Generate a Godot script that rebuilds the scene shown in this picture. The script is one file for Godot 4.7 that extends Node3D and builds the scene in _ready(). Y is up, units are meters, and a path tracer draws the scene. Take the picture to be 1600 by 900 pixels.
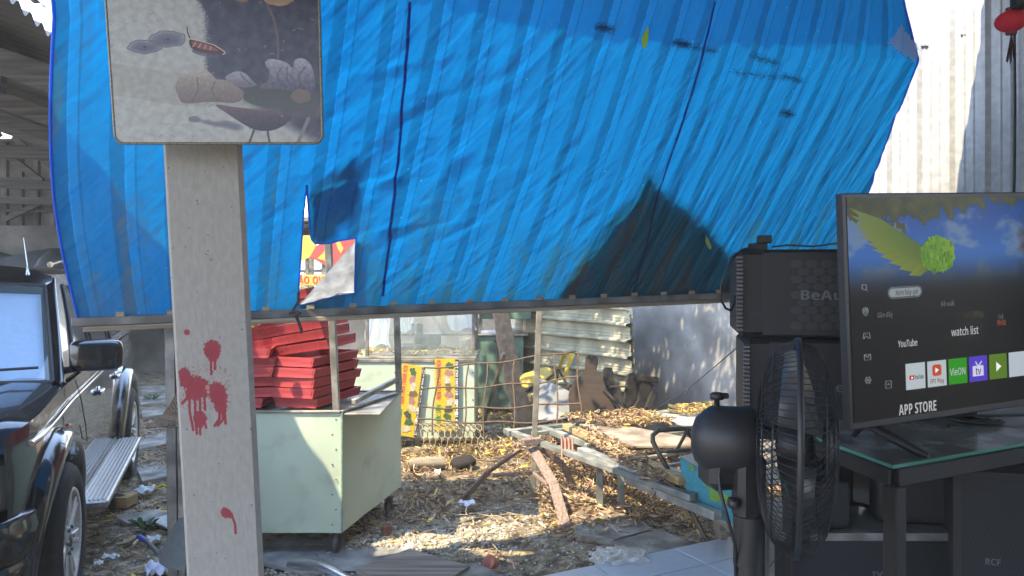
extends Node3D

const F := 1209.0       # focal length, in pixels of a 1600 x 900 picture
const EYE := 1.65       # metres of the lens above the ground
const HOR := 430.0      # row of the horizon
var rng := RandomNumberGenerator.new()
var mats := {}
var tex := {}
var taken := {}

func pt(px: float, py: float, d: float) -> Vector3:
	return Vector3((px - 800.0) / F * d, EYE + (HOR - py) / F * d, -d)
func gd(px: float, py: float, h := 0.0) -> Vector3:
	return pt(px, py, (EYE - h) * F / (py - HOR))
func R(a: float, b: float) -> float:
	return rng.randf_range(a, b)

# ---------- shapes ----------
func S() -> SurfaceTool:
	var st := SurfaceTool.new()
	st.begin(Mesh.PRIMITIVE_TRIANGLES)
	st.set_smooth_group(-1)
	return st
func tri(st: SurfaceTool, a: Vector3, b: Vector3, c: Vector3) -> void:
	for p in [a, b, c]:
		st.set_uv(Vector2.ZERO); st.add_vertex(p)
func quad(st: SurfaceTool, a: Vector3, b: Vector3, c: Vector3, d: Vector3, ua := Vector2(0, 0), ub := Vector2(1, 0), uc := Vector2(1, 1), ud := Vector2(0, 1)) -> void:
	st.set_uv(ua); st.add_vertex(a); st.set_uv(ub); st.add_vertex(b); st.set_uv(uc); st.add_vertex(c)
	st.set_uv(ua); st.add_vertex(a); st.set_uv(uc); st.add_vertex(c); st.set_uv(ud); st.add_vertex(d)
# a box with chamfered edges
func bx(st: SurfaceTool, c: Vector3, s: Vector3, bas := Basis(), bev := 0.004) -> void:
	st.set_smooth_group(-1)
	var h := s * 0.5
	var b := minf(bev, minf(h.x, minf(h.y, h.z)) * 0.45)
	var t := Transform3D(bas, c)
	for ax in 3:
		var u := (ax + 1) % 3
		var v := (ax + 2) % 3
		for sg in [-1.0, 1.0]:
			var q := []
			for k in [[-1, -1], [1, -1], [1, 1], [-1, 1]]:
				var p := Vector3()
				p[ax] = h[ax] * sg; p[u] = k[0] * (h[u] - b); p[v] = k[1] * (h[v] - b)
				q.append(t * p)
			if sg > 0: quad(st, q[0], q[3], q[2], q[1])
			else: quad(st, q[0], q[1], q[2], q[3])
		if b <= 0.0: continue
		for su in [-1.0, 1.0]:
			for sv in [-1.0, 1.0]:
				var e := []
				for k in [[-1, 0], [1, 0], [1, 1], [-1, 1]]:
					var p := Vector3()
					p[ax] = k[0] * (h[ax] - b)
					p[u] = su * (h[u] if k[1] == 0 else h[u] - b)
					p[v] = sv * (h[v] - b if k[1] == 0 else h[v])
					e.append(t * p)
				if su * sv > 0: quad(st, e[0], e[3], e[2], e[1])
				else: quad(st, e[0], e[1], e[2], e[3])
	if b > 0.0:
		for i in 8:
			var sx := 1.0 if i & 1 else -1.0
			var sy := 1.0 if i & 2 else -1.0
			var sz := 1.0 if i & 4 else -1.0
			var p0 := t * Vector3(sx * h.x, sy * (h.y - b), sz * (h.z - b))
			var p1 := t * Vector3(sx * (h.x - b), sy * h.y, sz * (h.z - b))
			var p2 := t * Vector3(sx * (h.x - b), sy * (h.y - b), sz * h.z)
			if sx * sy * sz > 0: tri(st, p0, p2, p1)
			else: tri(st, p0, p1, p2)
# a rectangular bar from a to b
func beam(st: SurfaceTool, a: Vector3, b: Vector3, w: float, h: float, up := Vector3.UP, bev := 0.003) -> void:
	var z := (b - a).normalized()
	if absf(z.dot(up)) > 0.98: up = Vector3.BACK if absf(z.z) < 0.9 else Vector3.RIGHT
	var x := up.cross(z).normalized()
	bx(st, (a + b) * 0.5, Vector3(w, h, a.distance_to(b)), Basis(x, z.cross(x), z), bev)
func tube(st: SurfaceTool, pts: Array, r, n := 8, caps := true) -> void:
	st.set_smooth_group(1)
	var rings := []
	var x := Vector3.ZERO
	for i in pts.size():
		var d: Vector3 = (pts[mini(i + 1, pts.size() - 1)] - pts[maxi(i - 1, 0)]).normalized()
		if x == Vector3.ZERO:
			x = d.cross(Vector3.UP if absf(d.y) < 0.9 else Vector3.RIGHT).normalized()
		else:
			x = (x - d * x.dot(d)).normalized()
		var y := d.cross(x)
		var rr: float = r[i] if r is Array else r
		var ring := []
		for k in n:
			var a := TAU * k / n
			ring.append(pts[i] + (x * cos(a) + y * sin(a)) * rr)
		rings.append(ring)
	for i in rings.size() - 1:
		for k in n:
			var m := (k + 1) % n
			var u0 := float(k) / n
			var u1 := float(k + 1) / n
			quad(st, rings[i][k], rings[i][m], rings[i + 1][m], rings[i + 1][k], Vector2(u0, i), Vector2(u1, i), Vector2(u1, i + 1), Vector2(u0, i + 1))
	if caps:
		st.set_smooth_group(-1)
		for k in n:
			var m := (k + 1) % n
			tri(st, pts[0], rings[0][m], rings[0][k])
			tri(st, pts[-1], rings[-1][k], rings[-1][m])
	st.set_smooth_group(-1)
# profile of (radius, height) turned round the y axis of xf
func lathe(st: SurfaceTool, prof: Array, n: int, xf := Transform3D(), smooth := true) -> void:
	st.set_smooth_group(2 if smooth else -1)
	for i in prof.size() - 1:
		for k in n:
			var a0 := TAU * k / n
			var a1 := TAU * (k + 1) / n
			var p: Vector2 = prof[i]
			var q: Vector2 = prof[i + 1]
			quad(st, xf * Vector3(p.x * cos(a0), p.y, p.x * sin(a0)), xf * Vector3(p.x * cos(a1), p.y, p.x * sin(a1)), xf * Vector3(q.x * cos(a1), q.y, q.x * sin(a1)), xf * Vector3(q.x * cos(a0), q.y, q.x * sin(a0)))
	st.set_smooth_group(-1)
# an outline in the xy plane of xf, depth thick towards -z
func prism(st: SurfaceTool, out: Array, depth: float, xf := Transform3D(), uv_box := Rect2(0, 0, 1, 1)) -> void:
	st.set_smooth_group(-1)
	var p := PackedVector2Array(out)
	if Geometry2D.is_polygon_clockwise(p): p.reverse()
	var idx := Geometry2D.triangulate_polygon(p)
	for i in range(0, idx.size(), 3):
		for o in [[0, 2, 1, 0.0], [0, 1, 2, -depth]]:
			for k in 3:
				var q := p[idx[i + o[k]]]
				var uv := (q - uv_box.position) / uv_box.size
				st.set_uv(Vector2(uv.x, 1.0 - uv.y)); st.add_vertex(xf * Vector3(q.x, q.y, o[3]))
	for i in p.size():
		var a := p[i]
		var b := p[(i + 1) % p.size()]
		quad(st, xf * Vector3(a.x, a.y, 0), xf * Vector3(b.x, b.y, 0), xf * Vector3(b.x, b.y, -depth), xf * Vector3(a.x, a.y, -depth))
func grid(st: SurfaceTool, nu: int, nv: int, f: Callable, keep = null, flip := false) -> void:
	st.set_smooth_group(3)
	var p := []
	p.resize((nu + 1) * (nv + 1))
	for j in nv + 1:
		for i in nu + 1:
			p[j * (nu + 1) + i] = f.call(float(i) / nu, float(j) / nv)
	for j in nv:
		for i in nu:
			if keep != null and not keep.call((i + 0.5) / nu, (j + 0.5) / nv): continue
			var a: int = j * (nu + 1) + i
			var u0 := float(i) / nu
			var u1 := float(i + 1) / nu
			var v0 := float(j) / nv
			var v1 := float(j + 1) / nv
			if flip: quad(st, p[a], p[a + nu + 1], p[a + nu + 2], p[a + 1], Vector2(u0, v0), Vector2(u0, v1), Vector2(u1, v1), Vector2(u1, v0))
			else: quad(st, p[a], p[a + 1], p[a + nu + 2], p[a + nu + 1], Vector2(u0, v0), Vector2(u1, v0), Vector2(u1, v1), Vector2(u0, v1))
	st.set_smooth_group(-1)
# a rounded lump: a super-ellipsoid with half sizes h, boxier the smaller e
func lump(st: SurfaceTool, xf: Transform3D, h: Vector3, e := 0.5, n := 20, m := 12) -> void:
	var f := func(u: float, v: float) -> Vector3:
		var a := u * TAU
		var b := (v - 0.5) * PI
		var pw := func(x: float) -> float: return signf(x) * pow(absf(x), e)
		return xf * Vector3(h.x * pw.call(cos(b)) * pw.call(cos(a)), h.y * pw.call(sin(b)), h.z * pw.call(cos(b)) * pw.call(sin(a)))
	grid(st, n, m, f)
func rounded(w: float, h: float, r: float, n := 5) -> Array:
	var o := []
	for c in [[1, 1, 0], [-1, 1, 1], [-1, -1, 2], [1, -1, 3]]:
		for k in n + 1:
			var a: float = (c[2] + float(k) / n) * PI / 2
			o.append(Vector2(c[0] * (w / 2 - r) + r * cos(a), c[1] * (h / 2 - r) + r * sin(a)))
	return o
func face_to(o: Vector3, z: Vector3, up := Vector3.UP) -> Transform3D:
	z = z.normalized()
	var x := up.cross(z).normalized()
	return Transform3D(Basis(x, z.cross(x), z), o)

# ---------- objects ----------
func numbered(n: String) -> String:
	taken[n] = taken.get(n, -1) + 1
	return n if taken[n] == 0 else "%s_%03d" % [n, taken[n]]
func tag(o: Node3D, label := "", cat := "", group := "", kind := "") -> Node3D:
	if label: o.set_meta("label", label)
	if cat: o.set_meta("category", cat)
	if group: o.set_meta("group", group)
	if kind: o.set_meta("kind", kind)
	return o
func thing(n: String, label: String, cat: String, at := Vector3.ZERO, group := "") -> Node3D:
	var o := Node3D.new()
	o.name = numbered(n); o.position = at
	add_child(o)
	return tag(o, label, cat, group)
# one mesh; its points are in world metres whatever its parent's place
func obj(n: String, st: SurfaceTool, m: Material, parent: Node = self) -> MeshInstance3D:
	st.generate_normals()
	st.index()
	var o := MeshInstance3D.new()
	o.mesh = st.commit()
	o.material_override = null
	o.mesh.surface_set_material(0, m)
	put(n, o, parent)
	return o
func put(n: String, o: Node3D, parent: Node) -> void:
	if parent == self: o.name = numbered(n)
	else:
		var k := 0
		while parent.has_node(NodePath(n if k == 0 else "%s_%03d" % [n, k])): k += 1
		o.name = n if k == 0 else "%s_%03d" % [n, k]
		if not parent is MeshInstance3D: o.position -= parent.position
	parent.add_child(o, true)
func solo(n: String, st: SurfaceTool, m: Material, label: String, cat: String, group := "") -> MeshInstance3D:
	var o := obj(n, st, m)
	tag(o, label, cat, group)
	return o
func struct(n: String, st: SurfaceTool, m: Material) -> MeshInstance3D:
	var o := obj(n, st, m)
	o.set_meta("kind", "structure")
	return o
func many(n: String, mesh: Mesh, xfs: Array, cols: Array, parent: Node = self, label := "") -> MultiMeshInstance3D:
	var mm := MultiMesh.new()
	mm.transform_format = MultiMesh.TRANSFORM_3D
	mm.use_colors = true
	mm.mesh = mesh
	mm.instance_count = xfs.size()
	for i in xfs.size():
		mm.set_instance_transform(i, xfs[i]); mm.set_instance_color(i, cols[i])
	var o := MultiMeshInstance3D.new()
	o.multimesh = mm
	put(n, o, parent)
	o.set_meta("kind", "stuff")
	if label: o.set_meta("label", label)
	return o
func copy(o: Node3D, n: String, label: String, xf: Transform3D) -> Node3D:
	var c: Node3D = o.duplicate()
	c.name = numbered(n); add_child(c); c.transform = xf
	c.set_meta("label", label)
	return c
func letters(s: String, height: float, m: Material, xf: Transform3D, parent: Node, n := "lettering", width := 0.0, font := "Droid Sans", depth := 0.001) -> void:
	var t := TextMesh.new()
	var f := SystemFont.new()
	f.font_names = PackedStringArray([font])
	if font == "Droid Sans" : f.font_weight = 700
	t.font = f; t.text = s; t.font_size = 64; t.pixel_size = height / 46.0; t.depth = depth
	t.material = m
	var o := MeshInstance3D.new()
	o.mesh = t
	var sx := 1.0
	if width > 0.0:
		var w := t.get_aabb().size.x
		if w > 0.0: sx = width / w
	o.transform = xf * Transform3D(Basis.from_scale(Vector3(sx, 1, 1)), Vector3.ZERO)
	put(n, o, parent)

# ---------- materials ----------
func L(r: float, g: float, b: float, a := 1.0) -> Color:
	var c := Color(r, g, b).linear_to_srgb()
	c.a = a
	return c
func noise_tex(freq: float, lo: float, hi: float, oct := 4, sd := 1, kind := FastNoiseLite.TYPE_SIMPLEX_SMOOTH, size := 512) -> NoiseTexture2D:
	var n := FastNoiseLite.new()
	n.noise_type = kind; n.frequency = freq; n.fractal_octaves = oct; n.seed = sd
	var t := NoiseTexture2D.new()
	t.width = size; t.height = size; t.seamless = true; t.noise = n; t.normalize = true
	var g := Gradient.new()
	g.set_color(0, Color(lo, lo, lo)); g.set_color(1, Color(hi, hi, hi))
	t.color_ramp = g
	return t
func streak_tex(lo: float, hi: float, sd: int) -> ImageTexture:
	var im := Image.create(256, 256, false, Image.FORMAT_RGB8)
	var n := FastNoiseLite.new()
	n.seed = sd; n.frequency = 0.03; n.fractal_octaves = 4
	for y in 256:
		for x in 256:
			var a := TAU * y / 256.0
			var v := n.get_noise_3d(cos(a) * 90.0, sin(a) * 90.0, sin(TAU * x / 256.0) * 5.0) * 0.8 + 0.5
			v = lerpf(lo, hi, clampf(v, 0, 1))
			im.set_pixel(x, y, Color(v, v, v))
	return ImageTexture.create_from_image(im)
# colours are linear; grain multiplies them
func M(key: String, c: Color, rough: float, metal := 0.0, grain := "fine", scale := 2.0, bump := 0.0, coat := 0.0) -> StandardMaterial3D:
	if mats.has(key): return mats[key]
	var m := StandardMaterial3D.new()
	m.resource_name = key
	m.albedo_color = c.linear_to_srgb()
	m.roughness = rough; m.metallic = metal
	if grain:
		m.albedo_texture = tex[grain]
		m.uv1_triplanar = true
		m.uv1_scale = Vector3.ONE * scale
	if bump > 0.0:
		m.heightmap_enabled = true
		m.heightmap_texture = tex.relief; m.heightmap_scale = bump
	if coat > 0.0:
		m.clearcoat_enabled = true; m.clearcoat = coat; m.clearcoat_roughness = 0.04
	mats[key] = m
	return m
func glow(key: String, c: Color, e: float) -> StandardMaterial3D:
	if mats.has(key): return mats[key]
	var m := StandardMaterial3D.new()
	m.resource_name = key
	m.albedo_color = Color.BLACK; m.roughness = 0.3
	m.emission_enabled = true; m.emission = c; m.emission_energy_multiplier = e
	mats[key] = m
	return m
func pane(key: String, c: Color, a: float, rough := 0.05) -> StandardMaterial3D:
	if mats.has(key): return mats[key]
	var m := StandardMaterial3D.new()
	m.resource_name = key
	c.a = a
	m.albedo_color = c; m.transparency = BaseMaterial3D.TRANSPARENCY_ALPHA; m.roughness = rough
	mats[key] = m
	return m
func make_textures() -> void:
	tex.grime = noise_tex(0.016, 0.0, 1.0, 6, 57)
	var gg := Gradient.new()
	gg.set_color(0, Color(0.86, 0.845, 0.82)); gg.set_color(1, Color(1, 1, 1))
	gg.add_point(0.32, Color(0.965, 0.96, 0.955)); gg.add_point(0.45, Color(0.985, 0.985, 0.98))
	tex.grime.color_ramp = gg
	tex.soft = noise_tex(0.02, 0.92, 1.0, 5, 13)
	tex.fine = noise_tex(0.035, 0.78, 1.0, 5, 3)
	tex.blotch = noise_tex(0.012, 0.62, 1.0, 5, 8)
	tex.stain = noise_tex(0.006, 0.5, 1.0, 6, 21)
	tex.speck = noise_tex(0.09, 0.55, 1.0, 3, 5)
	tex.relief = noise_tex(0.06, 0.0, 1.0, 4, 9)
	tex.wood = streak_tex(0.55, 1.0, 4)
	tex.rust = noise_tex(0.03, 0.45, 1.0, 5, 33)

func _ready() -> void:
	rng.seed = 7
	# camera
	var cam := Camera3D.new()
	cam.name = "camera"
	cam.position = Vector3(0, EYE, 0)
	cam.keep_aspect = Camera3D.KEEP_HEIGHT
	cam.near = 0.05; cam.far = 400.0
	cam.set_frustum(0.05 * 900.0 / F, Vector2(0, -0.05 * (450.0 - HOR) / F), 0.05, 400.0)
	add_child(cam)
	cam.current = true
	# sky, exposure
	var env := Environment.new()
	env.background_mode = Environment.BG_SKY
	var sky := Sky.new()
	var sm := ProceduralSkyMaterial.new()
	sm.sky_top_color = Color(0.58, 0.69, 0.86); sm.sky_horizon_color = Color(0.92, 0.92, 0.91); sm.sky_curve = 0.16
	sm.ground_bottom_color = Color(0.30, 0.27, 0.22); sm.ground_horizon_color = Color(0.6, 0.58, 0.54)
	sm.sun_angle_max = 1.0
	sm.sky_energy_multiplier = 1.6
	sky.sky_material = sm
	env.sky = sky
	env.tonemap_mode = Environment.TONE_MAPPER_LINEAR
	env.tonemap_exposure = 2.75
	# thin haze added to stand in for the glare veiling the yard
	env.fog_enabled = true; env.fog_density = 0.007; env.fog_light_color = Color(1.0, 0.96, 0.88)
	env.sdfgi_enabled = true; env.ssao_enabled = true; env.ssil_enabled = true
	var we := WorldEnvironment.new()
	we.name = "world"; we.environment = env
	add_child(we)
	# sun: high, from the left and a little behind the camera
	var sun := DirectionalLight3D.new()
	sun.name = "sun"
	sun.light_energy = 1.55; sun.light_color = Color(1.0, 0.93, 0.79); sun.light_angular_distance = 0.5
	sun.shadow_enabled = true
	sun.look_at_from_position(Vector3(-0.42, 0.85, 0.37), Vector3.ZERO)
	add_child(sun)
	make_textures()
	build_ground()
	build_shop()
	build_side_wall()
	build_warehouse()
	build_awning()
	build_pole()
	build_car()
	build_near_cart()
	build_far_carts()
	build_tree()
	build_yard()
	build_platform()
	build_fan()
	build_sound_corner()
	build_television()
	build_litter()

# ---------- ground, shop, wall, warehouse ----------
var lay := FastNoiseLite.new()
func gh(x: float, z: float) -> float:
	var h := lay.get_noise_2d(x, z) * 0.035 + lay.get_noise_2d(x * 5.0 + 40.0, z * 5.0) * 0.018
	return h + 0.03 * exp(-pow((x + 0.55) / 0.5, 2) - pow((z + 4.75) / 0.22, 2))

func build_ground() -> void:
	lay.seed = 12; lay.frequency = 0.55; lay.fractal_octaves = 4
	var st := S()
	var xs := []
	var zs := []
	for i in 150: xs.append(-4.2 + i * 0.05)
	for i in 190: zs.append(-11.5 + i * 0.05)
	xs = [-160.0, -60.0, -25.0, -12.0, -8.0, -6.0, -5.0] + xs + [4.0, 6.0, 10.0, 25.0, 60.0, 160.0]
	zs = [-180.0, -90.0, -50.0, -30.0, -20.0, -15.0, -12.8] + zs + [-1.2, 0.5, 4.0, 9.0, 25.0, 60.0, 160.0]
	var nx: int = xs.size() - 1
	var nz: int = zs.size() - 1
	var f := func(u: float, v: float) -> Vector3:
		var x: float = xs[roundi(u * nx)]
		var z: float = zs[roundi(v * nz)]
		return Vector3(x, gh(x, z), z)
	grid(st, nx, nz, f)
	var m := M("packed_dirt", Color(0.52, 0.46, 0.35), 0.95, 0.0, "", 1.0)
	var n := FastNoiseLite.new()
	n.frequency = 0.011; n.fractal_octaves = 6; n.seed = 15; n.noise_type = FastNoiseLite.TYPE_SIMPLEX
	var t := NoiseTexture2D.new()
	t.width = 1024; t.height = 1024; t.seamless = true; t.noise = n
	var g := Gradient.new()
	g.set_color(0, Color(0.42, 0.38, 0.33)); g.set_color(1, Color(1.0, 0.97, 0.92))
	g.add_point(0.45, Color(0.72, 0.66, 0.58)); g.add_point(0.62, Color(0.9, 0.85, 0.76))
	t.color_ramp = g
	m.albedo_texture = t
	m.uv1_triplanar = true; m.uv1_scale = Vector3.ONE * 0.42
	m.detail_enabled = true; m.detail_blend_mode = BaseMaterial3D.BLEND_MODE_MUL
	m.detail_albedo = tex.speck; m.detail_uv_layer = BaseMaterial3D.DETAIL_UV_1
	m.heightmap_enabled = true; m.heightmap_texture = tex.relief; m.heightmap_scale = 2.0
	struct("ground", st, m)

const A := Vector3(0.9, 0, -0.436)       # along the shop front
const N := Vector3(0.436, 0, 0.9)        # into the shop, towards the camera

func build_shop() -> void:
	# roof over the camera: its corrugated front edge shades the top of the awning
	var o := thing("shop_building", "open fronted shop behind the viewer whose corrugated eave shades the awning", "building", Vector3(0, 0, 0))
	var e0 := Vector3(-1.0, 3.4, -2.6) - N * 0.15
	var st := S()
	var f := func(u: float, v: float) -> Vector3:
		var t := lerpf(-2.6, 4.35, u)
		return e0 + A * t + N * (v * 6.6) + Vector3.UP * (v * 0.75 + 0.026 * sin(t * TAU / 0.135))
	grid(st, 430, 2, f)
	obj("roof", st, M("old_roof_sheet", Color(0.28, 0.28, 0.28), 0.6, 0.3, "stain", 0.4), o)
	st = S()
	for n in [0.6, 2.6, 4.6]:
		var a = e0 + A * -1.0 + N * n + Vector3.UP * (n * 0.114 - 0.09)
		beam(st, a, a + A * 5.2, 0.05, 0.1)
	obj("purlin", st, M("purlin_steel", Color(0.16, 0.15, 0.14), 0.6, 0.4), o)
	st = S()
	var w := e0 + N * 6.4
	var wa := Vector3(w.x, 2.1, w.z)
	beam(st, wa + A * -2.0, wa + A * 4.6, 0.15, 4.2)
	obj("rear_wall", st, M("shop_plaster", Color(0.34, 0.33, 0.30), 0.9, 0.0, "blotch", 0.4), o)
	# tiled floor
	var floor_node := Node3D.new()
	floor_node.name = "tile_floor"; add_child(floor_node)
	floor_node.set_meta("kind", "structure")
	var q := Vector3(0.42, 0, -4.24)
	var ta := Vector3(0.885, 0, -0.466)
	var tn := Vector3(0.466, 0, 0.885)
	var bas := Basis(ta, Vector3.UP, -ta.cross(Vector3.UP))
	st = S()
	bx(st, q + ta * 0.6 + tn * 2.55 + Vector3.UP * -0.02, Vector3(5.6, 0.125, 5.08), bas, 0.004)
	obj("slab", st, M("grout", Color(0.22, 0.21, 0.2), 0.9, 0.0, "speck", 2.0), floor_node)
	var rows := [0.0, 0.28]
	for i in 9: rows.append(0.28 + 0.56 * (i + 1))
	var shared := {}
	for r in 9:
		var d: float = rows[r + 1] - rows[r]
		if rows[r + 1] > 5.05: break
		for c in 10:
			var key := "%d" % int(d * 100)
			if not shared.has(key):
				var s2 := S()
				bx(s2, Vector3.ZERO, Vector3(0.553, 0.016, d - 0.007), Basis(), 0.002)
				s2.generate_normals()
				shared[key] = s2.commit()
				shared[key].surface_set_material(0, M("floor_tile", Color(0.42, 0.47, 0.52), 0.28, 0.0, "soft", 1.2))
			var mi := MeshInstance3D.new()
			mi.mesh = shared[key]
			mi.transform = Transform3D(bas, q + ta * (-1.95 + 0.56 * c) + tn * (rows[r] + d / 2) + Vector3.UP * 0.0495)
			mi.position += ta * 0.02
			put("tile", mi, floor_node)

# the wall down the right side: grey plaster below, white sheet above
func wp(s: float, y: float, off := 0.0) -> Vector3:   # s metres towards the camera, off metres out of the wall
	return Vector3(1.55 + 0.42 * s - 0.907 * off, y, -7.5 + 0.907 * s + 0.42 * off)
func build_side_wall() -> void:
	var o := thing("side_wall", "tall wall on the right, grey plaster below and white ribbed sheet above", "wall", wp(0, 0))
	var st := S()
	var a := wp(-4.2, 0.7, -0.1)
	beam(st, a, wp(6.5, 0.7, -0.1), 0.2, 1.9, Vector3.UP, 0.006)
	obj("plaster_base", st, M("grey_plaster", Color(0.5, 0.475, 0.43), 0.9, 0.0, "stain", 0.5, 0.25), o)
	st = S()
	var prof := [[0.0, 0.0], [0.018, 0.03], [0.045, 0.03], [0.063, 0.0], [0.105, 0.0], [0.112, 0.008], [0.124, 0.008], [0.131, 0.0], [0.165, 0.0], [0.172, 0.008], [0.184, 0.008], [0.191, 0.0]]
	var last := wp(-4.2, 0, 0.01)
	var x := -4.2
	while x < 6.5:
		for p in prof:
			var b := wp(x + p[0], 0, 0.01 + p[1])
			var up := Vector3.UP
			quad(st, last + up * 1.62, last + up * 5.4, b + up * 5.4, b + up * 1.62)
			last = b
		x += 0.228
	obj("ribbed_sheet", st, M("white_sheet", Color(0.5, 0.5, 0.49), 0.45, 0.0, "fine", 0.8), o)
	for k in [[1444, 72], [1450, 72], [1507, 55]]:
		var s := 2.0
		for it in 30:   # where that sight line meets the wall
			var w := wp(s, 0)
			s += ((k[0] - 800.0) / F * -w.z - w.x) * 1.0
		var w2 := wp(s, 0)
		st = S()
		lathe(st, [Vector2(0, 0.012), Vector2(0.006, 0.012), Vector2(0.008, 0.004), Vector2(0.016, 0.003), Vector2(0.017, 0)], 10, Transform3D(Basis(Vector3(0.42, 0, 0.907), Vector3(-0.907, 0, 0.42), Vector3.UP), wp(s, EYE + (HOR - k[1]) / F * -w2.z, 0.012)))
		obj("roofing_screw", st, M("zinc", Color(0.3, 0.3, 0.3), 0.4, 0.8), o)

func build_warehouse() -> void:
	var o := thing("warehouse", "open warehouse at the left with dark corrugated roof on timber trusses", "building", Vector3(-6, 0, -7))
	# eave: x as a function of z
	var ex := func(z: float) -> float: return -2.44 + 0.258 * (4.097 + z)
	var rs := 0.36
	var st := S()
	var f := func(u: float, v: float) -> Vector3:
		var z := lerpf(-1.75, -13.4, u)
		return Vector3(ex.call(z) - v * 7.5, 2.92 + v * 7.5 * rs + 0.022 * sin(z * TAU / 0.16), z)
	grid(st, 760, 2, f)
	obj("roof", st, M("dark_roof_sheet", Color(0.075, 0.083, 0.095), 0.65, 0.2, "stain", 0.35), o)
	var timber := M("grey_timber", Color(0.15, 0.14, 0.13), 0.85, 0.0, "wood", 1.2)
	for z in [-4.6, -7.4, -10.4, -13.0]:
		st = S()
		var e := Vector3(ex.call(z) - 0.05, 2.77, z)
		var top := e + Vector3(-6.5, 6.5 * rs, 0)
		beam(st, e, top, 0.07, 0.16)
		obj("rafter", st, timber, o)
		st = S()
		beam(st, e + Vector3(-0.4, 0.02, 0), e + Vector3(-6.5, 0.25, 0), 0.06, 0.12)
		obj("tie_beam", st, timber, o)
		st = S()
		beam(st, e + Vector3(-2.2, 0.14, 0), e + Vector3(-3.6, 3.6 * rs - 0.1, 0), 0.05, 0.09)
		beam(st, e + Vector3(-5.2, 0.24, 0), e + Vector3(-3.8, 3.8 * rs - 0.1, 0), 0.05, 0.09)
		obj("strut", st, timber, o)
	for k in 5:
		st = S()
		var v := 0.5 + k * 1.5
		beam(st, Vector3(ex.call(-1.9) - v, 2.85 + v * rs, -1.9), Vector3(ex.call(-13.3) - v, 2.85 + v * rs, -13.3), 0.05, 0.07)
		obj("purlin", st, timber, o)
	for z in [-10.4, -13.0]:
		st = S()
		beam(st, Vector3(ex.call(z) - 0.1, 0, z), Vector3(ex.call(z) - 0.1, 2.77, z), 0.1, 0.1)
		obj("post", st, timber, o)
	# rear wall: concrete below, upright sheets above, an open strip under the roof
	st = S()
	beam(st, Vector3(-12, 1.2, -13.3), Vector3(-4.2, 1.2, -13.3), 0.2, 2.6)
	obj("concrete_wall", st, M("old_concrete", Color(0.2, 0.19, 0.17), 0.92, 0.0, "stain", 0.35, 0.5), o)
	st = S()
	var last := Vector3(-12, 2.5, -13.3)
	var x := -12.0
	while x < -4.3:
		for p in [[0.0, 0.0], [0.03, 0.035], [0.09, 0.035], [0.12, 0.0], [0.26, 0.0]]:
			var b := Vector3(x + p[0], 2.5, -13.3 + p[1])
			quad(st, last, last + Vector3.UP * 1.45, b + Vector3.UP * 1.45, b)
			last = b
		x += 0.27
	obj("sheet_wall", st, M("weathered_sheet", Color(0.17, 0.155, 0.13), 0.7, 0.2, "stain", 0.5), o)
	st = S()
	for y in [2.75, 3.3, 3.95]: beam(st, Vector3(-12, y, -13.2), Vector3(-4.3, y, -13.2), 0.06, 0.05)
	beam(st, Vector3(-8.6, 2.6, -13.14), Vector3(-5.2, 4.2, -13.14), 0.06, 0.09)
	obj("girt", st, timber, o)
	# dark covers heaped in front of that wall
	for k in [[-7.6, -11.9, 2.6, "dark tarpaulin draped on a stack, left one above the car roof"], [-5.95, -11.5, 1.5, "dark tarpaulin draped on a stack, right one above the car roof"]]:
		st = S()
		var g := func(u: float, v: float) -> Vector3:
			var a := (u - 0.5) * 2.0
			var b := (v - 0.5) * 2.0
			var fall := maxf(pow(absf(a), 6), pow(absf(b), 6))
			return Vector3(k[0] + a * k[2] * 0.6, 1.98 - fall * 0.5 + 0.06 * sin(a * 7.0 + k[0]) + 0.03 * sin(b * 11.0), k[1] + b * 0.7)
		grid(st, 36, 20, g)
		solo("tarpaulin", st, M("dark_tarp", Color(0.035, 0.037, 0.04), 0.6, 0.0, "blotch", 1.0), k[3], "tarpaulin")
	st = S()
	beam(st, Vector3(-8.5, 1.58, -11.0), Vector3(-6.2, 1.58, -11.0), 0.5, 0.16)
	beam(st, Vector3(-8.5, 0.8, -11.0), Vector3(-6.2, 0.8, -11.0), 0.4, 1.38)
	solo("timber_stack", st, timber, "grey brown stack of timber beneath the dark tarpaulins", "timber stack")
	# loose sheet sticking out over the eave
	st = S()
	var g2 := func(u: float, v: float) -> Vector3:
		var p := pt(lerpf(28, 74, u), lerpf(-6, 17, u * u) - (1.0 - u) * v * 13.0, lerpf(5.6, 5.2, u))
		return p + Vector3(0, 0.02 * sin(u * 9.0), v * 0.05)
	grid(st, 16, 4, g2)
	solo("loose_roof_sheet", st, M("dark_roof_sheet", Color.BLACK, 0.5), "bent strip of roofing sheet against the sky above the warehouse eave", "roofing sheet")
	# far end of the lane
	st = S()
	beam(st, Vector3(-5.2, 0.55, -15.5), Vector3(2.5, 0.55, -15.5), 0.2, 1.5)
	solo("lane_wall", st, M("old_concrete", Color.BLACK, 0.9), "low concrete wall closing the far end of the lane behind the car", "wall")
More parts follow.
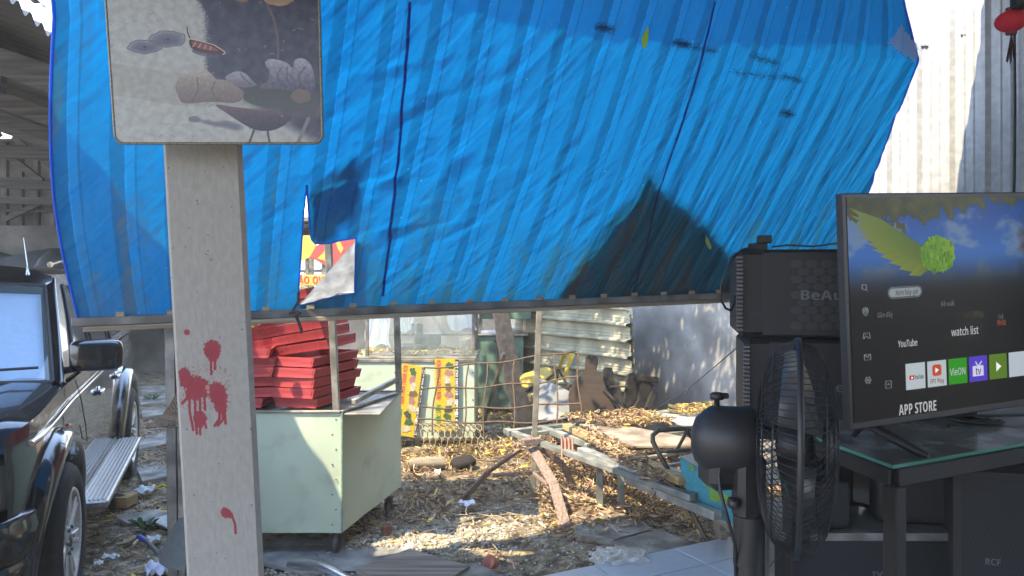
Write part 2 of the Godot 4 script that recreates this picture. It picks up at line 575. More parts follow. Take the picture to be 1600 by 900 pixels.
	for k in [[206, 520, 12, Color(0.4, 0.04, 0.04), "red box far behind the car, left of the blue box"], [224, 516, 30, Color(0.03, 0.06, 0.2), "dark blue box far behind the car"], [245, 512, 14, Color(0.65, 0.3, 0.03), "orange crate far behind the car, right of the blue box"]]:
		var c := pt(k[0], k[1] - 6, 15.0)
		var base_y: float = c.y + 0.1
		var s3 := S()
		bx(s3, Vector3(c.x, base_y / 2, c.z), Vector3(k[2] * 15.0 / F, base_y, 0.3), Basis(), 0.01)
		solo("storage_box", s3, M("box%d" % k[0], k[3], 0.6), k[4], "box")

# ---------- awning ----------
const BL := Vector3(-2.02, 1.45, -3.6)
const BR := Vector3(2.30, 1.553, -5.56)
var crumple := FastNoiseLite.new()
func awn(u: float, v: float) -> Vector3:
	var tl := Vector3(-1.52, 2.9, -2.51)
	var tr := Vector3(2.06, 3.33, -4.16)
	var p := BL.lerp(BR, u).lerp(tl.lerp(tr, u), v)
	p.x += 0.2 * v * sin(PI * pow(u, 1.4))
	var bulge := 0.24 * (v / 0.76 if v < 0.76 else (1.0 - v) / 0.24)
	p.x += bulge * pow(u, 7) - 0.06 * sin(PI * clampf(v * 1.3, 0, 1)) * pow(1.0 - u, 8)
	# cloth: n points up and away from the camera
	var nrm := Vector3(-0.331, 0.638, -0.697)
	var w := -0.05 * sin(PI * v) * sin(PI * u)
	var uu := u * (1.0 - 0.09 * v)
	w += 0.003 * sin(uu * TAU * 24.0 + 0.8)
	# drapes pulled down to the left, strongest at the lower right
	var lean := u * (1.0 - 0.13 * v) - 0.035 * v
	var patchy := crumple.get_noise_2d(lean * 260.0, v * 9.0)
	w += smoothstep(0.35, 0.75, u) * smoothstep(1.05, 0.2, v) * (0.010 * sin(lean * TAU * 19.0 + 3.0 * patchy) + 0.011 * crumple.get_noise_2d(lean * 900.0 + 50.0, v * 14.0))
	# short slanting creases along the foot
	var cr := u * 52.0 - v * 17.0 + 1.6 * crumple.get_noise_2d(u * 160.0, v * 50.0)
	w += 0.0035 * smoothstep(0.34, 0.03, v) * smoothstep(0.15, 0.3, u) * smoothstep(0.75, 0.5, u) * sin(cr * TAU) * (0.5 + crumple.get_noise_2d(u * 300.0, v * 80.0))
	# long folds rising to the right from the tear
	var fo := v * 7.0 - u * 13.0 + 0.9 * crumple.get_noise_2d(u * 60.0, v * 40.0)
	w += 0.019 * exp(-pow((u - 0.31) / 0.10, 2)) * exp(-pow((v - 0.42) / 0.27, 2)) * sin(fo * TAU) * (0.6 + crumple.get_noise_2d(u * 130.0, v * 90.0))
	var across := u - v * 0.34
	w += 0.007 * crumple.get_noise_2d(lean * 330.0, v * 30.0) + (0.0125 - 0.007 * smoothstep(0.45, 0.8, u)) * crumple.get_noise_2d(across * 330.0, (u * 0.5 + v) * 26.0) * (0.55 + 0.9 * crumple.get_noise_2d(u * 50.0 + 300.0, v * 30.0))
	w += 0.022 * crumple.get_noise_2d(u * 20.0 + 70.0, v * 13.0) + 0.0022 * crumple.get_noise_2d(across * 1100.0, (u * 0.5 + v) * 70.0) 
	w += 0.0025 * crumple.get_noise_2d(u * 620.0 + 9.0, v * 330.0)
	w *= smoothstep(0.0, 0.05, v) * 0.9 + 0.1
	return p + nrm * w
func to_px(p: Vector3) -> Vector2:
	return Vector2(800.0 + F * p.x / -p.z, HOR + F * (EYE - p.y) / -p.z)
# awning coordinates at a place seen in the photograph
func awn_uv(px: float, py: float) -> Vector2:
	var q := Vector2(0.5, 0.5)
	for i in 14:
		var c := to_px(awn(q.x, q.y))
		var du := (to_px(awn(q.x + 0.01, q.y)) - to_px(awn(q.x - 0.01, q.y))) / 0.02
		var dv := (to_px(awn(q.x, q.y + 0.01)) - to_px(awn(q.x, q.y - 0.01))) / 0.02
		var d := Vector2(px, py) - c
		var det := du.x * dv.y - du.y * dv.x
		q += Vector2(d.x * dv.y - d.y * dv.x, du.x * d.y - du.y * d.x) / det * 0.8
		q = q.clamp(Vector2(-0.05, -0.05), Vector2(1.05, 1.05))
	return q
const OUT := Vector3(-0.331, 0.638, -0.697)
func uvs(pts: Array) -> PackedVector2Array:
	var a := PackedVector2Array()
	for p in pts: a.append(awn_uv(p[0], p[1]))
	return a
# a patch of cloth or board that follows the awning, off metres outside it
func patch(outline: PackedVector2Array, off: float, step := 0.006) -> SurfaceTool:
	var lo := outline[0]
	var hi := outline[0]
	for p in outline: lo = lo.min(p); hi = hi.max(p)
	var st := S()
	var nu := int((hi.x - lo.x) / step) + 1
	var nv := int((hi.y - lo.y) / step * 0.6) + 1
	var f := func(u: float, v: float) -> Vector3:
		return awn(lerpf(lo.x, hi.x, u), lerpf(lo.y, hi.y, v)) + OUT * off
	var k := func(u: float, v: float) -> bool:
		return Geometry2D.is_point_in_polygon(Vector2(lerpf(lo.x, hi.x, u), lerpf(lo.y, hi.y, v)), outline)
	grid(st, nu, nv, f, k)
	return st
func awning_texture() -> ImageTexture:
	var w := 1500
	var h := 640
	var im := Image.create(w, h, false, Image.FORMAT_RGB8)
	var n := FastNoiseLite.new()
	n.frequency = 0.012; n.fractal_octaves = 5; n.seed = 3
	var n2 := FastNoiseLite.new()
	n2.frequency = 0.05; n2.fractal_octaves = 3; n2.seed = 31
	var sx := 1300.0 / w
	for y in h:
		var v := (y + 0.5) / h
		var yy := y * sx
		for x in w:
			var u := (x + 0.5) / w
			var xx := x * sx
			var a := fposmod(u * (1.0 - 0.09 * v) * 24.0, 1.0)
			var k := 0.97
			var band := a < 0.27
			if band: k = 0.69
			elif a < 0.29: k = 1.32          # white stitching
			elif a < 0.45: k = 1.08
			elif a < 0.49: k = 0.72
			elif a > 0.72 and a < 0.738: k = 1.06
			k *= 0.96 + 0.10 * n.get_noise_2d(xx, yy * 0.6) + 0.06 * n2.get_noise_2d(xx, yy)
			var c := Color(0.034, 0.225, 0.35) * k
			# brown dust and splashes, thickest along the foot and at the left end
			var d := clampf(n.get_noise_2d(xx * 1.6 + 300, yy * 0.3) * 2.0 + n2.get_noise_2d(xx * 2.0, yy * 0.5) * 0.9 + 0.8 - v * 3.8, 0, 1)
			d = maxf(d, clampf(n.get_noise_2d(xx * 2.4, yy * 0.2 + 90) * 3.0 - 0.1 - u * 5.0, 0, 1) * 0.8)
			c = c.lerp(Color(0.17, 0.145, 0.135), d * (0.82 if band else 0.5))
			im.set_pixel(x, y, Color(clampf(c.r, 0, 1), clampf(c.g, 0, 1), clampf(c.b, 0, 1)).linear_to_srgb())
	# grimy smears seen at the upper right
	for s in [[1062, 72, 1122, 80], [1055, 66, 1075, 70], [1145, 112, 1230, 122], [1175, 86, 1215, 100], [1222, 118, 1255, 128], [935, 42, 955, 46], [1220, 176, 1240, 180]]:
		var p0 := awn_uv(s[0], s[1])
		var p1 := awn_uv(s[2], s[3])
		for i in 420:
			var t := R(0, 1)
			var q := p0.lerp(p1, t) + Vector2(R(-1, 1) * 0.006, R(-1, 1) * R(0, 1) * 0.014)
			var xx := clampi(int(q.x * w), 3, w - 4)
			var yy := clampi(int(q.y * h), 1, h - 3)
			for dx in 4: im.set_pixel(xx + dx - 2, yy, im.get_pixel(xx + dx - 2, yy).lerp(Color(0.16, 0.17, 0.2), 0.22))
	# worn pinholes and scratches
	for i in 60:
		var xx := rng.randi_range(4, w - 5)
		var yy := rng.randi_range(4, h - 5)
		for k in rng.randi_range(1, 3): im.set_pixel(xx, yy + k, Color(0.75, 0.9, 1.0))
	return ImageTexture.create_from_image(im)

func cloth_mat(key: String, c: Color, back: Color) -> StandardMaterial3D:
	var m := M(key, c, 0.75, 0.0, "")
	m.backlight_enabled = true; m.backlight = back
	return m

func build_awning() -> void:
	crumple.seed = 5; crumple.frequency = 0.09; crumple.fractal_octaves = 3
	var o := thing("awning", "large translucent blue striped tarpaulin awning stretched over a long bar", "awning", Vector3(0, 1.5, -4.5))
	var hole := uvs([[479, 289], [485, 366], [487, 374], [493, 381], [505, 381], [530, 376], [557, 372], [554, 458], [520, 464], [470, 477], [466, 474], [468, 430], [474, 340]])
	var st := S()
	var keep := func(u: float, v: float) -> bool:
		return not (u > 0.15 and u < 0.35 and v < 0.4 and Geometry2D.is_point_in_polygon(Vector2(u, v), hole))
	grid(st, 620, 330, awn, keep)
	var m := cloth_mat("blue_tarpaulin", Color.WHITE, Color(0.1, 0.80, 1.0))
	m.albedo_texture = awning_texture()
	m.texture_repeat = false
	m.heightmap_enabled = false
	obj("cloth", st, m, o)
	var navy := cloth_mat("navy_seam", Color(0.012, 0.02, 0.09), Color(0.1, 0.3, 0.6))
	for s in [[[640, 2], [622, 250], [598, 462]], [[1117, 2], [1072, 170], [1028, 300], [990, 455]]]:
		st = S()
		var a := []
		for p in s: a.append(awn_uv(p[0], p[1]))
		var path := []
		for i in a.size() - 1:
			for k in 30: path.append(a[i].lerp(a[i + 1], k / 30.0))
		path.append(a[-1])
		for i in path.size() - 1:
			var p: Vector2 = path[i]
			var q: Vector2 = path[i + 1]
			var e := Vector2(0.0015, 0)
			quad(st, awn(p.x - e.x, p.y) - OUT * 0.005, awn(p.x + e.x, p.y) - OUT * 0.005, awn(q.x + e.x, q.y) - OUT * 0.005, awn(q.x - e.x, q.y) - OUT * 0.005)
		obj("seam", st, navy, o)
	# cord round the edges
	st = S()
	var edge := []
	for i in 120: edge.append(awn(0.0, 1.0 - i / 119.0))
	tube(st, edge, 0.006, 6)
	obj("hem", st, cloth_mat("hem_cloth", Color(0.05, 0.16, 0.5), Color(0.2, 0.6, 1.0)), o)
	st = S()
	edge = []
	for i in 120: edge.append(awn(1.0, 1.0 - i / 119.0))
	tube(st, edge, 0.006, 6)
	obj("hem", st, mats["hem_cloth"], o)
	st = S()
	edge = []
	for i in hole.size() + 1:
		var p := hole[i % hole.size()]
		var q := hole[(i + 1) % hole.size()]
		for k in 8:
			var r := p.lerp(q, k / 8.0)
			edge.append(awn(r.x, r.y))
	tube(st, edge, 0.004, 5)
	obj("hem", st, cloth_mat("hem_cloth", Color(0.05, 0.16, 0.5), Color(0.2, 0.6, 1.0)), o)
	# the torn tongue, folded back outside
	obj("folded_flap", patch(uvs([[484, 296], [520, 268], [556, 236], [560, 300], [552, 338], [526, 352], [519, 372], [494, 380], [486, 372]]), 0.018, 0.003), m, o)
	# the white lining turned towards the camera
	st = S()
	var t0 := pt(558, 373, 3.84)
	var t1 := pt(467, 477, 4.01)
	var t2 := pt(553, 455, 4.10)
	var lin := func(u: float, v: float) -> Vector3:
		var e := t0.lerp(t1, u)
		var r := t0.lerp(t2, minf(u * 1.9, 1.0)) if u < 0.53 else t2.lerp(t1, (u - 0.53) / 0.47)
		var rag := 1.0 - 0.12 * absf(sin(u * 17.0)) * smoothstep(0.4, 0.6, u) * smoothstep(1.0, 0.8, u)
		return e.lerp(r, v * rag) + Vector3(0, 0, 0.012 * sin(v * 5.0) - 0.03 * v)
	grid(st, 40, 10, lin)
	var white := cloth_mat("white_lining", Color(0.62, 0.6, 0.55), Color(1, 1, 1))
	white.albedo_texture = tex.stain; white.uv1_triplanar = true; white.uv1_scale = Vector3.ONE * 3.0
	var fl := obj("turned_corner", st, white, o)
	fl.set_meta("label", "white underside of the torn corner folded towards the viewer")
	# reinforced corner at the right
	var patch_node := obj("corner_patch", patch(uvs([[1408, 38], [1432, 70], [1428, 96], [1386, 66]]), -0.006, 0.004), cloth_mat("pale_patch", Color(0.6, 0.66, 0.7), Color(0.9, 0.95, 1.0)), o)
	patch_node.set_meta("label", "pale square patch at the right corner")
	# added sheet outside the awning, its outline cut to cast the peaked shadow
	solo("added_shadow_sheet", patch(uvs([[1009, 264], [1038, 297], [1080, 327], [1106, 353], [1140, 393], [1176, 452], [1146, 461], [1026, 465], [866, 468], [864, 462], [918, 393], [953, 336], [978, 317], [996, 301]]), 0.03, 0.0016), M("grey_board", Color(0.16, 0.15, 0.14), 0.9, 0.0, "wood", 1.0), "added peaked sheet outside the awning, casting the dark shadow near the speakers", "board")
	st = S()
	edge = []
	for i in 60: edge.append(awn(i / 59.0, 1.0))
	tube(st, edge, 0.018, 8)
	obj("top_rail", st, M("dull_steel", Color(0.3, 0.3, 0.29), 0.55, 0.4, "stain", 1.6), o)
	for i in 6:
		st = S()
		var hp := awn(0.04 + i * 0.18, 1.0)
		tube(st, [hp, hp + Vector3(0.01, 0.25, 0.06), hp + Vector3(0.02, 0.62, 0.22)], 0.006, 6)
		obj("hanger", st, M("grey_rope", Color(0.09, 0.08, 0.08), 0.9, 0.0, "speck", 9.0), o)
	# long bar: grey tube with a wooden batten under it
	var b := thing("awning_bar", "long weathered bar of wood and steel along the foot of the awning", "bar", (BL + BR) * 0.5)
	var dir := (BR - BL).normalized()
	st = S()
	beam(st, BL - dir * 0.02 + Vector3(0, -0.018, 0.01), BR + dir * 0.1 + Vector3(0, -0.018, 0.01), 0.035, 0.042)
	obj("steel_tube", st, M("dull_steel", Color(0.3, 0.3, 0.29), 0.55, 0.4, "stain", 1.6), b)
	st = S()
	beam(st, BL + dir * 0.03 + Vector3(0, -0.052, 0.016), BR + dir * 0.1 + Vector3(0, -0.052, 0.016), 0.045, 0.024)
	obj("wooden_batten", st, M("weathered_wood", Color(0.5, 0.42, 0.31), 0.85, 0.0, "wood", 1.4), b)
	for i in 21:
		st = S()
		var c := BL.lerp(BR, 0.04 + i * 0.0465)
		beam(st, c + Vector3(-0.02, 0.012, 0.032), c + Vector3(0.02, 0.013, 0.03), 0.006, 0.022)
		obj("clip", st, M("weathered_wood", Color.WHITE, 0.8), b)
	# rope tie at the slit
	st = S()
	var k0 := pt(466, 462, 3.95)
	tube(st, [k0 + Vector3(0, 0.03, 0), k0 + Vector3(0.01, -0.03, 0.03), k0 + Vector3(-0.012, -0.07, 0.05), k0 + Vector3(0.0, -0.085, 0.05)], 0.008, 7)
	tube(st, [k0 + Vector3(-0.03, -0.088, 0.05), k0 + Vector3(-0.005, -0.078, 0.062), k0 + Vector3(0.022, -0.09, 0.05), k0 + Vector3(0.0, -0.1, 0.05), k0 + Vector3(0.015, -0.13, 0.05), k0 + Vector3(0.028, -0.17, 0.05), k0 + Vector3(0.03, -0.19, 0.05)], [0.006, 0.011, 0.011, 0.011, 0.007, 0.009, 0.004], 7)
	solo("rope_tie", st, M("grey_rope", Color(0.09, 0.08, 0.08), 0.9, 0.0, "speck", 9.0), "knotted dark rope tie hanging from the bar under the tear", "rope")
	# leaves on the awning
	for k in [[1006, 56, 0.2, 0.105, "bright yellow leaf lying on the blue awning near its top"], [1104, 376, -0.5, 0.1, "pale green leaf caught on the awning at the dark shape's edge"]]:
		var q := awn_uv(k[0], k[1])
		var c := awn(q.x, q.y) - OUT * 0.012
		st = S()
		var x := Vector3(cos(k[2]), 0.0, -0.4).normalized()
		var y := (Vector3.UP + Vector3(k[2] * 0.8, 0, 0.3)).normalized()
		var lf := func(u: float, v: float) -> Vector3:
			var ww := sin(PI * pow(v, 0.8)) * 0.017
			return c + y * ((v - 0.5) * k[3]) + x * ((u - 0.5) * 2.0 * ww) - OUT * (0.01 * absf(u - 0.5) + 0.004 * sin(v * 9.0))
		grid(st, 4, 10, lf)
		solo("fallen_leaf", st, cloth_mat("yellow_leaf" if k[2] > 0 else "green_leaf", Color(0.62, 0.62, 0.06) if k[2] > 0 else Color(0.4, 0.5, 0.2), Color(1, 1, 0.3)), k[4], "leaf")
	# post holding the left end
	st = S()
	var pb := Vector3(-1.675, 0, -3.85)
	beam(st, pb, pb + Vector3(-0.02, 1.42, 0), 0.05, 0.05, Vector3.BACK)
	beam(st, pb + Vector3(0.045, 0, 0.01), pb + Vector3(0.03, 1.4, 0.01), 0.03, 0.04, Vector3.BACK)
	solo("awning_post", st, M("dull_steel", Color.WHITE, 0.5), "grey upright post under the left end of the bar, beside the pole", "post")

# ---------- pole and board ----------
func pole_texture() -> ImageTexture:
	var im := Image.create(256, 1024, false, Image.FORMAT_RGB8)
	var n := FastNoiseLite.new()
	n.frequency = 0.02; n.fractal_octaves = 5
	# 120 x 680 photo pixels from row 222 to 902
	for y in 1024:
		for x in 256:
			var k := 0.25 + 0.035 * n.get_noise_2d(x * 2, y * 1.4) + 0.02 * n.get_noise_2d(x * 14, y * 10)
			im.set_pixel(x, y, Color(k, k * 0.97, k * 0.88).linear_to_srgb())
	var dot := func(px: float, py: float, r: float, c: Color, a: float) -> void:
		var cx := (px - (252 + (py - 222) * 0.055)) / 124.0 * 256.0
		var cy := (py - 222) / 680.0 * 1024.0
		var rr := r * 1.6
		for yy in range(maxi(0, int(cy - rr * 1.4)), mini(1024, int(cy + rr * 1.4) + 1)):
			for xx in range(maxi(0, int(cx - rr * 1.4)), mini(256, int(cx + rr * 1.4) + 1)):
				var dd := Vector2((xx - cx) / 1.32, (yy - cy) / 0.97).length() / rr
				var t := smoothstep(1.0, 0.86, dd + 0.25 * n.get_noise_2d(xx * 5, yy * 5)) * a
				if t > 0.0: im.set_pixel(xx, yy, im.get_pixel(xx, yy).lerp(c, t))
	var red := Color(0.21, 0.03, 0.04).linear_to_srgb()
	var drip := func(pts: Array, r: float) -> void:
		for i in pts.size() - 1:
			for k in 40:
				var q := Vector2(pts[i][0], pts[i][1]).lerp(Vector2(pts[i + 1][0], pts[i + 1][1]), k / 40.0)
				dot.call(q.x, q.y, r, red, 0.9)
	for b in [[333, 545, 14.5], [333, 552, 12], [288, 584, 10], [292, 596, 12], [305, 600, 15], [316, 606, 15], [303, 612, 14], [340, 612, 16], [344, 622, 14], [346, 635, 11], [313, 652, 11], [312, 660, 9], [354, 801, 8.5], [360, 804, 6], [292, 519, 5]]:
		dot.call(b[0], b[1], b[2], red, 0.93)
	for i in 420:   # overspray
		dot.call(R(278, 362), R(572, 640), R(0.5, 1.2), red, 0.4)
	for d in [[[331, 555], [331, 585]], [[337, 553], [337, 577]], [[283, 588], [283, 602]], [[294, 610], [292, 622], [284, 630]], [[296, 618], [296, 642], [302, 672]], [[305, 618], [305, 650], [308, 678]], [[313, 618], [313, 680]], [[320, 615], [321, 640]], [[319, 655], [323, 668]], [[345, 640], [344, 655], [336, 665]], [[349, 638], [350, 655], [341, 665]], [[352, 630], [354, 662]], [[363, 803], [369, 818], [370, 833]]]:
		drip.call(d, 2.2)
	for b in [[314, 574, 2.0], [303, 588, 1.6], [325, 605, 4.0], [326, 612, 3.0]]:
		dot.call(b[0], b[1], b[2], Color(0.66, 0.6, 0.52), 0.55)
	for i in 60: dot.call(R(256, 400), R(225, 900), R(0.5, 1.7), Color(0.3, 0.29, 0.27), 0.7)
	for b in [[307, 292, 5], [335, 296, 4], [305, 440, 5], [330, 418, 5], [345, 505, 5], [322, 480, 4]]:
		dot.call(b[0], b[1], b[2] * 1.5, Color(0.5, 0.49, 0.46), 0.4)
	return ImageTexture.create_from_image(im)

func sign_texture() -> ImageTexture:
	# covers photo columns 160 to 505 and rows -180 to 226
	var w := 690
	var h := 812
	var im := Image.create(w, h, false, Image.FORMAT_RGB8)
	var n := FastNoiseLite.new()
	n.frequency = 0.03; n.fractal_octaves = 4; n.seed = 2
	var ink := Color(0.17, 0.17, 0.225)
	for y in h:
		for x in w:
			var px := 160.0 + x * 0.5
			var py := -180.0 + y * 0.5
			var c := Color(0.60, 0.61, 0.59).lerp(Color(0.54, 0.545, 0.53), n.get_noise_2d(x, y) + 0.5)
			var e := 318.0 + 8.0 * n.get_noise_2d(x * 3, y * 6) - maxf(0, 60 - py) * 0.02 - smoothstep(30.0, -40.0, py) * 30.0
			var t := smoothstep(e - 2, e + 10, px) * smoothstep(130.0, 105.0, py - (px - 320.0) * 0.6)
			c = c.lerp(ink.lerp(Color(0.25, 0.25, 0.3), n.get_noise_2d(x * 0.7, y * 0.7) + 0.5), t * 0.95)
			im.set_pixel(x, y, c)
	var shape := func(pts: Array, c: Color, c2: Color, edge: float) -> void:
		var p := PackedVector2Array()
		for q in pts: p.append(Vector2((q[0] - 160) * 2.0, (q[1] + 180) * 2.0))
		if p.size() < 30:
			for it in 3:
				var r := PackedVector2Array()
				for i in p.size():
					r.append(p[i].lerp(p[(i + 1) % p.size()], 0.22)); r.append(p[i].lerp(p[(i + 1) % p.size()], 0.78))
				p = r
		var lo := p[0]
		var hi := p[0]
		for q in p: lo = lo.min(q); hi = hi.max(q)
		for y in range(maxi(0, int(lo.y)), mini(h, int(hi.y) + 1)):
			for x in range(maxi(0, int(lo.x)), mini(w, int(hi.x) + 1)):
				if not Geometry2D.is_point_in_polygon(Vector2(x, y), p): continue
				var t := (y - lo.y) / maxf(1.0, hi.y - lo.y)
				im.set_pixel(x, y, im.get_pixel(x, y).lerp(c.lerp(c2, clampf(t + 0.25 * n.get_noise_2d(x * 2, y * 2), 0, 1)), edge))
	var line := func(pts: Array, r: float, c: Color) -> void:
		for i in pts.size() - 1:
			for k in 60:
				var q := Vector2(pts[i][0], pts[i][1]).lerp(Vector2(pts[i + 1][0], pts[i + 1][1]), k / 60.0)
				var cx := (q.x - 160) * 2.0
				var cy := (q.y + 180) * 2.0
				for yy in range(int(cy - r), int(cy + r) + 1):
					for xx in range(int(cx - r), int(cx + r) + 1):
						if xx >= 0 and yy >= 0 and xx < w and yy < h: im.set_pixel(xx, yy, im.get_pixel(xx, yy).lerp(c, 0.8))
	var ell := func(cx: float, cy: float, rx: float, ry: float, wob := 0.0) -> Array:
		var a := []
		for k in 48:
			var t := TAU * k / 48.0
			var r := 1.0 + wob * sin(t * 5.0 + cx) + wob * 0.6 * sin(t * 9.0)
			a.append([cx + rx * r * cos(t), cy + ry * r * sin(t)])
		return a
	# two floating leaves
	for b in [[226, 73, 26, 10.5], [262, 61, 28, 12.5]]:
		for k in 7:
			var s := 1.0 - k * 0.13
			shape.call(ell.call(b[0], b[1], b[2] * s, b[3] * s, 0.05), Color(0.34, 0.34, 0.40), Color(0.26, 0.26, 0.33), 0.38)
		var rim: Array = ell.call(b[0], b[1], b[2], b[3], 0.05)
		line.call(rim + [rim[0]], 0.6, Color(0.3, 0.3, 0.34))
		shape.call(ell.call(b[0], b[1], 3, 1.3), Color(0.12, 0.12, 0.16), Color(0.12, 0.12, 0.16), 0.8)
	# boat
	shape.call([[300, 76], [345, 84], [342, 90], [318, 88], [300, 82]], Color(0.18, 0.17, 0.22), Color(0.3, 0.3, 0.36), 0.7)
	shape.call([[294, 60], [312, 64], [334, 70], [350, 80], [344, 84], [322, 83], [306, 80], [297, 74]], Color(0.17, 0.09, 0.08), Color(0.30, 0.16, 0.13), 1.0)
	shape.call([[297, 62], [314, 66], [332, 72], [344, 80], [322, 78], [303, 73]], Color(0.36, 0.22, 0.19), Color(0.47, 0.29, 0.25), 1.0)
	for k in 4: line.call([[306 + k * 8, 66 + k * 2.2], [301 + k * 9, 73 + k * 1.6]], 0.8, Color(0.68, 0.52, 0.45))
	line.call([[294, 60], [312, 64], [334, 70], [350, 80], [352, 83], [348, 85]], 0.8, Color(0.72, 0.6, 0.54))
	line.call([[297, 60], [293, 50], [292, 42]], 0.9, Color(0.12, 0.1, 0.1))
	# lotus leaves, stems and pods
	line.call([[418, 8], [428, 30], [434, 60], [435, 92]], 3.0, Color(0.34, 0.30, 0.31))
	shape.call(ell.call(435, -4, 24, 13, 0.03), Color(0.45, 0.37, 0.30), Color(0.56, 0.46, 0.36), 1.0)
	shape.call(ell.call(378, -6, 14, 9, 0.03), Color(0.46, 0.34, 0.28), Color(0.5, 0.38, 0.3), 0.9)
	shape.call([[272, 135], [280, 118], [296, 114], [306, 107], [320, 108], [332, 116], [336, 124], [352, 124], [368, 132], [384, 146], [372, 162], [330, 158], [284, 163], [278, 150]], Color(0.60, 0.57, 0.53), Color(0.36, 0.31, 0.32), 0.95)
	shape.call([[350, 122], [356, 116], [370, 110], [384, 114], [396, 128], [404, 133], [380, 138], [362, 130]], Color(0.55, 0.54, 0.56), Color(0.36, 0.34, 0.4), 0.95)
	shape.call([[412, 98], [420, 91], [434, 93], [448, 97], [458, 108], [459, 92], [474, 90], [486, 100], [492, 120], [493, 152], [440, 142], [400, 138], [420, 126], [422, 110]], Color(0.58, 0.57, 0.60), Color(0.22, 0.21, 0.28), 0.95)
	shape.call([[380, 140], [430, 138], [492, 148], [492, 168], [430, 170], [380, 160]], Color(0.13, 0.19, 0.20), Color(0.20, 0.25, 0.27), 0.9)
	for k in [[[440, 140], [433, 118], [441, 104]], [[455, 138], [448, 120], [449, 104]], [[472, 140], [466, 118], [478, 104]], [[300, 160], [310, 140], [308, 120]], [[340, 158], [330, 140], [336, 128]], [[392, 132], [380, 122], [376, 114]]]:
		line.call(k, 0.6, Color(0.28, 0.26, 0.28))
	shape.call([[330, 161], [372, 168], [420, 172], [460, 178], [450, 192], [432, 202], [416, 205], [398, 203], [380, 194], [356, 178]], Color(0.36, 0.29, 0.33), Color(0.15, 0.13, 0.19), 0.95)
	for k in 7: line.call([[372 + k * 13, 172 + k * 0.6], [392 + k * 6, 202]], 0.5, Color(0.24, 0.2, 0.25))
	shape.call(ell.call(470, 150, 16, 11, 0.04), Color(0.42, 0.35, 0.32), Color(0.38, 0.31, 0.3), 0.85)
	line.call([[397, 203], [390, 222]], 2.5, Color(0.28, 0.23, 0.25))
	line.call([[418, 205], [421, 222]], 2.5, Color(0.28, 0.23, 0.25))
	line.call([[482, 185], [466, 222]], 4.0, Color(0.42, 0.40, 0.42))
	# ink stroke
	for k in 90:
		var t := k / 90.0
		shape.call(ell.call(298 + t * 76 + R(-3, 3), 186 + t * 12 + R(-3, 3) * (0.5 + t), 6.0 * (0.4 + t), 3.2 * (0.5 + t)), Color(0.35, 0.34, 0.40), Color(0.35, 0.34, 0.40), 0.16)
	shape.call(ell.call(303, 186, 9, 5, 0.06), Color(0.32, 0.31, 0.36), Color(0.34, 0.33, 0.38), 0.7)
	# scuffs
	for k in 60:
		var x := R(165, 500)
		var y := R(-60, 220)
		line.call([[x, y], [x + R(-8, 8), y + R(-3, 5)]], 0.4, Color(0.45, 0.45, 0.44))
	return ImageTexture.create_from_image(im)

